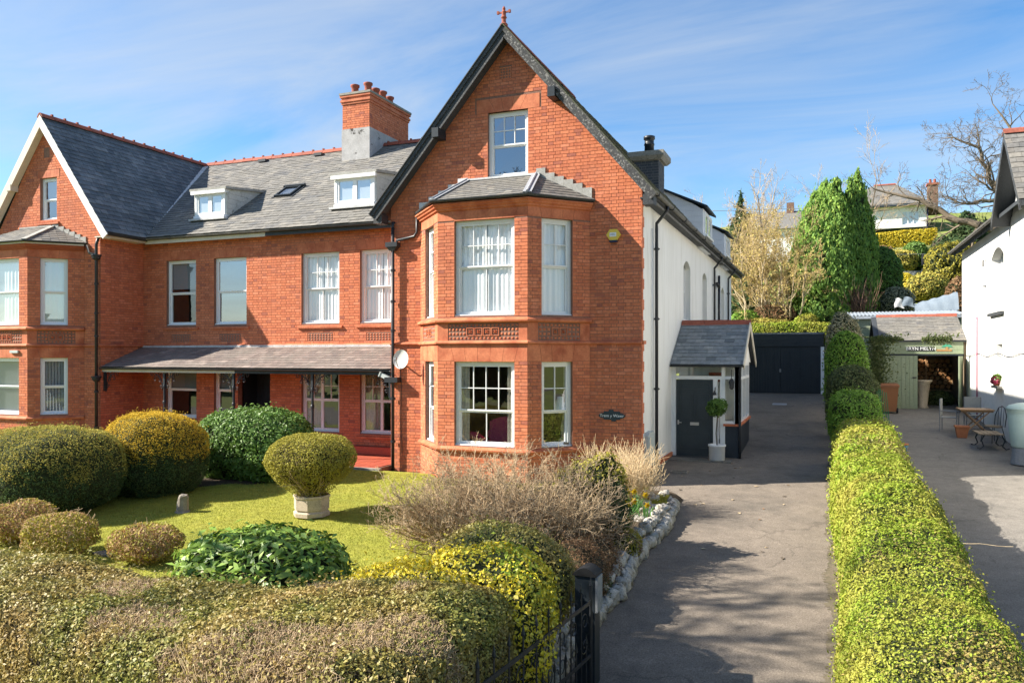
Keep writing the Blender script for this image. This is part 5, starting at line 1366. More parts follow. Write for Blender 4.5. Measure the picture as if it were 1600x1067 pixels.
T = thing('flood_light', 'small grey security light under the verandah gutter end', 'lamp', (-10.7, 17.7, 2.1))
mb = MB(Matrix.Translation((-10.62, 17.78, 2.16)) @ Matrix.Rotation(R(25), 4, 'Y')); mb.box(-.14, .12, -.06, .06, -.05, .05); mb.box(-.17, -.14, -.075, .075, -.065, .065); mb.build('housing', 'meter_grey', T)

# seen through the bay window: two pink armchairs and a lamp
def armchair(x, y, rz, lab):
    T = thing('armchair', lab, 'armchair', (x, y, .1), 'pink armchairs inside the bay window')
    Mx = Matrix.Translation((x, y, .1)) @ Matrix.Rotation(rz, 4, 'Z')
    mb = MB(Mx); mb.hexa([(-.38, -.35, .18), (.38, -.35, .18), (.38, .35, .18), (-.38, .35, .18), (-.38, -.36, .45), (.38, -.36, .45), (.38, .34, .43), (-.38, .34, .43)]); mb.build('seat', 'pink_cloth', T)
    mb = MB(Mx); n = 10; P = [(-.4 + .8 * k / n, 0, .45 + .58 + .12 * math.sin(math.pi * k / n)) for k in range(n + 1)]; mb.extr([(-.4, .25, .4)] + [(p[0], .25, p[2]) for p in P] + [(.4, .25, .4)], (0, .14, 0)); mb.build('backrest', 'pink_cloth', T)
    for s_ in (-1, 1):
        mb = MB(Mx); mb.tube([(s_ * .42, -.36, .5), (s_ * .43, -.1, .66), (s_ * .42, .3, .72)], [.08, .09, .1], 8); mb.box(s_ * .42 - .06, s_ * .42 + .06, -.36, .3, .18, .55); mb.build('arm', 'pink_cloth', T)
armchair(-8.3, 17.6, R(150), 'left one of the pink armchairs behind the ground-floor bay window')
armchair(-7.2, 17.9, R(190), 'right one of the pink armchairs behind the ground-floor bay window')
T = thing('table_lamp', 'pale shaded lamp standing behind the right pane of the bay', 'lamp', (-5.75, 17.65, .7))
mb = MB(); mb.lathe([(.1, .7), (.1, .73), (.03, .8), (.05, 1.0), (.015, 1.2), (.015, 1.5)], (-5.75, 17.65, 0), 12); mb.build('stem', 'pot_stone', T)
mb = MB(); mb.lathe([(.22, 1.42), (.12, 1.75), (.115, 1.75), (.21, 1.42)], (-5.75, 17.65, 0), 18); mb.build('lamp_shade', 'curtain', T)
mb = MB(); mb.box(-5.95, -5.55, 17.45, 17.85, .1, .7); mb.build('side_table', 'bench_wood', T)
# ---------------------------------------------------------------- plant kit
def n3(P, f, s=0.0):
    x, y, z = P[..., 0] * f + s, P[..., 1] * f + s * 1.7, P[..., 2] * f - s
    return (np.sin(x * 1.1 + 2.1 * np.sin(y * .7 + z)) * np.cos(y * 1.3 - .8 * np.sin(z)) + .5 * np.sin(2.3 * x + 1.9 * z) * np.cos(2.1 * y - z) + .25 * np.sin(4.7 * x - 3.9 * y + 4.3 * z)) / 1.75
def unit(A): return A / np.maximum(1e-9, np.linalg.norm(A, axis=-1, keepdims=True))
def qgrid(nu, nv, wrap=True):
    F = []
    i, j = np.meshgrid(np.arange(nu if wrap else nu - 1), np.arange(nv - 1))
    a = (j * nu + i).ravel(); b = (j * nu + (i + 1) % nu).ravel()
    return np.stack([a, b, b + nu, a + nu], -1)
def blob(c, r, k=2.2, noise=(.06, 2.0, 0.), nu=48, nv=26, flat=None, prof=None, absprof=None):
    th = np.linspace(0, 2 * np.pi, nu, endpoint=False); ph = np.linspace(-np.pi / 2 + .02, np.pi / 2 - .02, nv)
    T, Pn = np.meshgrid(th, ph)
    D = np.stack([np.cos(T) * np.cos(Pn), np.sin(T) * np.cos(Pn), np.sin(Pn)], -1)
    q = D / (np.abs(D) ** k).sum(-1, keepdims=True) ** (1 / k)
    if prof is not None:
        s = prof(q[..., 2]); q = np.stack([q[..., 0] * s, q[..., 1] * s, q[..., 2]], -1)
    if absprof is not None:
        s = absprof(D[..., 2]); q = np.stack([np.cos(T) * s, np.sin(T) * s, D[..., 2]], -1)
    rr = np.array(r, float)
    P = q * rr
    P = P * (1 + noise[0] * n3(P, noise[1], noise[2]) + noise[0] * .55 * n3(P, noise[1] * 2.9, noise[2] + 5))[..., None] + np.array(c, float)
    if flat is not None: P[..., 2] = np.maximum(P[..., 2], flat)
    return P.reshape(-1, 3), qgrid(nu, nv)
def sweep(st, k=4.0, nc=22, noise=(.05, 2.0, 0.), cap=.5):
    """hedge: stations (x, y, zbase, dirx, diry, width, height)"""
    a = np.linspace(0, np.pi, nc)
    co, si = np.cos(a), np.sin(a)
    cx = np.sign(co) * np.abs(co) ** (2 / k); cz = np.abs(si) ** (2 / k)
    V = []
    n = len(st)
    for i, (x, y, zb, dx, dy, w, h) in enumerate(st):
        l = math.hypot(dx, dy); nx, ny = dy / l, -dx / l
        V.append(np.stack([x + nx * cx * w / 2, y + ny * cx * w / 2, zb + cz * h], -1))
    V = np.array(V)
    P = V.reshape(-1, 3)
    cen = np.repeat(np.array([(s[0], s[1], s[2] + s[6] * .4) for s in st]), nc, 0)
    d = unit(P - cen)
    P = P + d * (noise[0] * n3(P, noise[1], noise[2]))[:, None]
    F = []
    i, j = np.meshgrid(np.arange(n - 1), np.arange(nc - 1)); b = (i * nc + j).ravel()
    F = np.stack([b, b + 1, b + nc + 1, b + nc], -1)
    # end caps as fans to the centre line
    caps = []
    for e in (0, n - 1):
        c = len(P); P = np.vstack([P, cen[e * nc][None], cen[e * nc][None] + 1e-4])
        idx = np.arange(e * nc, e * nc + nc - 1)
        q = np.stack([idx, idx + 1, np.full_like(idx, c), np.full_like(idx, c + 1)], -1)
        caps.append(q if e else q[:, [1, 0, 2, 3]])
    F = np.vstack([F] + caps)
    return P, F
def sample(V, F, n, wfn=None):
    A, B, C, D = V[F[:, 0]], V[F[:, 1]], V[F[:, 2]], V[F[:, 3]]
    t1 = np.cross(B - A, C - A); t2 = np.cross(C - A, D - A)
    a1, a2 = np.linalg.norm(t1, axis=1) / 2, np.linalg.norm(t2, axis=1) / 2
    ar = np.concatenate([a1, a2])
    if wfn is not None:
        c = (A + B + C + D) / 4; w = wfn(c); ar = ar * np.concatenate([w, w])
    idx = RNG.choice(len(ar), n, p=ar / ar.sum())
    m = len(F); q = idx % m; second = idx >= m
    u, v = RNG.random(n), RNG.random(n); k = u + v > 1; u[k] = 1 - u[k]; v[k] = 1 - v[k]
    a = A[q]; b = np.where(second[:, None], C[q], B[q]); c = np.where(second[:, None], D[q], C[q])
    P = a + (b - a) * u[:, None] + (c - a) * v[:, None]
    N = unit(np.where(second[:, None], t2[q], t1[q]))
    return P, N
def thin(P, N, f=5.0, depth=.05, sprig=.06, s=3.0):
    # uneven growth: gaps where the noise is low, and single shoots that stand out
    g = n3(P, f, s) + .5 * n3(P, f * 2.7, s + 2); keep = (g > -.5) | (RNG.random(len(P)) < .35); P, N, g = P[keep], N[keep], g[keep]
    o = np.where(RNG.random(len(P)) < .06, RNG.random(len(P)) * sprig, 0) + depth * .5 * np.clip(g, -1, 1)
    return P + N * o[:, None] + np.array([0, 0, 1.]) * (np.where(o > sprig * .4, o * .4, 0))[:, None], N
def leaves(name, parent, P, N, L, W, m, spread=.8, fold=.2, up=0.0, along=None, size_j=.55, kind=None):
    n = len(P)
    r = RNG.normal(size=(n, 3))
    nn = unit(N + spread * unit(r) + np.array([0, 0, up]))
    t = RNG.normal(size=(n, 3)) if along is None else along + .45 * RNG.normal(size=(n, 3))
    t = unit(t - nn * (t * nn).sum(1, keepdims=True)); b = np.cross(nn, t)
    L = np.asarray(L) * (1 + size_j * RNG.uniform(-1, 1, n)); W = np.asarray(W) * (1 + size_j * RNG.uniform(-1, 1, n))
    L = L[:, None]; W = W[:, None]
    V = np.empty((n, 4, 3))
    V[:, 0] = P - t * L * .5; V[:, 2] = P + t * L * .5 - nn * L * .08
    V[:, 1] = P + b * W * .5 + nn * W * fold; V[:, 3] = P - b * W * .5 + nn * W * fold
    return fast(name, V.reshape(-1, 3), np.arange(4 * n).reshape(-1, 4), m, parent, RNG.random(n), kind=kind)
def core(name, parent, V, F, m, shrink=.06):  # dark solid filler added to block the view through the leaves
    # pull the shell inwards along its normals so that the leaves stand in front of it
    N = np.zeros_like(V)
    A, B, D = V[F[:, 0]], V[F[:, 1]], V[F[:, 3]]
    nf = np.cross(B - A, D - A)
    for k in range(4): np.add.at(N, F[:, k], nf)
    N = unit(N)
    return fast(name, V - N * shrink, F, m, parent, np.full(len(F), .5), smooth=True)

def grow(out, p, d, L, r, lev, nseg=4, jit=.3, nchild=2, cl=.62, ca=.75, up=.06, taper=.65, rmin=.003, rng=random, pull=None):
    st = L / nseg; rr = r
    for i in range(nseg):
        d = Vector((d.x + rng.gauss(0, jit), d.y + rng.gauss(0, jit), d.z + rng.gauss(0, jit) + up))
        d.normalize(); q = p + d * st; r1 = max(rmin, r * (1 - (1 - taper) * (i + 1) / nseg))
        out.append((p.x, p.y, p.z, q.x, q.y, q.z, rr, r1))
        if lev > 0 and i >= (1 if nseg > 2 else 0):
            for _ in range(nchild):
                if rng.random() < .75:
                    e = Vector((d.x + rng.gauss(0, ca), d.y + rng.gauss(0, ca), d.z + rng.gauss(0, ca))).normalized()
                    grow(out, q, e, L * cl * rng.uniform(.7, 1.15), r1 * .62, lev - 1, max(2, nseg - 1), jit, nchild, cl, ca, up, taper, rmin, rng)
        p = q; rr = r1
def segs(name, S, m, parent, sides=3, kind=None):
    S = np.array(S); n = len(S); P, Q, r0, r1 = S[:, :3], S[:, 3:6], S[:, 6], S[:, 7]
    d = unit(Q - P); ref = np.where(np.abs(d[:, 2:3]) < .9, np.array([[0, 0, 1.]]), np.array([[1., 0, 0]]))
    x = unit(np.cross(d, ref)); y = np.cross(d, x)
    V = np.empty((n, 2, sides, 3))
    for k in range(sides):
        a = 2 * np.pi * k / sides; o = x * math.cos(a) + y * math.sin(a)
        V[:, 0, k] = P + o * r0[:, None]; V[:, 1, k] = Q + o * r1[:, None]
    base = np.arange(n) * 2 * sides
    F = np.concatenate([np.stack([base + k, base + (k + 1) % sides, base + sides + (k + 1) % sides, base + sides + k], -1) for k in range(sides)])
    t = RNG.random(n)
    return fast(name, V.reshape(-1, 3), F, m, parent, np.tile(t, sides), kind=kind)

def lz_(x, y): return float(lawn_z(np.array(x), np.array(y)))
def shrub(name, label, cat, c, r, n, L, W, leaf, coremat='core_green', k=2.3, noise=(.07, 2.2, 0.), spread=.9, shrink=.07, depth=.06, group=None, up=.1, split=None, prof=None, zground=None, along=None, stems=True):
    g = (c[2] - r[2]) if zground is None else zground
    T = thing(name, label, cat, (c[0], c[1], g), group)
    V, F = blob(c, r, k, noise, prof=prof, flat=g - .02)
    core('dark_core', T, V, F, coremat, shrink)
    P, N = sample(V, F, n, wfn=lambda q: .25 + .75 * (q[:, 2] > g + .03))
    P = P - N * (RNG.random(len(P)) ** 2 * depth)[:, None] + N * (.02 * RNG.random(len(P)))[:, None]
    Lm = float(np.mean(L)); P, N = thin(P, N, min(9, .32 / Lm), .6 * Lm + .02, min(1.6 * Lm + .02, .1))
    if split is None:
        leaves('foliage', T, P, N, L, W, leaf, spread, up=up, along=along)
    else:
        fn, leaf2 = split; s = fn(P, N)
        leaves('foliage', T, P[~s], N[~s], L, W, leaf, spread, up=up); leaves('foliage', T, P[s], N[s], L, W, leaf2, spread, up=up)
    return T

# ---------------------------------------------------------------- front garden
# clipped yews, golden on top and green below
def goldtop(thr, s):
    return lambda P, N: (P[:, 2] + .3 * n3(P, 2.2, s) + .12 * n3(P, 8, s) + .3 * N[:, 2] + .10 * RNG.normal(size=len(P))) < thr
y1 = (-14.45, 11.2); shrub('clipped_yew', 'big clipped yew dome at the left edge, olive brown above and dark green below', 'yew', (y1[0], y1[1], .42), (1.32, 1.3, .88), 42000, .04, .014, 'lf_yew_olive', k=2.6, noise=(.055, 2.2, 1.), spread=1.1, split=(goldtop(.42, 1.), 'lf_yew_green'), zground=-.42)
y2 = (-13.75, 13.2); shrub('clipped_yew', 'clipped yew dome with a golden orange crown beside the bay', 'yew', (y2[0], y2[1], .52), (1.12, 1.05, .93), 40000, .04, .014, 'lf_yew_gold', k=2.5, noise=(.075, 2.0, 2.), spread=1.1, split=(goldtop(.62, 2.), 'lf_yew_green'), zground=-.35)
shrub('low_box_hedge', 'low dark hedge clump squeezed between the two yews', 'hedge', (-14.9, 13.0, .15), (.8, .7, .55), 9000, .035, .02, 'lf_dark', zground=-.4)
shrub('laurel_bush', 'wide rounded glossy green bush in front of the verandah', 'bush', (-12.85, 15.45, .5), (1.58, 1.0, .93), 24000, .085, .04, 'lf_laurel', k=2.4, noise=(.07, 2.4, 3.), spread=.8, zground=-.3, depth=.1, shrink=.1)
o_ = []
for i in range(60): grow(o_, Vector((-14.0 + random.uniform(-.35, .35), 14.2 + random.uniform(-.2, .3), -.3)), Vector((random.gauss(0, .3), random.gauss(0, .3), 1)).normalized(), .6, .006, 1, 3, .25, 2)
T = thing('bare_shrub', 'small bare brown shrub between the golden yew and the glossy bush', 'shrub', (-14.0, 14.2, -.3)); segs('twigs', o_, 'twig', T)

# flared shrub in an octagonal stone pot on the lawn
bx, by = -9.08, 12.5; bz = lz_(bx, by)
T = thing('potted_shrub', 'flared clipped shrub growing in an octagonal stone pot on the lawn', 'potted shrub', (bx, by, bz))
mb = MB(); mb.lathe([(.30, 0), (.345, .02), (.35, .09), (.315, .115), (.31, .14), (.335, .15), (.335, .36), (.355, .37), (.355, .41), (.30, .41), (.29, .3)], (bx, by, bz), 8, sq=True); mb.build('pot', 'pot_stone', T)
mb = MB(); mb.lathe([(.0, .33), (.29, .33), (.28, .36), (0, .37)], (bx, by, bz), 12); mb.build('soil', 'soil', T)
V, F = blob((bx, by, .60), (.78, .78, .62), 3.0, (.06, 3., 4.), prof=lambda z: np.interp(z, [-1, -.8, -.35, .15, 1], [.5, .46, .76, 1, 1]))
core('dark_core', T, V, F, 'core_brown', .13)
P, N = sample(V, F, 26000); P = P - N * (RNG.random(len(P)) ** 2 * .14)[:, None]
s_ = (P[:, 2] + .15 * n3(P, 5, 1.)) > .45
leaves('foliage', T, P[s_], N[s_], .035, .018, 'lf_pot', 1.0); q_ = np.where(~s_)[0]; q_ = q_[RNG.random(len(q_)) < .55]; leaves('foliage', T, P[q_], N[q_], .032, .016, 'lf_pot', 1.0)
o_ = []
for i in range(90):
    a = random.uniform(0, 6.28); e = Vector((math.cos(a) * random.uniform(.1, .9), math.sin(a) * random.uniform(.1, .9), 1)).normalized()
    grow(o_, Vector((bx + .15 * math.cos(a), by + .15 * math.sin(a), bz + .35)), e, .75, .008, 1, 4, .12, 2, .4, .4)
segs('twigs', o_, 'twig', T)

# stone stump, paving stone
sx_, sy_ = -11.72, 11.95; z_ = lz_(sx_, sy_)
mb = MB(); mb.lathe([(.16, -.02), (.15, .01), (.115, .03), (.11, .15), (.105, .28), (.09, .33), (.05, .35), (0, .35)], (sx_, sy_, z_), 9)
mb.v = [(x + random.uniform(-.015, .015) + (z - z_) * .08, y + random.uniform(-.015, .015), z + random.uniform(-.012, .012)) for x, y, z in mb.v]
tag(mb.build('stone_stump', 'stone_stump'), 'small worn stone stump standing alone on the lawn', 'stone')
z_ = lz_(-10.7, 9.35)
mb = MB(); mb.extr([(-10.95, 9.25, z_ - .03), (-10.55, 9.2, z_ - .03), (-10.45, 9.45, z_ - .03), (-10.85, 9.52, z_ - .03)], (0, 0, .06)); tag(mb.build('paving_stone', 'paving'), 'flat grey paving stone in the grass beside the pinkish shrub', 'stone')

# three pinkish shrubs behind the front hedge
for (x, y, w, h, lab, nn, lf) in ((-12.75, 9.35, .58, .62, 'pink-tinged clipped shrub at the left edge behind the front hedge', 6500, 'lf_pink'),
                              (-11.35, 9.0, .56, .62, 'middle one of the small clipped shrubs, yellower, behind the front hedge', 5500, 'lf_pot'),
                              (-9.75, 9.2, .5, .5, 'rightmost small pinkish shrub next to the paving stone', 5200, 'lf_pink')):
    g = lz_(x, y); T = thing('small_shrub', lab, 'shrub', (x, y, g), 'small clipped shrubs')
    V, F = blob((x, y, g + h * .58), (w, w * .9, h * .55), 2.3, (.2, 4., x)); P, N = sample(V, F, nn)
    P = P - N * (RNG.random(nn) ** 1.5 * .2)[:, None]; leaves('foliage', T, P, N, .045, .025, lf, 1.2)
    if lf == 'lf_pink': P, N = sample(V, F, 1500); leaves('foliage', T, P, N, .04, .022, 'lf_pot', 1.2)
    else: P, N = sample(V, F, 2200); leaves('foliage', T, P, N, .04, .022, 'lf_pink', 1.2)
    o_ = []
    for i in range(40):
        a = random.uniform(0, 6.28); grow(o_, Vector((x + .08 * math.cos(a), y + .08 * math.sin(a), g)), Vector((math.cos(a) * .6, math.sin(a) * .6, 1)).normalized(), h * .75, .008, 2, 3, .2, 2, .5, .6)
    segs('twigs', o_, 'twig', T)

shrub('cherry_laurel', 'glossy broad-leaved laurel rising behind the front hedge', 'bush', (-6.35, 7.75, .02), (1.12, .78, .6), 5200, .13, .05, 'lf_cherry', k=2.3, noise=(.08, 2.6, 5.), spread=.75, zground=-.52, depth=.12, shrink=.12, up=.35)

# the clipped hedge along the street
FH = thing('front_hedge', 'broad clipped hedge along the bottom edge, olive green with dead brown patches', 'hedge', (-6, 5.4, -1))
st = []
for x in np.linspace(-13.0, -2.62, 46):
    f = np.clip((x + 5.2) / 1.9, 0, 1); f = f * f * (3 - 2 * f)
    yb_ = 6.45 + .5 * f; yf_ = 4.75 - .55 * np.clip((x + 7) / 3.5, 0, 1)
    top = .52 + .03 * math.sin(x * 1.3) + .12 * f + (.02 * math.sin(x * 4))
    if x > -2.9: top -= (x + 2.9) * .6
    st.append((x, (yb_ + yf_) / 2, -1.15, 1, 0, yb_ - yf_, top + 1.15))
V, F = sweep(st, 6.0, 34, (.045, 2.4, 1.3)); F = F[:, ::-1].copy()
core('dark_core', FH, V, F, 'core_brown', .07)
vis = lambda c: np.where((c[:, 2] > -.35) & (c[:, 0] > -11), 1.0, .12)
P, N = sample(V, F, 200000, vis); P = P - N * (RNG.random(len(P)) ** 2 * .09 - .02)[:, None]
dead = np.zeros(len(P))
for cx_, cy_, cr_ in ((-3.7, 4.55, .95), (-5.3, 5.0, .55), (-6.3, 5.6, .4), (-2.95, 5.2, .5), (-4.4, 6.3, .4)):
    dead = np.maximum(dead, 1 - np.hypot((P[:, 0] - cx_) / 1.35, P[:, 1] - cy_) / cr_)
dead = dead + .45 * n3(P, 2.1, 2.0) + .25 * n3(P, 6.0, 1.0)
bare = dead > .42
keep = ~bare | (RNG.random(len(P)) < .5)
d_ = np.hypot(P[:, 0], P[:, 1])
Pk, Nk = thin(P[keep], N[keep], 7.0, .05, .10); leaves('foliage', FH, Pk, Nk, .034, .02, 'lf_front', 1.0, up=.3)
Pb, Nb = P[bare], N[bare]; k_ = RNG.random(len(Pb)) < .62; Pb, Nb = Pb[k_], Nb[k_]
dd = unit(Nb * .5 + np.array([.1, .15, .4]) + .7 * RNG.normal(size=Pb.shape)); ln = RNG.uniform(.03, .11, len(Pb))[:, None]
segs('dead_twigs', np.hstack([Pb - dd * ln * .6, Pb + dd * ln * .5, np.full((len(Pb), 1), .003), np.full((len(Pb), 1), .0016)]), 'twig', FH, 3)

def upstalk(name, label, cat, x, y, z, n, rx, ry, L, m, r=.004, lev=0, splay=.35, group=None, jit=.1):
    T = thing(name, label, cat, (x, y, z), group); o = []
    for i in range(n):
        a = random.uniform(0, 6.28); q = math.sqrt(random.random()); dx_, dy_ = math.cos(a) * q, math.sin(a) * q
        grow(o, Vector((x + dx_ * rx, y + dy_ * ry, z)), Vector((dx_ * splay + random.gauss(0, .12), dy_ * splay + random.gauss(0, .12), 1)).normalized(), L * random.uniform(.6, 1.1), r, lev, 4, jit, 2, .4, .5)
    segs('stems', o, m, T); return T
upstalk('dry_grass_clump', 'straw-coloured dead stems sprouting through the middle of the front hedge', 'dry grass', -3.6, 4.75, .28, 650, .95, .4, .30, 'twig_pale', .0026, 0, .4)

# yellow variegated shrub and its neighbours at the hedge end
T = thing('yellow_shrub', 'bright yellow variegated shrub at the hedge end beside the gate', 'shrub', (-3.0, 7.2, -.7))
parts = []
for c, r in (((-3.1, 7.2, .34), (.7, .55, .52)), ((-3.95, 7.15, .18), (.75, .42, .42)), ((-4.7, 7.3, -.1), (.6, .35, .35)), ((-2.72, 6.95, .12), (.34, .45, .6)), ((-3.5, 6.75, .42), (.5, .3, .3))):
    V, F = blob(c, r, 2.3, (.12, 3., c[0])); core('dark_core', T, V, F, 'core_green', .1); parts.append(sample(V, F, int(7500 * r[0] / .6)))
P = np.vstack([p[0] for p in parts]); N = np.vstack([p[1] for p in parts]); P = P - N * (RNG.random(len(P)) ** 2 * .12)[:, None]
P, N = thin(P, N, 5., .08, .12)
g_ = (n3(P, 1.9, 3.) + .3 * n3(P, 6, 1.) + .2 * RNG.normal(size=len(P))) > .5
leaves('foliage', T, P[~g_], N[~g_], .042, .026, 'lf_yellow', .9, up=.2); leaves('foliage', T, P[g_], N[g_], .04, .024, 'lf_hedge', .9, up=.2)
shrub('euonymus_bush', 'low olive green clipped bush behind the yellow shrub', 'bush', (-3.45, 8.35, .16), (.85, .62, .62), 17000, .035, .02, 'lf_front', noise=(.1, 3., 2.), zground=-.6)
shrub('variegated_ground_cover', 'low leafy green clump on the lawn edge left of the yellow shrub', 'plant', (-4.75, 8.0, -.42), (.62, .42, .3), 3800, .05, .032, 'lf_dome', noise=(.15, 4., 1.), zground=-.62)
T = upstalk('thorny_twigs', 'thin bare thorny stems on the lawn edge behind the hedge', 'shrub', -5.45, 8.2, -.5, 42, .32, .2, .5, 'bark', .005, 2, .9, jit=.25)

# the big bare shrub before the bay
bx, by = -4.75, 11.55; bz = lz_(bx, by)
T = thing('bare_shrub', 'large leafless pale brown shrub in front of the bay window', 'shrub', (bx, by, bz)); o_ = []
for i in range(430):
    a = random.uniform(0, 6.28); q = random.random() ** .5
    d = Vector((math.cos(a) * (.35 + 1.05 * q), math.sin(a) * (.3 + .9 * q), 1.05 - .62 * q)).normalized()
    s0 = Vector((bx + .25 * math.cos(a) + (-.5 if random.random() < .35 else .35), by + .22 * math.sin(a), bz - .02))
    lim = 1.0 / math.sqrt((d.x / 1.72) ** 2 + (d.y / 1.4) ** 2 + (d.z / 1.78) ** 2)
    grow(o_, s0, d, lim * random.uniform(.62, .80), .015, 3, 5, .17, 2, .36, .7, .08, .5, .0032)
segs('twigs', o_, 'twig_pale' if False else 'twig', T)
so = np.array(o_); tips = so[so[:, 7] < .0032][:, 3:6]
tips = tips[tips[:, 2] > .4]; k_ = RNG.choice(len(tips), min(9000, len(tips)), replace=False)
leaves('buds', T, tips[k_], unit(RNG.normal(size=(len(k_), 3))), .03, .012, 'twig_pale', 1.0)
# evergreen on its right and the pale stems by the corner
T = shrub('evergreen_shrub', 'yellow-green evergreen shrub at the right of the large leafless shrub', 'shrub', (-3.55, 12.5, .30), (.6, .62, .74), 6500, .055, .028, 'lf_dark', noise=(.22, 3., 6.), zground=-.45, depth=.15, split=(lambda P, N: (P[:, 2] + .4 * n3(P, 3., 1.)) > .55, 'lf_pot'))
upstalk('dry_hydrangea', 'pale dry flower stems against the corner of the brick gable', 'shrub', -3.75, 15.2, -.28, 420, .5, .5, .95, 'twig_pale', .004, 1, .35)
T = shrub('heather', 'dark brown heather spilling over the white stones by the drive', 'heather', (-3.1, 10.3, -.28), (.42, 1.15, .48), 16000, .035, .012, 'lf_brown', 'core_brown', noise=(.38, 2.6, 2.), zground=-.7, depth=.12, split=(lambda P, N: (n3(P, 2.2, 5.) > .35), 'lf_dark'))
shrub('creeping_plant', 'golden mossy cushion plant on top of the white stones', 'plant', (-3.0, 12.3, -.33), (.3, .55, .3), 5000, .028, .016, 'lf_pot', noise=(.2, 4., 2.), zground=-.55, split=(lambda P, N: n3(P, 4., 5.) > .2, 'lf_brown'))
shrub('ivy_clump', 'dark trailing ivy under the large leafless shrub', 'ivy', (-3.9, 9.9, -.25), (.75, .75, .42), 7000, .05, .035, 'lf_laurel', noise=(.2, 3., 2.), zground=-.6)

# daffodils
def daffodil_clump(x, y, z, nl, heads, lab):
    T = thing('daffodils', lab, 'daffodils', (x, y, z), 'daffodil clumps')
    n = nl; a = RNG.uniform(0, 6.28, n); q = RNG.random(n) * .13; P = np.stack([x + q * np.cos(a), y + q * np.sin(a), np.full(n, z)], -1)
    d = np.stack([np.cos(a) * RNG.uniform(.1, .7, n), np.sin(a) * RNG.uniform(.1, .7, n), np.ones(n)], -1); L = RNG.uniform(.22, .38, n)[:, None]
    s = unit(np.cross(d, np.array([0, 0, 1.]))) * .009; M_ = P + unit(d) * L * .6; E_ = M_ + unit(d * np.array([1.8, 1.8, .45])) * L * .4
    V = np.stack([P - s, P + s, M_ + s, M_ - s, M_ - s, M_ + s, E_ + s * .2, E_ - s * .2], 1).reshape(-1, 3); F = np.arange(8 * n).reshape(-1, 4)
    fast('leaf_blades', V, F, 'lf_daff', T, np.repeat(RNG.random(n), 2))
    for hx, hy, hz in heads:
        st_ = MB(); st_.tube([(x + hx * .3, y + hy * .3, z), (x + hx * .8, y + hy * .8, z + hz * .7), (x + hx, y + hy, z + hz)], .004, 5); so_ = st_.build('stalk', 'lf_daff', T)
        fl = Vector((.45, -.85, .15)).normalized(); M2 = fl.to_track_quat('Z', 'Y').to_matrix().to_4x4(); M2.translation = (x + hx, y + hy, z + hz)
        b = MB(M2)
        for k in range(6):
            an = k * math.pi / 3; b.add([(0, 0, 0), (.04 * math.cos(an - .5), .04 * math.sin(an - .5), .004), (.07 * math.cos(an), .07 * math.sin(an), -.004), (.04 * math.cos(an + .5), .04 * math.sin(an + .5), .004)], [(0, 1, 2, 3)])
        b.lathe([(.016, 0), (.022, .03), (.032, .045), (.024, .04), (.01, .004)], (0, 0, 0), 10); b.build('flower', 'petal', T)
daffodil_clump(-3.18, 13.3, -.2, 130, [(-.05, .02, .4), (.0, -.05, .36), (.07, .0, .38), (.12, .06, .42), (-.12, -.02, .37), (.05, -.16, .14)], 'clump of yellow daffodils on the bank above the white stones')
daffodil_clump(-3.3, 14.4, -.16, 60, [(.0, .0, .36), (.2, .05, .3), (-.15, .1, .34)], 'thinner group of yellow daffodils nearer the house corner')
daffodil_clump(-3.0, 14.0, -.2, 20, [(.03, 0, .24)], 'single low daffodil at the edge of the grassy corner')

# rockery of whitened stones along the drive
RK = thing('rockery_edge', 'edging of rough whitened stones between the garden bed and the drive', 'rockery', (-2.75, 12.3, -.6))
def stone(x, y, z, rx, ry, rz_, parent, m='white_stone', name='stone'):
    V, F = blob((0, 0, 0), (rx, ry, rz_), 3.2, (.32, 1.6 / max(rx, ry) * .9, random.uniform(0, 50)), 14, 9)
    a = random.uniform(-.4, .4); c, s = math.cos(a), math.sin(a)
    V = np.stack([V[:, 0] * c - V[:, 1] * s + x, V[:, 0] * s + V[:, 1] * c + y, V[:, 2] + z], -1)
    V += RNG.normal(0, .011, V.shape)
    return fast(name, V, F, m, parent, np.full(len(F), random.random()))
y = 7.9
while y < 16.35:
    ln = random.uniform(.2, .4); x = -2.76 + .05 * math.sin(y * 1.9) - (.0 if y < 15.6 else (y - 15.6) * .55)
    hz = lz_(x, y) - gz(y)
    stone(x, y + ln / 2, gz(y) + .09, random.uniform(.09, .14), ln * .52, random.uniform(.10, .14), RK)
    if hz > .16: stone(x - .13 + random.uniform(-.04, .02), y + ln / 2 + random.uniform(-.1, .1), gz(y) + .26, random.uniform(.08, .12), ln * random.uniform(.35, .5), random.uniform(.07, .11), RK)
    if random.random() < .45: stone(x - .36 + random.uniform(-.08, .05), y + random.uniform(0, .3), lz_(x, y) + .05, random.uniform(.08, .14), random.uniform(.1, .18), random.uniform(.06, .1), RK)
    y += ln * .92
for x, y in ((-3.35, 15.2), (-3.1, 14.95)): stone(x, y, lz_(x, y) + .07, .2, .1, .045, RK)
n = 60
for i in range(46):
    if i == 0:
        b = MB(); b.lathe([(0, .012), (.013, .011), (.012, .006), (0, .005)], (0, 0, 0), 7)
        T = thing('daisies', 'scatter of small white daisies on the grassy corner', 'flowers', (-3.3, 15.4, -.15))
        d0 = b.build('daisy', 'petal_white', T); d0.matrix_parent_inverse = Matrix(); d0.location = (0, 0, .1)
    else:
        o = bpy.data.objects.new('daisy', d0.data); COL.objects.link(o); o.parent = T
        x, y = random.uniform(-.4, .3), random.uniform(-.75, .65); o.location = (x, y, lz_(-3.3 + x, 15.4 + y) + .15 + .075)

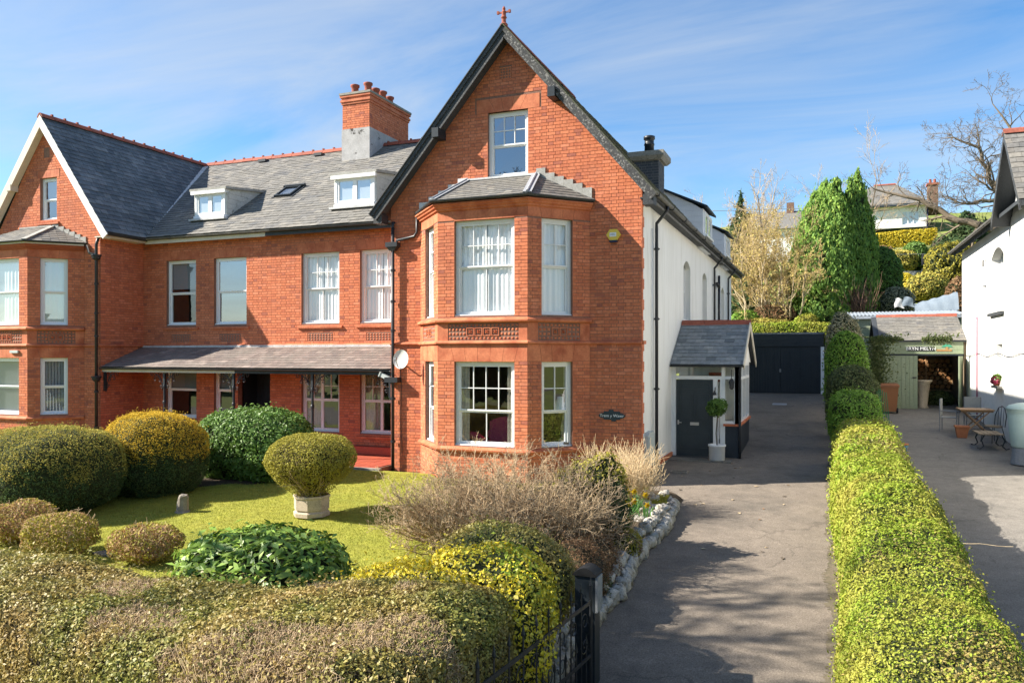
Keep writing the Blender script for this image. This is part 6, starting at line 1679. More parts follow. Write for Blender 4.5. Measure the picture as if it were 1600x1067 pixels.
# iron gate folded back beside the hedge end, and its post
T = thing('gate_post', 'black gate post with rounded grey top beside the yellow shrub', 'gate post', (-2.38, 8.2, -.8))
mb = MB(); mb.box(-2.5, -2.28, 8.1, 8.3, -1.0, .40); mb.build('post', 'black_wood', T)
mb = MB(); n = 10; P = [(-2.52 + .26 * i / n, 8.08, .40 + .07 * math.sin(math.pi * i / n)) for i in range(n + 1)]; mb.extr(([(-2.52, 8.08, .38)] + P + [(-2.26, 8.08, .38)])[::-1], (0, .24, 0)); mb.build('cap', 'rubber', T)
mb = MB(); mb.box(-2.275, -2.25, 8.1, 8.3, .0, .375); mb.build('edge_board', 'rail_grey', T)
G = thing('iron_gate', 'black wrought iron gate with spear tops standing open by the hedge end', 'gate', (-2.35, 7, -.95))
ga, gb_ = Vector((-2.30, 8.02, 0)), Vector((-2.52, 5.6, 0)); gd = (gb_ - ga).normalized(); Lg = (gb_ - ga).length
for z in (.14, -.42, -.85):
    mb = MB(); mb.beam(ga + Vector((0, 0, z)), gb_ + Vector((0, 0, z)), .012, .04); mb.build('rail', 'black_iron', G)
for i in range(19):
    p = ga + gd * (Lg * i / 18); mb = MB(); tall = i % 2 == 0; t = .30 if tall else -.26
    r = .016 if i in (0, 18) else .008
    mb.tube([(p.x, p.y, -.95), (p.x, p.y, t)], r, 6); mb.lathe([(.006, t - .01), (.02, t + .01), (.014, t + .04), (0, t + .11)], (p.x, p.y, 0), 6); mb.build('bar', 'black_iron', G)
for i in range(8):
    p = ga + gd * (Lg * (i + .6) / 8.2); mb = MB()
    for zc, s0 in ((-.02, 1), (-.26, -1)):
        pts = spiral((0, 0, 0), .1, 1.2, 0, s0, 14); mb.tube([tuple(p + gd * a + Vector((0, 0, zc + c))) for a, b, c in pts], .006, 5)
    mb.build('scroll', 'black_iron', G, kind='stuff')

# ---------------------------------------------------------------- hedge between the drives
DH = thing('privet_hedge', 'long bright green clipped hedge between the two driveways', 'hedge', (.8, 12, -.6))
st = []
for y in np.linspace(3.2, 21.4, 70):
    w = 1.40 + .05 * math.sin(y * .9) - .002 * y; top = .62 + .055 * (y - 10) + .05 * math.sin(y * 1.1 + 1) + .03 * math.sin(y * 2.7)
    if y > 20.9: top -= (y - 20.9) * .6
    st.append((.885 + .03 * math.sin(y * .7) - .002 * y, y, gz(y) - .1, 0, 1, w, top - gz(y) + .1))
V, F = sweep(st, 4.2, 30, (.075, 1.9, .4)); F = F[:, ::-1].copy()
core('dark_core', DH, V, F, 'core_green', .05)
P, N = sample(V, F, 200000, lambda c: np.clip(9.0 / np.maximum(c[:, 1], 5.5), .35, 1.3) * np.where(c[:, 2] < gz(c[:, 1]) + .05, .4, 1))
P = P - N * (RNG.random(len(P)) ** 2 * .07 - .015)[:, None]; P, N = thin(P, N, 6.0, .04, .09); sz = np.clip(P[:, 1] / 9.0, .9, 1.7)
gl = (n3(P, .9, 2.0) + .35 * n3(P, 3., 1.) + .35 * RNG.normal(size=len(P))) > .62
leaves('foliage', DH, P[~gl], N[~gl], .032 * sz[~gl], .018 * sz[~gl], 'lf_hedge', 1.0, up=.3); leaves('foliage', DH, P[gl], N[gl], .032 * sz[gl], .018 * sz[gl], 'lf_front', 1.0, up=.3)
o_ = []; grow(o_, Vector((1.45, 10.2, .6)), Vector((1, .1, -.1)).normalized(), .5, .004, 0, 6, .12); segs('stray_shoot', o_, 'twig_pale', DH)
# kerb boards at its foot
mb = MB(); mb.hexa([(.16, 4, gz(4) - .1), (.2, 4, gz(4) - .1), (.2, 21, gz(21) - .1), (.16, 21, gz(21) - .1), (.16, 4, gz(4) + .09), (.2, 4, gz(4) + .09), (.2, 21, gz(21) + .09), (.16, 21, gz(21) + .09)]); tag(mb.build('edging_board', 'bench_wood'), 'low weathered edging board along the foot of the green hedge', 'edging')
shrub('clipped_box', 'small bright green clipped mound just beyond the end of the long hedge', 'bush', (.72, 23.2, 1.0), (.64, .95, .72), 12000, .06, .035, 'lf_dome', k=3.2, zground=0.1)
shrub('clipped_box', 'darker olive clipped mound behind the bright green mound', 'bush', (.73, 25.4, 1.35), (.71, .95, 1.0), 12000, .06, .035, 'lf_dark', k=3, zground=.2)
shrub('dome_bush', 'tall bright green dome-shaped bush beside the black garage', 'bush', (.63, 28.0, 1.95), (.66, .8, 1.52), 15000, .07, .04, 'lf_dome', k=2.4, zground=.35)
shrub('pale_bush', 'greyish pale green bush above the dome-shaped bush', 'bush', (.6, 31.2, 2.95), (.58, .7, 1.25), 9000, .07, .04, 'lf_pale', zground=.55, noise=(.14, 2., 1.))
T = thing('ivy_trail', 'dark ivy straggling over the left edge of the green shed', 'ivy', (1.85, 31.6, .7)); q = RNG.random((5000, 3)); P = np.stack([1.75 + .35 * RNG.normal(size=5000) * q[:, 0], 31.75 + .1 * q[:, 1], .8 + 2.6 * q[:, 2]], -1)
P2 = np.stack([1.8 + 2.9 * RNG.random(3000), 31.85 + .12 * RNG.random(3000), 3.28 + .12 * RNG.normal(size=3000) * RNG.random(3000)], -1); P2 = P2[n3(P2, 3.5, 1.) > -.1]
P = np.vstack([P, P2]); leaves('foliage', T, P, np.tile([0, -1., .2], (len(P), 1)), .075, .05, 'lf_dark', .9)

# bay tree in a white pot by the door
x, y = -2.62, 20.95; z = -.012
T = thing('bay_tree', 'standard bay tree in a white pot beside the front door', 'potted tree', (x, y, z))
mb = MB(); mb.lathe([(.17, 0), (.2, .02), (.205, .36), (.225, .37), (.225, .42), (.19, .42), (.18, .3)], (x, y, z), 24); mb.build('pot', 'white_paint', T, True)
mb = MB(); mb.tube([(x + .01, y, z + .3), (x - .02, y, z + .7), (x + .02, y + .01, z + 1.25)], .016, 8); mb.build('trunk', 'bark', T)
mb = MB(); mb.tube([(x + .03, y + .02, z + .3), (x + .045, y + .02, z + .8), (x + .03, y + .02, z + 1.2)], .011, 6); mb.build('cane', 'label_white', T)
mb = MB(); mb.lathe([(.0, .37), (.185, .37), (0, .385)], (x, y, z), 12); mb.build('soil', 'soil', T)
V, F = blob((x, y, z + 1.38), (.26, .25, .24), 2.1, (.18, 6., 1.)); core('dark_core', T, V, F, 'core_green', .09); P, N = sample(V, F, 1500); P = P - N * (RNG.random(1500) * .1)[:, None]; leaves('foliage', T, P, N, .075, .028, 'lf_laurel', .9)
# ---------------------------------------------------------------- garage at the end of the drive
GY = 37.7; g0 = gz(GY)
G = thing('garage', 'black boarded double-door garage at the end of the drive', 'garage', (-1.9, GY, g0))
for x0, x1 in ((-3.66, -1.92), (-1.9, -.2)):
    mb = MB(); mb.box(x0, x1, GY + .0, GY + .04, g0 + .01, g0 + 2.1); d = mb.build('door', 'black_wood', G)
    n = 15; w = (x1 - x0) / n
    for i in range(n):
        b = MB(); b.box(x0 + i * w + .006, x0 + (i + 1) * w - .006, GY - .025, GY - .001, g0 + .03, g0 + 2.08); b.build('plank', 'black_wood', d)
mb = MB(); mb.box(-1.95, -1.87, GY - .06, GY - .026, g0 + .95, g0 + 1.1); mb.build('door_handle', 'rail_grey', G)
for k in range(3):
    mb = MB(); mb.box(-3.75, -.1, GY - .08 - .012 * k, GY + .05, g0 + 2.12 + k * .18, g0 + 2.295 + k * .18); mb.build('fascia_board', 'black_wood', G)
mb = MB(); mb.box(-3.8, -.05, GY - .13, GY + 4.2, g0 + 2.665, g0 + 2.74); mb.build('roof_edge', 'slate_shaded', G)
mb = MB(); mb.box(-3.78, -3.66, GY - .02, GY + 4, g0 - .3, g0 + 2.66); mb.box(-.2, -.08, GY + .1, GY + 4, g0 - .3, g0 + 2.66); mb.box(-3.66, -.2, GY + .06, GY + .2, g0 - .2, g0 + 2.65); mb.build('side_walls', 'black_wood', G)
mb = MB(); mb.box(-.2, -.06, GY - .05, GY + .1, g0 - .1, g0 + 2.1); mb.build('door_post', 'white_paint', G)
mb = MB(); z = gz(33.5); mb.hexa([(-2.0, 33.2, gz(33.2) + .006), (-1.45, 33.2, gz(33.2) + .006), (-1.45, 33.8, gz(33.8) + .006), (-2.0, 33.8, gz(33.8) + .006), (-2.0, 33.2, gz(33.2) + .012), (-1.45, 33.2, gz(33.2) + .012), (-1.45, 33.8, gz(33.8) + .012), (-2.0, 33.8, gz(33.8) + .012)]); tag(mb.build('manhole_cover', 'lead'), 'pale rectangular inspection cover in the drive before the garage', 'cover')
mb = MB()
for q in ((-3.52, -3.1, 19.15, 19.18), (-3.52, -3.1, 19.42, 19.45), (-3.52, -3.49, 19.18, 19.42), (-3.13, -3.1, 19.18, 19.42)): mb.box(*q, gz(19.3) - .02, gz(19.3) + .035)
tag(mb.build('drain_surround', 'stone_stump'), 'small square drain surround at the foot of the corner downpipe', 'drain')
for i in range(26):     # dead leaves on the drive
    x, y = random.uniform(-3.4, -.3), random.uniform(13, 21); a = random.uniform(0, 6.28); s_ = random.uniform(.03, .07)
    mb = MB(Matrix.Translation((x, y, gz(y) + .008)) @ Matrix.Rotation(a, 4, 'Z')); mb.add([(-s_, 0, 0), (0, -s_ * .5, .012), (s_, 0, .004), (0, s_ * .5, .012)], [(0, 1, 2, 3)])
    tag(mb.build('fallen_leaf', random.choice(['lf_brown', 'twig_pale', 'bark'])), 'dry leaf lying on the tarmac drive', 'leaf', 'fallen leaves on the drive')

# ---------------------------------------------------------------- white house on the right
WX = 4.8; WY = 34.0
WHS = thing('white_house', 'white roughcast house at the right edge with dark eaves', 'house', (7, 27, .2))
wp = Pl((WX, WY), (WX, 15.0))        # faces the drive
wu = lambda Y: WY - Y
wins_ = [(wu(28.35), wu(26.5), 4.05, 5.95), (wu(27.5), wu(26.7), 1.85, 3.05)]
ww = Wall(wp, [(-.6, 0, wp.L), (6.55, 0, wp.L)], wins_)
W0 = ww.solid('wall', WHS, 'roughcast', -.3, 0)
mb = MB(); wp.trap(mb, [(wu(25.4), 6.551), (wu(22.4), 6.551), (wu(23.88), 8.2), (wu(23.92), 8.2)], -.3, -.002); mb.build('gable_wall', 'roughcast', WHS)
mb = MB(); mb.box(WX + .002, 14, WY - .3, WY, -.5, 6.5); mb.build('rear_wall', 'roughcast', WHS)
mb = MB(); mb.box(WX + .3, 14, 15, 15.3, -1, 6.5); mb.build('front_wall', 'roughcast', WHS)
u0, u1, z0, z1 = wins_[0]; n = 10; h = .28; mb = MB()
for i in range(n):
    a, b = u0 + (u1 - u0) * i / n, u0 + (u1 - u0) * (i + 1) / n; f = lambda u: z1 - h * ((u - (u0 + u1) / 2) / ((u1 - u0) / 2)) ** 2
    wp.trap(mb, [(a, f(a)), (b, f(b)), (b, z1 + .001), (a, z1 + .001)], -.24, -.001)
mb.build('arch_head', 'roughcast', W0)
window(WHS, wp, u0, u1, z0, z1, sash((2, 1), (2, 1), .5), rec=.25, jamb=False, sill=None, glass='glass_sky', fw=.08)
mb = MB(); wp.box(mb, u0 - .08, u1 + .08, z0 - .14, z0 - .05, -.2, .1); mb.build('sill', 'slate_dark', W0)
u0, u1, z0, z1 = wins_[1]; window(WHS, wp, u0, u1, z0, z1, sash((1, 1), (1, 1), .5), rec=.2, jamb=False, sill=None, glass='glass', fw=.08)
mb = MB(); wp.box(mb, u0 - .06, u1 + .06, z0 - .12, z0 - .05, -.2, .14); mb.build('sill', 'concrete', W0)
# roof: eave along the drive, small gable with its own ridge
ov = 4.48; ez_ = 6.62; sl = Vector((1, 0, .85)).normalized()
mb = MB(); mb.extr([(ov, WY + .3, ez_), (ov + 4, WY + .3, ez_ + 3.4), (ov + 4, WY + .3, ez_ + 3.27), (ov, WY + .3, ez_ - .1)], (0, -(WY + .3 - 14.8), 0)); WRF = mb.build('roof', 'slate_dark', WHS)
SL = MB(); slates(SL, (ov - .04, WY + .3, ez_), (0, -1, 0), sl, lambda d: (0, WY + .3 - 25.6), 2.2, .2, .28); SL.build('slates', 'slate', WRF, kind='stuff')
for i in range(30):      # rafter feet under the eaves
    y = WY - .1 - i * .28
    if y < 25.7: break
    mb = MB(); mb.hexa([(ov + .03, y - .04, ez_ - .16), (WX, y - .04, ez_ - .16 + .2), (WX, y + .04, ez_ - .16 + .2), (ov + .03, y + .04, ez_ - .16), (ov + .03, y - .04, ez_ - .07), (WX, y - .04, ez_ + .17), (WX, y + .04, ez_ + .17), (ov + .03, y + .04, ez_ - .07)]); mb.build('rafter_foot', 'black_wood', WHS)
gutter(WHS, [(ov - .01, WY + .3), (ov - .01, 25.6)], ez_ - .0, 'old_gutter', .06)
gy, gzt = 23.9, 8.55; hw = 1.75
for s_ in (1, -1):
    y1_ = gy + s_ * hw; P = [(ov - .1, y1_, ez_ - .15), (ov - .1, gy, gzt), (ov - .1, gy, gzt - .13), (ov - .1, y1_, ez_ - .3)]
    mb = MB(); mb.extr(P if s_ < 0 else P[::-1], (6, 0, 0)); mb.build('gable_roof', 'slate_dark', WHS)
    b = MB(); d = (Vector((0, gy, gzt)) - Vector((0, y1_, ez_ - .15)))
    b.beam((ov - .11, y1_, ez_ - .28), (ov - .11, gy, gzt - .12), .05, .24, up=(1, 0, 0)) if False else b.extr([(ov - .15, y1_, ez_ - .14), (ov - .15, gy, gzt + .02), (ov - .15, gy, gzt - .24), (ov - .15, y1_, ez_ - .40)][::(1 if s_ < 0 else -1)], (.045, 0, 0)); b.build('bargeboard', 'barge_black', WHS)
    SL = MB(); sv = Vector((0, -s_ * hw, gzt - ez_ + .15)); slates(SL, (ov - .16 if s_ < 0 else ov + 5.8, y1_, ez_ - .14), (-s_, 0, 0), sv.normalized(), lambda d: (0, 5.9), sv.length, .2, .28); SL.build('slates', 'slate', WHS, kind='stuff')
ridge_tiles(WHS, (ov - .16, gy, gzt + .06), (ov + 3, gy, gzt + .06), maxn=7)
pipe(WHS, [(WX - .05, 30.6, 3.95), (WX - .05, 30.5, 4.0), (WX - .06, 30.45, 3.85), (WX - .06, 30.45, .5)], .025, 'pink_pipe', 'thin_pipe')
mb = MB(); mb.tube([(WX - .03, y, 2.72 + .05 * math.sin(y * 1.9)) for y in np.linspace(33.8, 22, 30)], .01, 5); mb.build('wall_cable', 'rubber', WHS)
mb = MB(); mb.tube([(WX, 29.1, 5.75), (WX - .1, 29.1, 5.75), (WX - .1, 29.1, 5.55)], .025, 6); mb.build('overflow_pipe', 'black_iron', WHS)
mb = MB(); mb.lathe([(.05, 0), (.06, .06), (0, .07)], (WX - .04, 29.2, 4.9), 8); mb.build('wall_fitting', 'rail_grey', WHS)
T = thing('flower_pot', 'small pot of pink flowers on the low window sill of the white house', 'flower pot', (WX - .08, 27.2, 1.8))
mb = MB(); mb.lathe([(.08, 0), (.11, .14), (.09, .14)], (WX - .06, 27.2, 1.8), 12); mb.build('pot', 'clay', T)
V, F = blob((WX - .06, 27.2, 2.02), (.12, .2, .12), 2, (.2, 9, 1.)); P, N = sample(V, F, 500); leaves('foliage', T, P, N, .06, .03, 'lf_dome', 1.); P, N = sample(V, F, 260); leaves('flowers', T, P - np.array([.03, 0, .05]), N, .05, .05, 'pink_cloth', 1.)

# ---------------------------------------------------------------- green shed and sheds behind
SY = 33.0; sg = gz(SY)
S = thing('green_shed', 'pale green boarded garage with slate roof beside the white house', 'shed', (3.2, SY, sg))
def planks(x0, x1, z0, z1, y, w, m, parent, vert=True, name='plank', th=.02):
    n = max(1, round(((x1 - x0) if vert else (z1 - z0)) / w))
    for i in range(n):
        b = MB()
        if vert: L = (x1 - x0) / n; b.box(x0 + i * L + .004, x0 + (i + 1) * L - .004, y - th, y, z0, z1)
        else: L = (z1 - z0) / n; b.box(x0, x1, y - th - .004 * (n - i), y, z0 + i * L + .003, z0 + (i + 1) * L - .003)
        b.build(name, m, parent)
mb = MB(); mb.box(1.84, 3.2, SY, SY + .05, sg, sg + 2.0); d = mb.build('door', 'shed_green', S); planks(1.84, 3.2, sg + .02, sg + 1.99, SY - .002, .14, 'shed_green', d)
mb = MB(); mb.box(1.84, 2.05, SY - .045, SY - .03, sg + 1.55, sg + 1.6); mb.box(1.84, 2.05, SY - .045, SY - .03, sg + .3, sg + .35); mb.box(3.02, 3.16, SY - .05, SY - .03, sg + 1.15, sg + 1.2); mb.build('hinge', 'black_iron', d)
Mr = Matrix.Translation((4.66, SY - .02, 0)) @ Matrix.Rotation(R(75), 4, 'Z')
mb = MB(Mr)
for i in range(7): mb.box(-.98 + i * .14 + .003, -.98 + (i + 1) * .14 - .003, -.03, 0, sg + .04, sg + 1.98)
mb.build('open_door', 'shed_green', S, kind='stuff')
planks(1.8, 4.7, sg + 2.06, sg + 2.55, SY - .01, .165, 'shed_green', S, False, 'fascia_plank')
mb = MB(); mb.box(1.8, 4.7, SY - .03, SY + .02, sg + 2.0, sg + 2.06); mb.build('door_rail', 'black_wood', S)
mb = MB(); mb.box(1.78, 1.84, SY, SY + 3.9, sg - .3, sg + 2.5); mb.box(4.72, 4.78, SY, SY + 3.9, sg - .3, sg + 2.5); mb.box(1.84, 4.72, SY + 3.85, SY + 3.9, sg - .3, sg + 2.5); mb.build('side_walls', 'bench_wood', S)
mb = MB(); mb.box(1.84, 4.72, SY + .05, SY + 3.85, sg - .1, sg + .01); mb.build('shed_floor', 'concrete', S)
rz0, rz1, ry1 = sg + 2.56, 4.24, 35.1
mb = MB(); mb.extr([(1.72, SY - .1, rz0), (1.72, ry1, rz1), (1.72, 2 * ry1 - SY, rz0), (1.72, 2 * ry1 - SY, rz0 - .06), (1.72, ry1, rz1 - .1), (1.72, SY - .1, rz0 - .05)][::-1], (3.06, 0, 0)); SR = mb.build('roof', 'slate_dark', S)
sv = Vector((0, ry1 - SY + .1, rz1 - rz0)); SL = MB(); slates(SL, (1.9, SY - .12, rz0), (1, 0, 0), sv.normalized(), lambda d: (0, 2.88), sv.length, .16, .28); SL.build('slates', 'slate', SR, kind='stuff')
ridge_tiles(SR, (1.9, ry1, rz1 + .06), (4.78, ry1, rz1 + .06), step=.6, r=.1)
n_ = 0
for r_ in range(7):      # stacked logs seen through the open door
    for c_ in range(9):
        x, z = 3.05 + c_ * .19 + (r_ % 2) * .09 + random.uniform(-.02, .02), sg + .75 + r_ * .17; rr = random.uniform(.07, .1)
        mb = MB(); mb.tube([(x, SY + 2.9 + random.uniform(-.06, .06), z), (x, SY + 3.3, z)], rr, 7); tag(mb.build('log', 'wood_stack'), 'sawn firewood log stacked inside the green shed', 'log', 'firewood stack in the shed')
mb = MB(); mb.box(3.0, 3.06, SY + 2.8, SY + 2.9, sg, sg + 2.3); mb.box(3.75, 3.81, SY + 2.75, SY + 2.82, sg, sg + 2.3); mb.box(3.0, 4.7, SY + 2.95, SY + 3.3, sg + .55, sg + .62); mb.build('rack', 'table_wood', S)
shrub('shed_greenery', 'low dark green plant just inside the shed opening', 'plant', (4.1, SY + 1.6, sg + .28), (.5, .4, .32), 2600, .07, .04, 'lf_dark', zground=sg)
T = thing('stone_urn', 'tall pale pot standing in the shed doorway', 'pot', (3.42, SY + .5, sg)); mb = MB(); mb.lathe([(.2, 0), (.22, .04), (.16, .1), (.2, .5), (.26, .95), (.33, 1.02), (.33, 1.08), (.24, 1.08)], (3.42, SY + .5, sg), 16); mb.build('urn_body', 'pot_stone', T, True)
T = thing('house_sign', 'black sign with white capitals on the green shed', 'sign', (3.2, SY, sg + 2.2))
mb = MB(); mb.box(2.86, 3.74, SY - .06, SY - .035, sg + 2.17, sg + 2.34); mb.build('board', 'black_iron', T)
Mt = Matrix((Vector((1, 0, 0)), Vector((0, 0, 1)), Vector((0, -1, 0)))).transposed().to_4x4(); Mt.translation = (3.3, SY - .061, sg + 2.255); text('BRYN MELYN', 'lettering', Mt, .168, 'label_white', T, .002)
T = thing('plaque', 'small green and brown tree-shaped plaque right of the shed sign', 'plaque', (4.05, SY, sg + 2.2))
mb = MB(); mb.box(3.82, 4.32, SY - .055, SY - .035, sg + 2.16, sg + 2.23); mb.box(4.12, 4.2, SY - .054, SY - .036, sg + 2.23, sg + 2.33); mb.build('plaque_base', 'sign_brown', T)
mb = MB(); mb.extr([(3.98, SY - .04, sg + 2.32), (4.05, SY - .04, sg + 2.38), (4.16, SY - .04, sg + 2.43), (4.28, SY - .04, sg + 2.39), (4.35, SY - .04, sg + 2.32)][::-1], (0, -.015, 0)); mb.build('plaque_crown', 'sign_green', T)
# corrugated shed behind
C_ = thing('corrugated_shed', 'green shed with blue-grey corrugated roof behind the slate roof', 'shed', (3, 38, 1))
V = []; F = []; n = 120
for i in range(n + 1):
    x = .95 + 4.6 * i / n; w = .018 * math.sin(i * math.pi / 2)
    V += [(x, 37.6, 4.42 + w), (x, 41.2, 4.75 + w)]
    if i: F.append((2 * i - 2, 2 * i, 2 * i + 1, 2 * i - 1))
fast('roof_sheet', np.array(V), np.array(F), 'corrugated', C_)
mb = MB(); mb.box(.95, 5.5, 37.58, 37.64, 4.28, 4.4); mb.build('fascia', 'corrugated', C_)
for i in range(8): mb = MB(); mb.box(1.05, 5.4, 37.75 - .006 * (i % 2), 37.8, 1.2 + i * .385, 1.2 + (i + 1) * .385 - .012); mb.build('plank', 'shed_green', C_)
mb = MB(); mb.box(1.05, 1.1, 37.8, 41, 1.0, 4.3); mb.box(5.35, 5.4, 37.8, 41, 1, 4.3); mb.build('side_walls', 'shed_green', C_)
mb = MB(); mb.tube([(2.0 + .12 * math.cos(t) - .1, 36.9, 3.75 + .12 * math.sin(t)) for t in np.linspace(.2, 3.0, 9)] + [(1.78, 36.9, 3.6)], .02, 6); tag(mb.build('vent_pipe', 'white_paint'), 'small white hooked pipe beside the shed roof', 'pipe')
T = thing('covered_boat', 'grey-blue tarpaulin stretched over a sloping load above the sheds', 'tarpaulin', (5, 44, 3.8))
V = []; nx, ny = 16, 8
for j in range(ny):
    for i in range(nx):
        u, v = i / (nx - 1), j / (ny - 1); x = 4.1 + 1.9 * u; y = 43.4 + 1.3 * v
        V.append((x, y, 4.2 + (1.05 + .55 * u) * math.sin(math.pi * min(1, .08 + v * .9)) ** .6 + .03 * math.sin(i * 1.7 + j)))
fast('tarpaulin_sheet', np.array(V), qgrid(nx, ny, False), 'tarp', T, smooth=True)
mb = MB(); mb.box(4.2, 5.9, 43.5, 44.6, 3.6, 4.3); mb.build('load', 'rail_grey', T)
for x, z, w, m in ((3.35, 5.25, .32, 'laundry_white'), (3.75, 5.3, .4, 'tarp')):
    V = []
    for j in range(7):
        for i in range(6): V.append((x + w * (i / 5 - .5) * (1 + .06 * j) + .02 * math.sin(j * 1.3), 43.0 + .025 * math.sin(i * 1.3 + j * .6), z + .22 - j * .075 + .05 * math.sin(i * .9)))
    tag(fast('hung_sheet', np.array(V), qgrid(6, 7, False), m), 'crumpled %s sheet draped left of the tarpaulin' % ('white' if m == 'laundry_white' else 'bluish'), 'sheet')

# ---------------------------------------------------------------- things on the neighbour's drive
x, y = 2.15, 31.7; z = gz(y)
B_ = thing('wheelie_bin', 'brown wheelie bin standing before the green shed', 'bin', (x, y, z))
mb = MB(); mb.hexa([(x - .22, y - .24, z + .06), (x + .22, y - .24, z + .06), (x + .22, y + .24, z + .06), (x - .22, y + .24, z + .06), (x - .29, y - .33, z + .98), (x + .29, y - .33, z + .98), (x + .29, y + .34, z + .98), (x - .29, y + .34, z + .98)]); mb.box(x - .31, x + .31, y - .35, y + .36, z + .93, z + .985); mb.build('bin_body', 'bin_brown', B_)
mb = MB(); mb.hexa([(x - .32, y - .38, z + .99), (x + .32, y - .38, z + .99), (x + .32, y + .4, z + .99), (x - .32, y + .4, z + .99), (x - .28, y - .3, z + 1.06), (x + .28, y - .3, z + 1.06), (x + .28, y + .34, z + 1.08), (x - .28, y + .34, z + 1.08)]); mb.build('lid', 'bin_brown', B_)
for s_ in (-1, 1):
    mb = MB(); mb.tube([(x + s_ * .22, y - .18, z + .1), (x + s_ * .28, y - .18, z + .1)], .1, 14); mb.build('wheel', 'rubber', B_)
mb = MB(); mb.tube([(x - .25, y + .42, z + .98), (x + .25, y + .42, z + .98)], .016, 8); mb.build('handle', 'bin_brown', B_)
T = thing('garden_hose', 'green hose hanging in loops at the end of the hedge', 'hose', (1.62, 24.8, .2)); zz = gz(24.8)
for i in range(6):
    mb = MB(); mb.tube([(1.62 + .05 * i + .1 * math.sin(t * 2) * .3, 24.8 + .03 * i, zz + 1.45 - (1.3 + .05 * (i % 3)) * math.sin(t) ** .8) for t in np.linspace(0.02, math.pi - .02, 20)] if False else [(1.42 + .05 * i + .12 * (t - .5), 24.8 + .02 * i, zz + 1.5 - 1.42 * t + .05 * math.sin(6 * t + i)) for t in np.linspace(0, 1, 12)], .012, 6); mb.build('loop', 'hose_green', T)
T = thing('blue_planter', 'blue glazed pot with a clay saucer at the end of the hedge', 'pot', (1.85, 22.9, gz(22.9))); mb = MB(); mb.lathe([(.1, 0), (.13, .22), (.15, .24), (.15, .28), (.11, .28)], (1.85, 22.9, gz(22.9)), 16); mb.build('pot', 'blue_pot', T, True)
mb = MB(); mb.lathe([(.13, .285), (.17, .30), (.17, .33), (.1, .34)], (1.85, 22.9, gz(22.9)), 14); mb.build('saucer', 'clay', T)

# folding wooden table
tx, ty = 4.18, 27.2; tz_ = gz(ty); T = thing('garden_table', 'square wooden folding table by the white house wall', 'table', (tx, ty, tz_))
for i in range(7):
    b = MB(); b.box(tx - .45 + i * .13, tx - .45 + i * .13 + .122, ty - .45, ty + .45, tz_ + .73, tz_ + .76); b.build('slat', 'table_wood', T)
for s_ in (-1, 1):
    for k in (-1, 1):
        b = MB(); b.beam((tx + k * .36, ty + s_ * .33, tz_), (tx - k * .36, ty + s_ * .33 + .03 * k, tz_ + .73), .03, .05, up=(0, 1, 0)); b.build('leg', 'table_wood', T)
b = MB(); b.beam((tx, ty - .33, tz_ + .36), (tx, ty + .33, tz_ + .36), .04, .04); b.box(tx - .42, tx + .42, ty - .4, ty - .36, tz_ + .68, tz_ + .729); b.box(tx - .42, tx + .42, ty + .36, ty + .4, tz_ + .68, tz_ + .729); b.build('cross_bar', 'table_wood', T)
def mesh_chair(x, y, rz, lab):
    z = gz(y); M2 = Matrix.Translation((x, y, z)) @ Matrix.Rotation(rz, 4, 'Z'); T = thing('garden_chair', lab, 'chair', (x, y, z), 'garden chairs')
    b = MB(M2); b.box(-.22, .22, -.22, .22, .42, .445); b.build('seat', 'mesh_grey', T)
    b = MB(M2); b.box(-.22, .22, .215, .235, .5, 1.0); b.build('backrest', 'mesh_grey', T)
    for sx in (-1, 1):
        for sy in (-1, 1):
            b = MB(M2); b.tube([(sx * .23, sy * .23, 0), (sx * .23, sy * .23, 1.0 if sy > 0 else .62)], .013, 7); b.build('leg', 'rail_grey', T)
        b = MB(M2); b.tube([(sx * .23, -.23, .62), (sx * .23, .23, .64)], .014, 7); b.build('arm', 'rail_grey', T)
mesh_chair(4.3, 28.2, R(0), 'grey mesh garden chair behind the wooden table')
mesh_chair(3.55, 27.6, R(75), 'dark metal garden chair at the left of the wooden table')
def iron_chair(x, y, rz, lab):
    z = gz(y); M2 = Matrix.Translation((x, y, z)) @ Matrix.Rotation(rz, 4, 'Z'); T = thing('garden_chair', lab, 'chair', (x, y, z), 'garden chairs')
    b = MB(M2); b.lathe([(.0, .43), (.22, .43), (.23, .45), (.21, .48), (0, .49)], (0, 0, 0), 16); b.build('seat_cushion', 'bench_wood', T)
    b = MB(M2); b.tube([(-.2, .2, .44), (-.21, .24, .75), (-.12, .27, .97), (0, .28, 1.02), (.12, .27, .97), (.21, .24, .75), (.2, .2, .44)], .013, 7); b.tube([(-.1, .22, .44), (-.1, .26, .96)], .007, 5); b.tube([(.1, .22, .44), (.1, .26, .96)], .007, 5); b.tube([(0, .22, .44), (0, .27, 1.0)], .007, 5); b.build('backrest', 'black_iron', T)
    for sx in (-1, 1):
        for sy in (-1, 1): b = MB(M2); b.tube([(sx * .15, sy * .15, .43), (sx * .19, sy * .19, .2), (sx * .22, sy * .22, 0)], .011, 6); b.build('leg', 'black_iron', T)
iron_chair(4.4, 25.7, R(-60), 'black hoop-backed iron chair between the table and the bench')
bx_, by_ = 4.15, 24.7; bz_ = gz(by_); T = thing('garden_bench', 'low slatted wooden bench on curled iron legs', 'bench', (bx_, by_, bz_))
for i in range(4): b = MB(); b.box(bx_ - .34 + i * .15, bx_ - .34 + i * .15 + .13, by_ - .55, by_ + .55, bz_ + .4, bz_ + .43); b.build('slat', 'bench_wood', T)
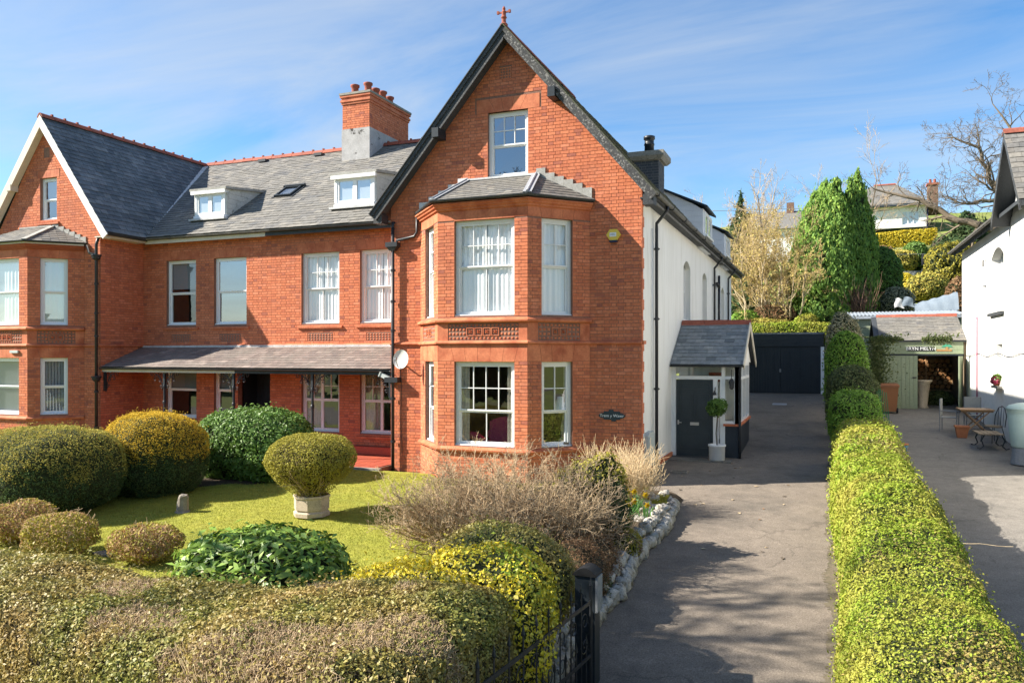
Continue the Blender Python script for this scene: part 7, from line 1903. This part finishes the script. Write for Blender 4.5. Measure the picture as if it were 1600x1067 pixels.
for s_ in (-1, 1):
    for k in (-1, 1): b = MB(); b.tube([(bx_ + k * .2, by_ + s_ * .45, bz_ + .4), (bx_ + k * .27, by_ + s_ * .45, bz_ + .25), (bx_ + k * .22, by_ + s_ * .45, bz_ + .1), (bx_ + k * .3, by_ + s_ * .45, bz_ + .02), (bx_ + k * .38, by_ + s_ * .45, bz_ + .05)], .02, 7); b.build('leg', 'black_iron', T)
T = thing('clay_pot', 'square terracotta pot on the ground in front of the wooden table', 'pot', (3.72, 26.4, gz(26.4))); b = MB(); z = gz(26.4); b.hexa([(3.6, 26.3, z), (3.84, 26.3, z), (3.84, 26.5, z), (3.6, 26.5, z), (3.55, 26.25, z + .3), (3.89, 26.25, z + .3), (3.89, 26.55, z + .3), (3.55, 26.55, z + .3)]); b.build('pot', 'clay', T); b = MB(); b.box(3.53, 3.91, 26.23, 26.57, z + .3, z + .35); b.build('rim', 'clay', T)
wx_, wy_ = 4.5, 22.4; wz_ = gz(wy_); T = thing('water_butt', 'pale green plastic water butt at the right edge', 'water butt', (wx_, wy_, wz_))
mb = MB(); mb.lathe([(.26, .42), (.29, .46), (.33, .8), (.365, 1.2), (.37, 1.3), (.385, 1.31), (.385, 1.35)], (wx_, wy_, wz_), 28); mb.build('tank', 'butt_green', T, True)
mb = MB(); mb.lathe([(.40, 1.34), (.40, 1.38), (.34, 1.44), (.15, 1.5), (0, 1.52)], (wx_, wy_, wz_), 28); mb.build('lid', 'butt_green', T, True)
mb = MB(); mb.lathe([(.27, 0), (.3, .02), (.26, .41), (.24, .42)], (wx_, wy_, wz_), 20); mb.build('stand', 'rail_grey', T)

# ---------------------------------------------------------------- gardens and trees on the slope behind
tz = lambda x, y: float(terrain(np.array(x), np.array(y)))
def hedge(name, label, pts, w, h, n, L, leaf, k=4., coremat='core_green', cat='hedge', nz=.08, group=None):
    st = []
    (x0, y0), (x1, y1) = pts; m = 16
    for i in range(m):
        f = i / (m - 1); x, y = x0 + (x1 - x0) * f, y0 + (y1 - y0) * f; st.append((x, y, tz(x, y) - .2, x1 - x0, y1 - y0, w, h + .2))
    V, F = sweep(st, k, 18, (nz, 1.6, x0)); F = F[:, ::-1].copy(); T = thing(name, label, cat, ((x0 + x1) / 2, (y0 + y1) / 2, st[m // 2][2] + .2), group)
    core('dark_core', T, V, F, coremat, .08); P, N = sample(V, F, n); P = P - N * (RNG.random(n) ** 2 * .1)[:, None]; leaves('foliage', T, P, N, L, L * .6, leaf, 1., up=.2); return T
hedge('rear_hedge', 'light green clipped hedge along the top of the black garage', [(-4.6, 42.4), (.6, 42.4)], 1.1, .95, 12000, .09, 'lf_hedge')
def dome(name, label, x, y, rx, rz, n, L, leaf, cat='bush', ry=None, nz=.08, group=None, lift=0.0):
    g = tz(x, y) + lift; shrub(name, label, cat, (x, y, g + rz * .62), (rx, ry or rx, rz * .62), n, L, L * .6, leaf, noise=(nz, 1.8, x), zground=g, shrink=.1, group=group)
dome('clipped_bush', 'left clipped low bush below the pale-stemmed trees', -4.0, 44.0, .8, 1.0, 4500, .09, 'lf_dome')
dome('clipped_bush', 'wide flat clipped bush above the light green hedge', -3.0, 43.4, 1.5, .75, 7000, .09, 'lf_yew_olive', ry=.8)
dome('brown_bush', 'rusty brown leafy bush at the foot of the pale-stemmed trees', -2.5, 44.6, 1.2, 1.15, 5000, .1, 'lf_brown')
dome('yellow_bush', 'sparse yellow-green bush left of the big conifer', -.9, 43.6, .6, .9, 2500, .09, 'lf_hedge')
# multi-stemmed pale trees, bare
def bare_tree(name, label, x, y, stems, H, m_bark, m_twig, lev=3, spread=.35, r=.06, jit=.1, zoff=0., twiglen=.4, nch=2, group=None, budmat=None, nbud=0, h0=None):
    g = tz(x, y) + zoff; T = thing(name, label, 'tree', (x, y, g), group); tr, tw = [], []
    for i in range(stems):
        a = random.uniform(0, 6.28); s = spread * random.uniform(.3, 1.1); d = Vector((math.cos(a) * s, math.sin(a) * s, 1)).normalized(); o = []
        grow(o, Vector((x + .25 * math.cos(a) * (stems > 1), y + .25 * math.sin(a) * (stems > 1), g - .1)), d, H * random.uniform(.65, 1.0), r, lev, 7, jit, nch, twiglen, .55, .06, .35, .006)
        for q in o: (tr if q[6] > .02 else tw).append(q)
    if tr: segs('trunk', tr, m_bark, T, 6)
    if tw: segs('crown', tw, m_twig, T, 3)
    if budmat:
        A_ = np.array(tw); k = RNG.choice(len(A_), min(nbud, len(A_)), replace=False); leaves('buds', T, A_[k, 3:6], unit(RNG.normal(size=(len(k), 3))), .09, .05, budmat, 1.)
    return T
bare_tree('multi_stem_tree', 'left multi-stemmed tree with pale trunks behind the garage', -3.3, 44.6, 9, 5.2, 'pale_bark', 'twig_birch', 3, .42, .065, .09, budmat='lf_bud', nbud=5000)
bare_tree('multi_stem_tree', 'multi-stemmed pale tree leaning beside the big conifer', -1.75, 44.4, 8, 4.9, 'pale_bark', 'twig_birch', 3, .45, .06, .1, budmat='lf_bud', nbud=5000)
bare_tree('slender_tree', 'tall slender bare tree rising above the pale-stemmed trees', -2.9, 47.5, 2, 8.0, 'bark', 'twig', 3, .1, .09, .06, twiglen=.32)
bare_tree('slender_tree', 'thin bare tree behind the dormers of the white side wall', -5.6, 49.0, 3, 6.5, 'bark', 'twig', 3, .35, .07, .1)
bare_tree('slender_tree', 'golden twiggy tree behind the left pale-stemmed tree', -4.6, 52.0, 4, 4.6, 'pale_bark', 'twig_birch', 3, .35, .07, .1, budmat='lf_bud', nbud=3500)
bare_tree('slender_tree', 'golden twiggy tree just left of the big conifer', -1.4, 50.0, 4, 4.6, 'pale_bark', 'twig_birch', 3, .35, .07, .1, budmat='lf_bud', nbud=3500)
bare_tree('slender_tree', 'bare brown tree peeping out behind the big conifer', 1.2, 56.0, 3, 7.5, 'bark', 'twig', 3, .3, .08, .09)
def conifer(name, label, x, y, H, rx, spires, n, leaf, L=.2, up=2.2, zoff=0, sharp=.75, nz=.1, cat='conifer'):
    g = tz(x, y) + zoff; T = thing(name, label, cat, (x, y, g)); Ps, Ns = [], []
    hs = [0, .1, .3, .5, .68, .82, .92, 1.0]; rs = [.8, .9, 1, .96, .8, .55, .3, .03] if sharp < 1 else [1, .92, .74, .55, .37, .21, .10, .02]
    for i, (ox, oy, hf, rf) in enumerate(spires):
        ap = lambda q: np.interp((q + 1) / 2, hs, rs)
        for k, nm in ((1, None), (.84, 'dark_core')):  # second pass adds a smaller dark filler behind the sprays
            V, F = blob((x + ox * rx, y + oy * rx, g + H * hf * .5 * (1 if nm is None else .97)), (rx * rf * k, rx * rf * k, H * hf * .5 * (1 if nm is None else .96)), 2.2, (nz, 2.2, i * 3.1), 30, 40, absprof=ap)
            if nm: fast(nm, V, F, 'core_green', T, np.full(len(F), .5), smooth=True)
            else: P, N = sample(V, F, int(n * rf * hf / sum(s[2] * s[3] for s in spires))); Ps.append(P); Ns.append(N)
    P = np.vstack(Ps); N = np.vstack(Ns); P, N = thin(P, N, 3.0, .25, .35, 1.0); P = P - N * (RNG.random(len(P)) ** 2 * .15)[:, None]
    leaves('crown', T, P, N, L, L * .36, leaf, .7, along=N * .6 + np.array([0, 0, up])); b = MB(); b.tube([(x, y, g - .2), (x, y, g + H * .5)], [.18, .08], 8); b.build('trunk', 'bark', T); return T
conifer('cypress', 'big bright green columnar conifer with feathery upright sprays', -.05, 45.2, 8.2, 1.75, [(0, 0, .93, .95), (-.3, -.15, .9, .62), (.3, -.25, .97, .6), (.05, -.1, 1.0, .55), (-.55, 0, .72, .5)], 46000, 'lf_conifer', .24, zoff=-.1)
conifer('cypress', 'slimmer dark conifer with bare brown lower stems on the right', 1.6, 45.6, 8.2, 1.15, [(0, 0, 1, .7), (.3, .1, .86, .6), (-.35, -.1, .96, .6)], 20000, 'lf_conifer', .22, zoff=.0)
o_ = []
for i in range(60): grow(o_, Vector((1.5 + random.uniform(-.5, .5), 44.4, tz(1.5, 44.4) - .1)), Vector((random.gauss(0, .15), -.1, 1)).normalized(), 2.2 * random.uniform(.6, 1.1), .025, 1, 6, .12, 1, .4, .3)
T = thing('dead_conifer_stems', 'reddish brown bare stems at the foot of the slimmer conifer', 'stems', (1.5, 44.4, 3.9)); segs('stems', o_, 'chimney_brown', T)
for i, (x, y, H, w, lab) in enumerate(((-5.8, 60, 6.4, 1.9, 'dark fir tip rising behind the pale-stemmed trees'), (-7.5, 56, 4.5, 2.2, 'low dark fir behind the white dormers'), (-4.4, 48.5, 2.4, 1.7, 'dark evergreen mass beyond the end of the white side wall'))):
    conifer('fir', lab, x, y, H, w, [(0, 0, 1, .9)], 7000, 'lf_fir', .3, .2, sharp=1.1, nz=.25)
conifer('fir', 'dark spreading fir between the hill house and the white house', 9.6, 66, 4.0, 2.6, [(0, 0, 1, .8), (-.6, -.2, .55, .6), (.5, .2, .8, .6)], 11000, 'lf_fir', .34, .3, sharp=1.0, nz=.25)
conifer('fir', 'tall dark conifer half hidden behind the eaves of the white house', 13.2, 58, 12.5, 2.6, [(0, 0, 1, .9), (.4, 0, .8, .6)], 9000, 'lf_fir', .34, .4, sharp=1.0, nz=.2)
dome('glossy_bush', 'tall glossy dark bush right of the conifers', 2.9, 47.0, .95, 3.0, 5500, .14, 'lf_laurel', ry=.9)
dome('grey_bush', 'grey-green domed bush above the corrugated roof', 3.5, 46.3, .85, 1.35, 3800, .09, 'lf_pale')
dome('yellow_flower_bush', 'golden yellow flowering bush below the fence on the slope', 4.2, 51.0, .75, 1.35, 3500, .12, 'lf_yellow')
dome('green_bush', 'dark olive bush right of the golden flowering bush', 5.4, 50.6, 1.15, 1.3, 4500, .12, 'lf_yew_olive')
dome('tall_mixed_shrub', 'loose yellow-green shrub beside the white house corner', 7.3, 53.0, 1.8, 2.4, 7000, .14, 'lf_pot', nz=.2)
dome('mixed_shrub', 'reddish loose shrub at the corner of the white house', 6.3, 45.5, .6, 1.9, 2500, .12, 'lf_brown', nz=.2)
for i, (x, y, r, h, lf, lab) in enumerate(((3.4, 62, .8, 1.15, 'lf_gold', 'leftmost clipped golden dome on the terrace'), (4.85, 61.6, 1.15, 1.35, 'lf_yew_olive', 'broad clipped dome in the middle of the terrace'), (5.9, 62.6, .85, 1.6, 'lf_laurel', 'dark green dome right of the broad clipped dome'), (7.9, 63, 1.2, 1.0, 'lf_hedge', 'clipped green dome behind the washing line'), (9.4, 61.5, 1.2, 1.0, 'lf_hedge', 'rightmost clipped dome beside the white house eaves'), (3.9, 64.5, .8, 1.2, 'lf_brown', 'rusty brown shrub above the golden dome'))):
    dome('terrace_dome', lab, x, y, r, h, 3200, .14, lf, group='domes on the terrace')
hedge('golden_hedge', 'long golden clipped hedge in front of the hill house', [(2.2, 76), (8.8, 76)], 1.2, 1.35, 9000, .16, 'lf_gold')
hedge('bank_planting', 'brown heathery planting along the bank below the hill lawn', [(2.5, 66.5), (8.2, 66.0)], 1.3, .55, 6000, .14, 'lf_brown', nz=.2, cat='planting')
# slate-post fence with mesh
T = thing('post_fence', 'grey fence with dark posts across the slope', 'fence', (5, 57.5, 7))
for i, x in enumerate((2.2, 4.1, 5.9, 7.8)):
    y = 57.5; g = tz(x, y); mb = MB(); mb.box(x - .09, x + .09, y - .08, y + .08, g - .3, g + 1.05); mb.build('post', 'slate_dark', T)
for k in range(3):
    g = tz(5, 57.5); mb = MB(); mb.box(1.5, 8.8, 57.58, 57.62, g + .02 + k * .3, g + .3 + k * .3); mb.build('panel', 'rail_grey' if k == 2 else 'lead', T)
# washing
T = thing('washing_line', 'thin washing line strung before the terrace domes', 'line', (6.6, 60, 8.8)); zl = tz(6.6, 60) + 1.75; mb = MB(); mb.tube([(4.2, 60, zl - .1), (6.6, 60, zl - .16), (9.2, 60, zl)], .012, 5); mb.build('cord', 'rail_grey', T)
for x in (4.2, 9.2): mb = MB(); mb.tube([(x, 60, tz(x, 60) - .1), (x, 60, zl)], .04, 8); mb.build('pole', 'rail_grey', T)
for x, w, h, m, nm in ((6.2, .3, .75, 'laundry_dark', 'first black garment on the washing line'), (6.55, .3, .7, 'laundry_dark', 'second black garment on the washing line'), (6.95, .28, .5, 'laundry_blue', 'blue cloth on the washing line'), (7.2, .14, .5, 'laundry_white', 'white cloth on the washing line'), (7.38, .18, .55, 'laundry_red', 'red cloth on the washing line')):
    V = [(x + w * (i / 4 - .5), 59.97 + .03 * math.sin(i * 2. + j), zl - .17 - h * j / 4) for j in range(5) for i in range(5)]; tag(fast('garment', np.array(V), qgrid(5, 5, False), m), nm, 'laundry', 'washing on the line')
# hill house
hx0, hx1, hy0, hy1 = 3.2, 10.6, 85, 92; hg = tz(7, 85) - .3; hz_ = 17.3
HH = thing('hill_house', 'white house with hipped grey roof on top of the hill', 'house', (7, 88, hg))
hp = Pl((hx0 - 3, hy0), (9.0, hy0)); hr = Pl((9.0, hy0), (11.0, hy0 + 7))
hu2 = lambda X: X - hx0 + 3
hwin = [(hu2(6.9), hu2(8.4), 15.25, 16.6), (hu2(2.9), hu2(4.4), 15.0, 16.2)]
w_ = Wall(hp, [(hg, 0, hp.L), (hz_, 0, hp.L)], hwin); w_.solid('wall', HH, 'white_render', -.3, 0); Wall(hr, [(hg, 0, hr.L), (hz_, 0, hr.L)]).solid('side_wall', HH, 'white_render', -.3, 0)
for a, b, c, d in hwin: window(HH, hp, a, b, c, d, [(0, .33, 0, 1, 1, 1, 0), (.33, .67, 0, 1, 1, 1, 0), (.67, 1, 0, 1, 1, 1, 0)], rec=.1, jamb=False, sill=None, frame='upvc', glass='glass', cur='net')
mb = MB(); mb.box(7.3, 8.9, 83.9, 85, hg, 14.4); mb.build('bay', 'white_render', HH); mb = MB(); mb.box(7.2, 9.0, 83.8, 85, 14.41, 14.6); mb.build('bay_roof', 'slate_dark', HH)
bp_ = Pl((7.3, 83.9), (8.9, 83.9)); mb = MB(); bp_.box(mb, .1, 1.5, 13.4, 14.3, .0, .02); mb.build('bay_glass', 'glass_sky', HH)
mb = MB(); mb.box(3.0, 7.0, 83.6, 85, 13.9, 14.1); mb.build('lean_to', 'white_paint', HH)
hw2 = Wall(Pl((11.0, hy0 + 7), (0.2, hy0 + 7)), [(hg, 0, 10.8), (hz_, 0, 10.8)]); hw2.solid('back_wall', HH, 'white_render', -.3, 0)
A_, B_2, C_2, D_2 = (-.2, hy0 - .5, hz_ - .1), (9.4, hy0 - .5, hz_ - .1), (11.5, hy0 + 7.5, hz_ - .1), (-.2, hy0 + 7.5, hz_ - .1); E_2, F_2 = (4.6, hy0 + 3.5, hz_ + 2.6), (6.6, hy0 + 3.5, hz_ + 2.6)
mb = MB(); mb.add([A_, B_2, C_2, D_2, E_2, F_2], [(0, 1, 5, 4), (1, 2, 5), (2, 3, 4, 5), (3, 0, 4), (3, 2, 1, 0)]); HR_ = mb.build('roof', 'slate', HH)
SL = MB(); facet(SL, A_, B_2, E_2, F_2, None, .35, .5); facet(SL, B_2, C_2, F_2, F_2, None, .35, .5); SL.build('slates', 'slate', HR_, kind='stuff'); ridge_tiles(HR_, (4.6, hy0 + 3.5, hz_ + 2.7), (6.6, hy0 + 3.5, hz_ + 2.7), step=.6)
moulding('fascia', HH, [(-.2, hy0 - .5), (9.4, hy0 - .5), (11.5, hy0 + 7.5)], [(0, hz_ - .3), (.1, hz_ - .3), (.1, hz_ - .05), (0, hz_ - .05)], 'black_wood')
mb = MB(); mb.box(9.5, 10.4, 88.4, 89.4, hz_ - .6, 19.6); ch = mb.build('chimney', 'chimney_brown', HH); mb = MB(); mb.box(9.4, 10.5, 88.3, 89.5, 19.6, 19.8); mb.build('chimney_cap', 'ridge_red', ch)
for x in (9.75, 10.15): mb = MB(); mb.lathe([(.14, 19.8), (.11, 20.2), (.14, 20.22), (.1, 20.25)], (x, 88.9, 0), 10); mb.build('chimney_pot', 'ridge_red', ch)
pipe(HH, [(9.08, hy0 - .1, hz_ - .4), (9.08, hy0 - .1, hg)], .06, 'blue_black')
mb = MB(); mb.box(10.5, 13.5, 86, 92, hg, 14.0); mb.build('annex', 'white_render', HH)
# half-hidden house roof behind the pale-stemmed trees
RHs = thing('far_house', 'far grey-roofed house half hidden behind the bare twiggy trees', 'house', (-4, 72, 9)); g = tz(-4, 72)
mb = MB(); mb.box(-7, -.8, 71, 77, g - .5, g + 2.6); mb.build('wall', 'white_render', RHs); mb = MB(); mb.extr([(-7.3, 70.6, g + 2.5), (-7.3, 74, g + 4.5), (-7.3, 77.4, g + 2.5)][::-1], (6.8, 0, 0)); mb.build('roof', 'slate', RHs); mb = MB(); mb.box(-3.2, -2.6, 73.6, 74.4, g + 4.2, g + 5.2); mb.build('chimney', 'chimney_brown', RHs)
# bare oak behind the white house
OK_ = thing('oak_tree', 'large bare oak reaching its crooked limbs over the hill house', 'tree', (11.5, 50, tz(11.5, 50)))
limbs = ([(11.5, 50, 5.3), (11.2, 50, 8.0), (10.0, 50, 9.1), (7.9, 50, 9.86), (6.96, 50.2, 10.17), (6.0, 50.4, 10.95), (5.05, 50.5, 11.56), (3.74, 50.6, 12.0), (2.6, 50.6, 12.4)],
         [(11.2, 50, 8.0), (10.2, 50.2, 11.0), (8.75, 50, 11.64), (8.35, 49.9, 12.27), (7.98, 49.8, 13.29), (7.83, 49.8, 14.12), (6.96, 49.8, 14.56), (6.2, 49.9, 14.8)],
         [(10.2, 50.2, 11.0), (8.8, 49.7, 11.2), (7.9, 49.5, 11.14), (7.27, 49.4, 10.97), (6.65, 49.4, 11.15), (6.2, 49.4, 11.7)],
         [(10.2, 50.2, 11.0), (9.9, 50.2, 13.2), (9.4, 50.3, 15.2), (8.6, 50.4, 16.6)], [(10.2, 50.2, 11.0), (11.5, 50.5, 14.0), (12.5, 51, 17)])
big, tw = [], []
for li, l in enumerate(limbs):
    r0 = (.30, .2, .13, .16, .2)[li]; m = len(l)
    for i in range(m - 1):
        a, b = Vector(l[i]), Vector(l[i + 1]); ra, rb = r0 * (1 - .85 * i / (m - 1)), r0 * (1 - .85 * (i + 1) / (m - 1)); mid = (a + b) / 2 + Vector((random.uniform(-.12, .12), random.uniform(-.1, .1), random.uniform(-.12, .12)))
        big.append((*a, *mid, ra, (ra + rb) / 2)); big.append((*mid, *b, (ra + rb) / 2, rb))
        if i >= 1:
            for q in (mid, b):
                for _ in range(1 if li == 0 else 2):
                    d = (b - a).normalized() + Vector((random.gauss(0, .8), random.gauss(0, .6), random.gauss(.35, .7))); grow(tw, q, d.normalized(), random.uniform(.9, 1.7), max(.02, rb * .5), 3, 4, .28, 2, .55, .7, .02, .5, .008)
segs('trunk', big, 'oak_bark', OK_, 8); segs('crown', tw, 'oak_bark', OK_, 3)
# overhead wire
mb = MB(); mb.tube([(-12, 58, 13.2), (-2, 58.5, 12.9), (8, 59, 12.7), (25, 60, 13.4)], .02, 5); tag(mb.build('overhead_wire', 'rail_grey'), 'thin overhead wire crossing behind the trees', 'wire')
# a bare street tree out of frame on the left, whose branches shade the drive
tx_, ty_ = -14.4, 5.0; g = tz(tx_, ty_); T = thing('street_tree', 'bare tree by the street beyond the left edge', 'tree', (tx_, ty_, g)); o_ = []
for i in range(7):
    a = i * .9; grow(o_, Vector((tx_, ty_, g + 6.4)), Vector((math.cos(a) * .55, math.sin(a) * .55, 1)).normalized(), 4.2, .07, 3, 6, .12, 3, .36, .6, .03, .4, .011)
segs('crown', o_, 'bark', T, 3); mb = MB(); mb.tube([(tx_, ty_, g - .2), (tx_ + .05, ty_, g + 3), (tx_, ty_, g + 6.5)], [.17, .14, .1], 8); mb.build('trunk', 'bark', T)
# the wood across the street, mirrored in the window panes
Vs, Fs, Ps, Ns, b_ = [], [], [], [], 0
for i in range(14):
    x, y = -60 + i * 8.5 + random.uniform(-2, 2), -22 - random.uniform(0, 14)
    V, F = blob((x, y, tz(x, y) + 2.6), (3.4, 3.0, 3.2), 2.2, (.2, .7, x), 20, 12); Vs.append(V); Fs.append(F + b_); b_ += len(V)
    P, N = sample(V, F, 1400); Ps.append(P); Ns.append(N)
w_ = leaves('street_wood', None, np.vstack(Ps), np.vstack(Ns), .55, .32, 'lf_fir', .9); tag(w_, 'dark evergreen wood across the street, mirrored in the window panes', 'wood'); w_['kind'] = 'stuff'
c_ = core('wood_mass', None, np.vstack(Vs), np.vstack(Fs), 'core_green', .2); c_.parent = w_; c_['kind'] = 'stuff'
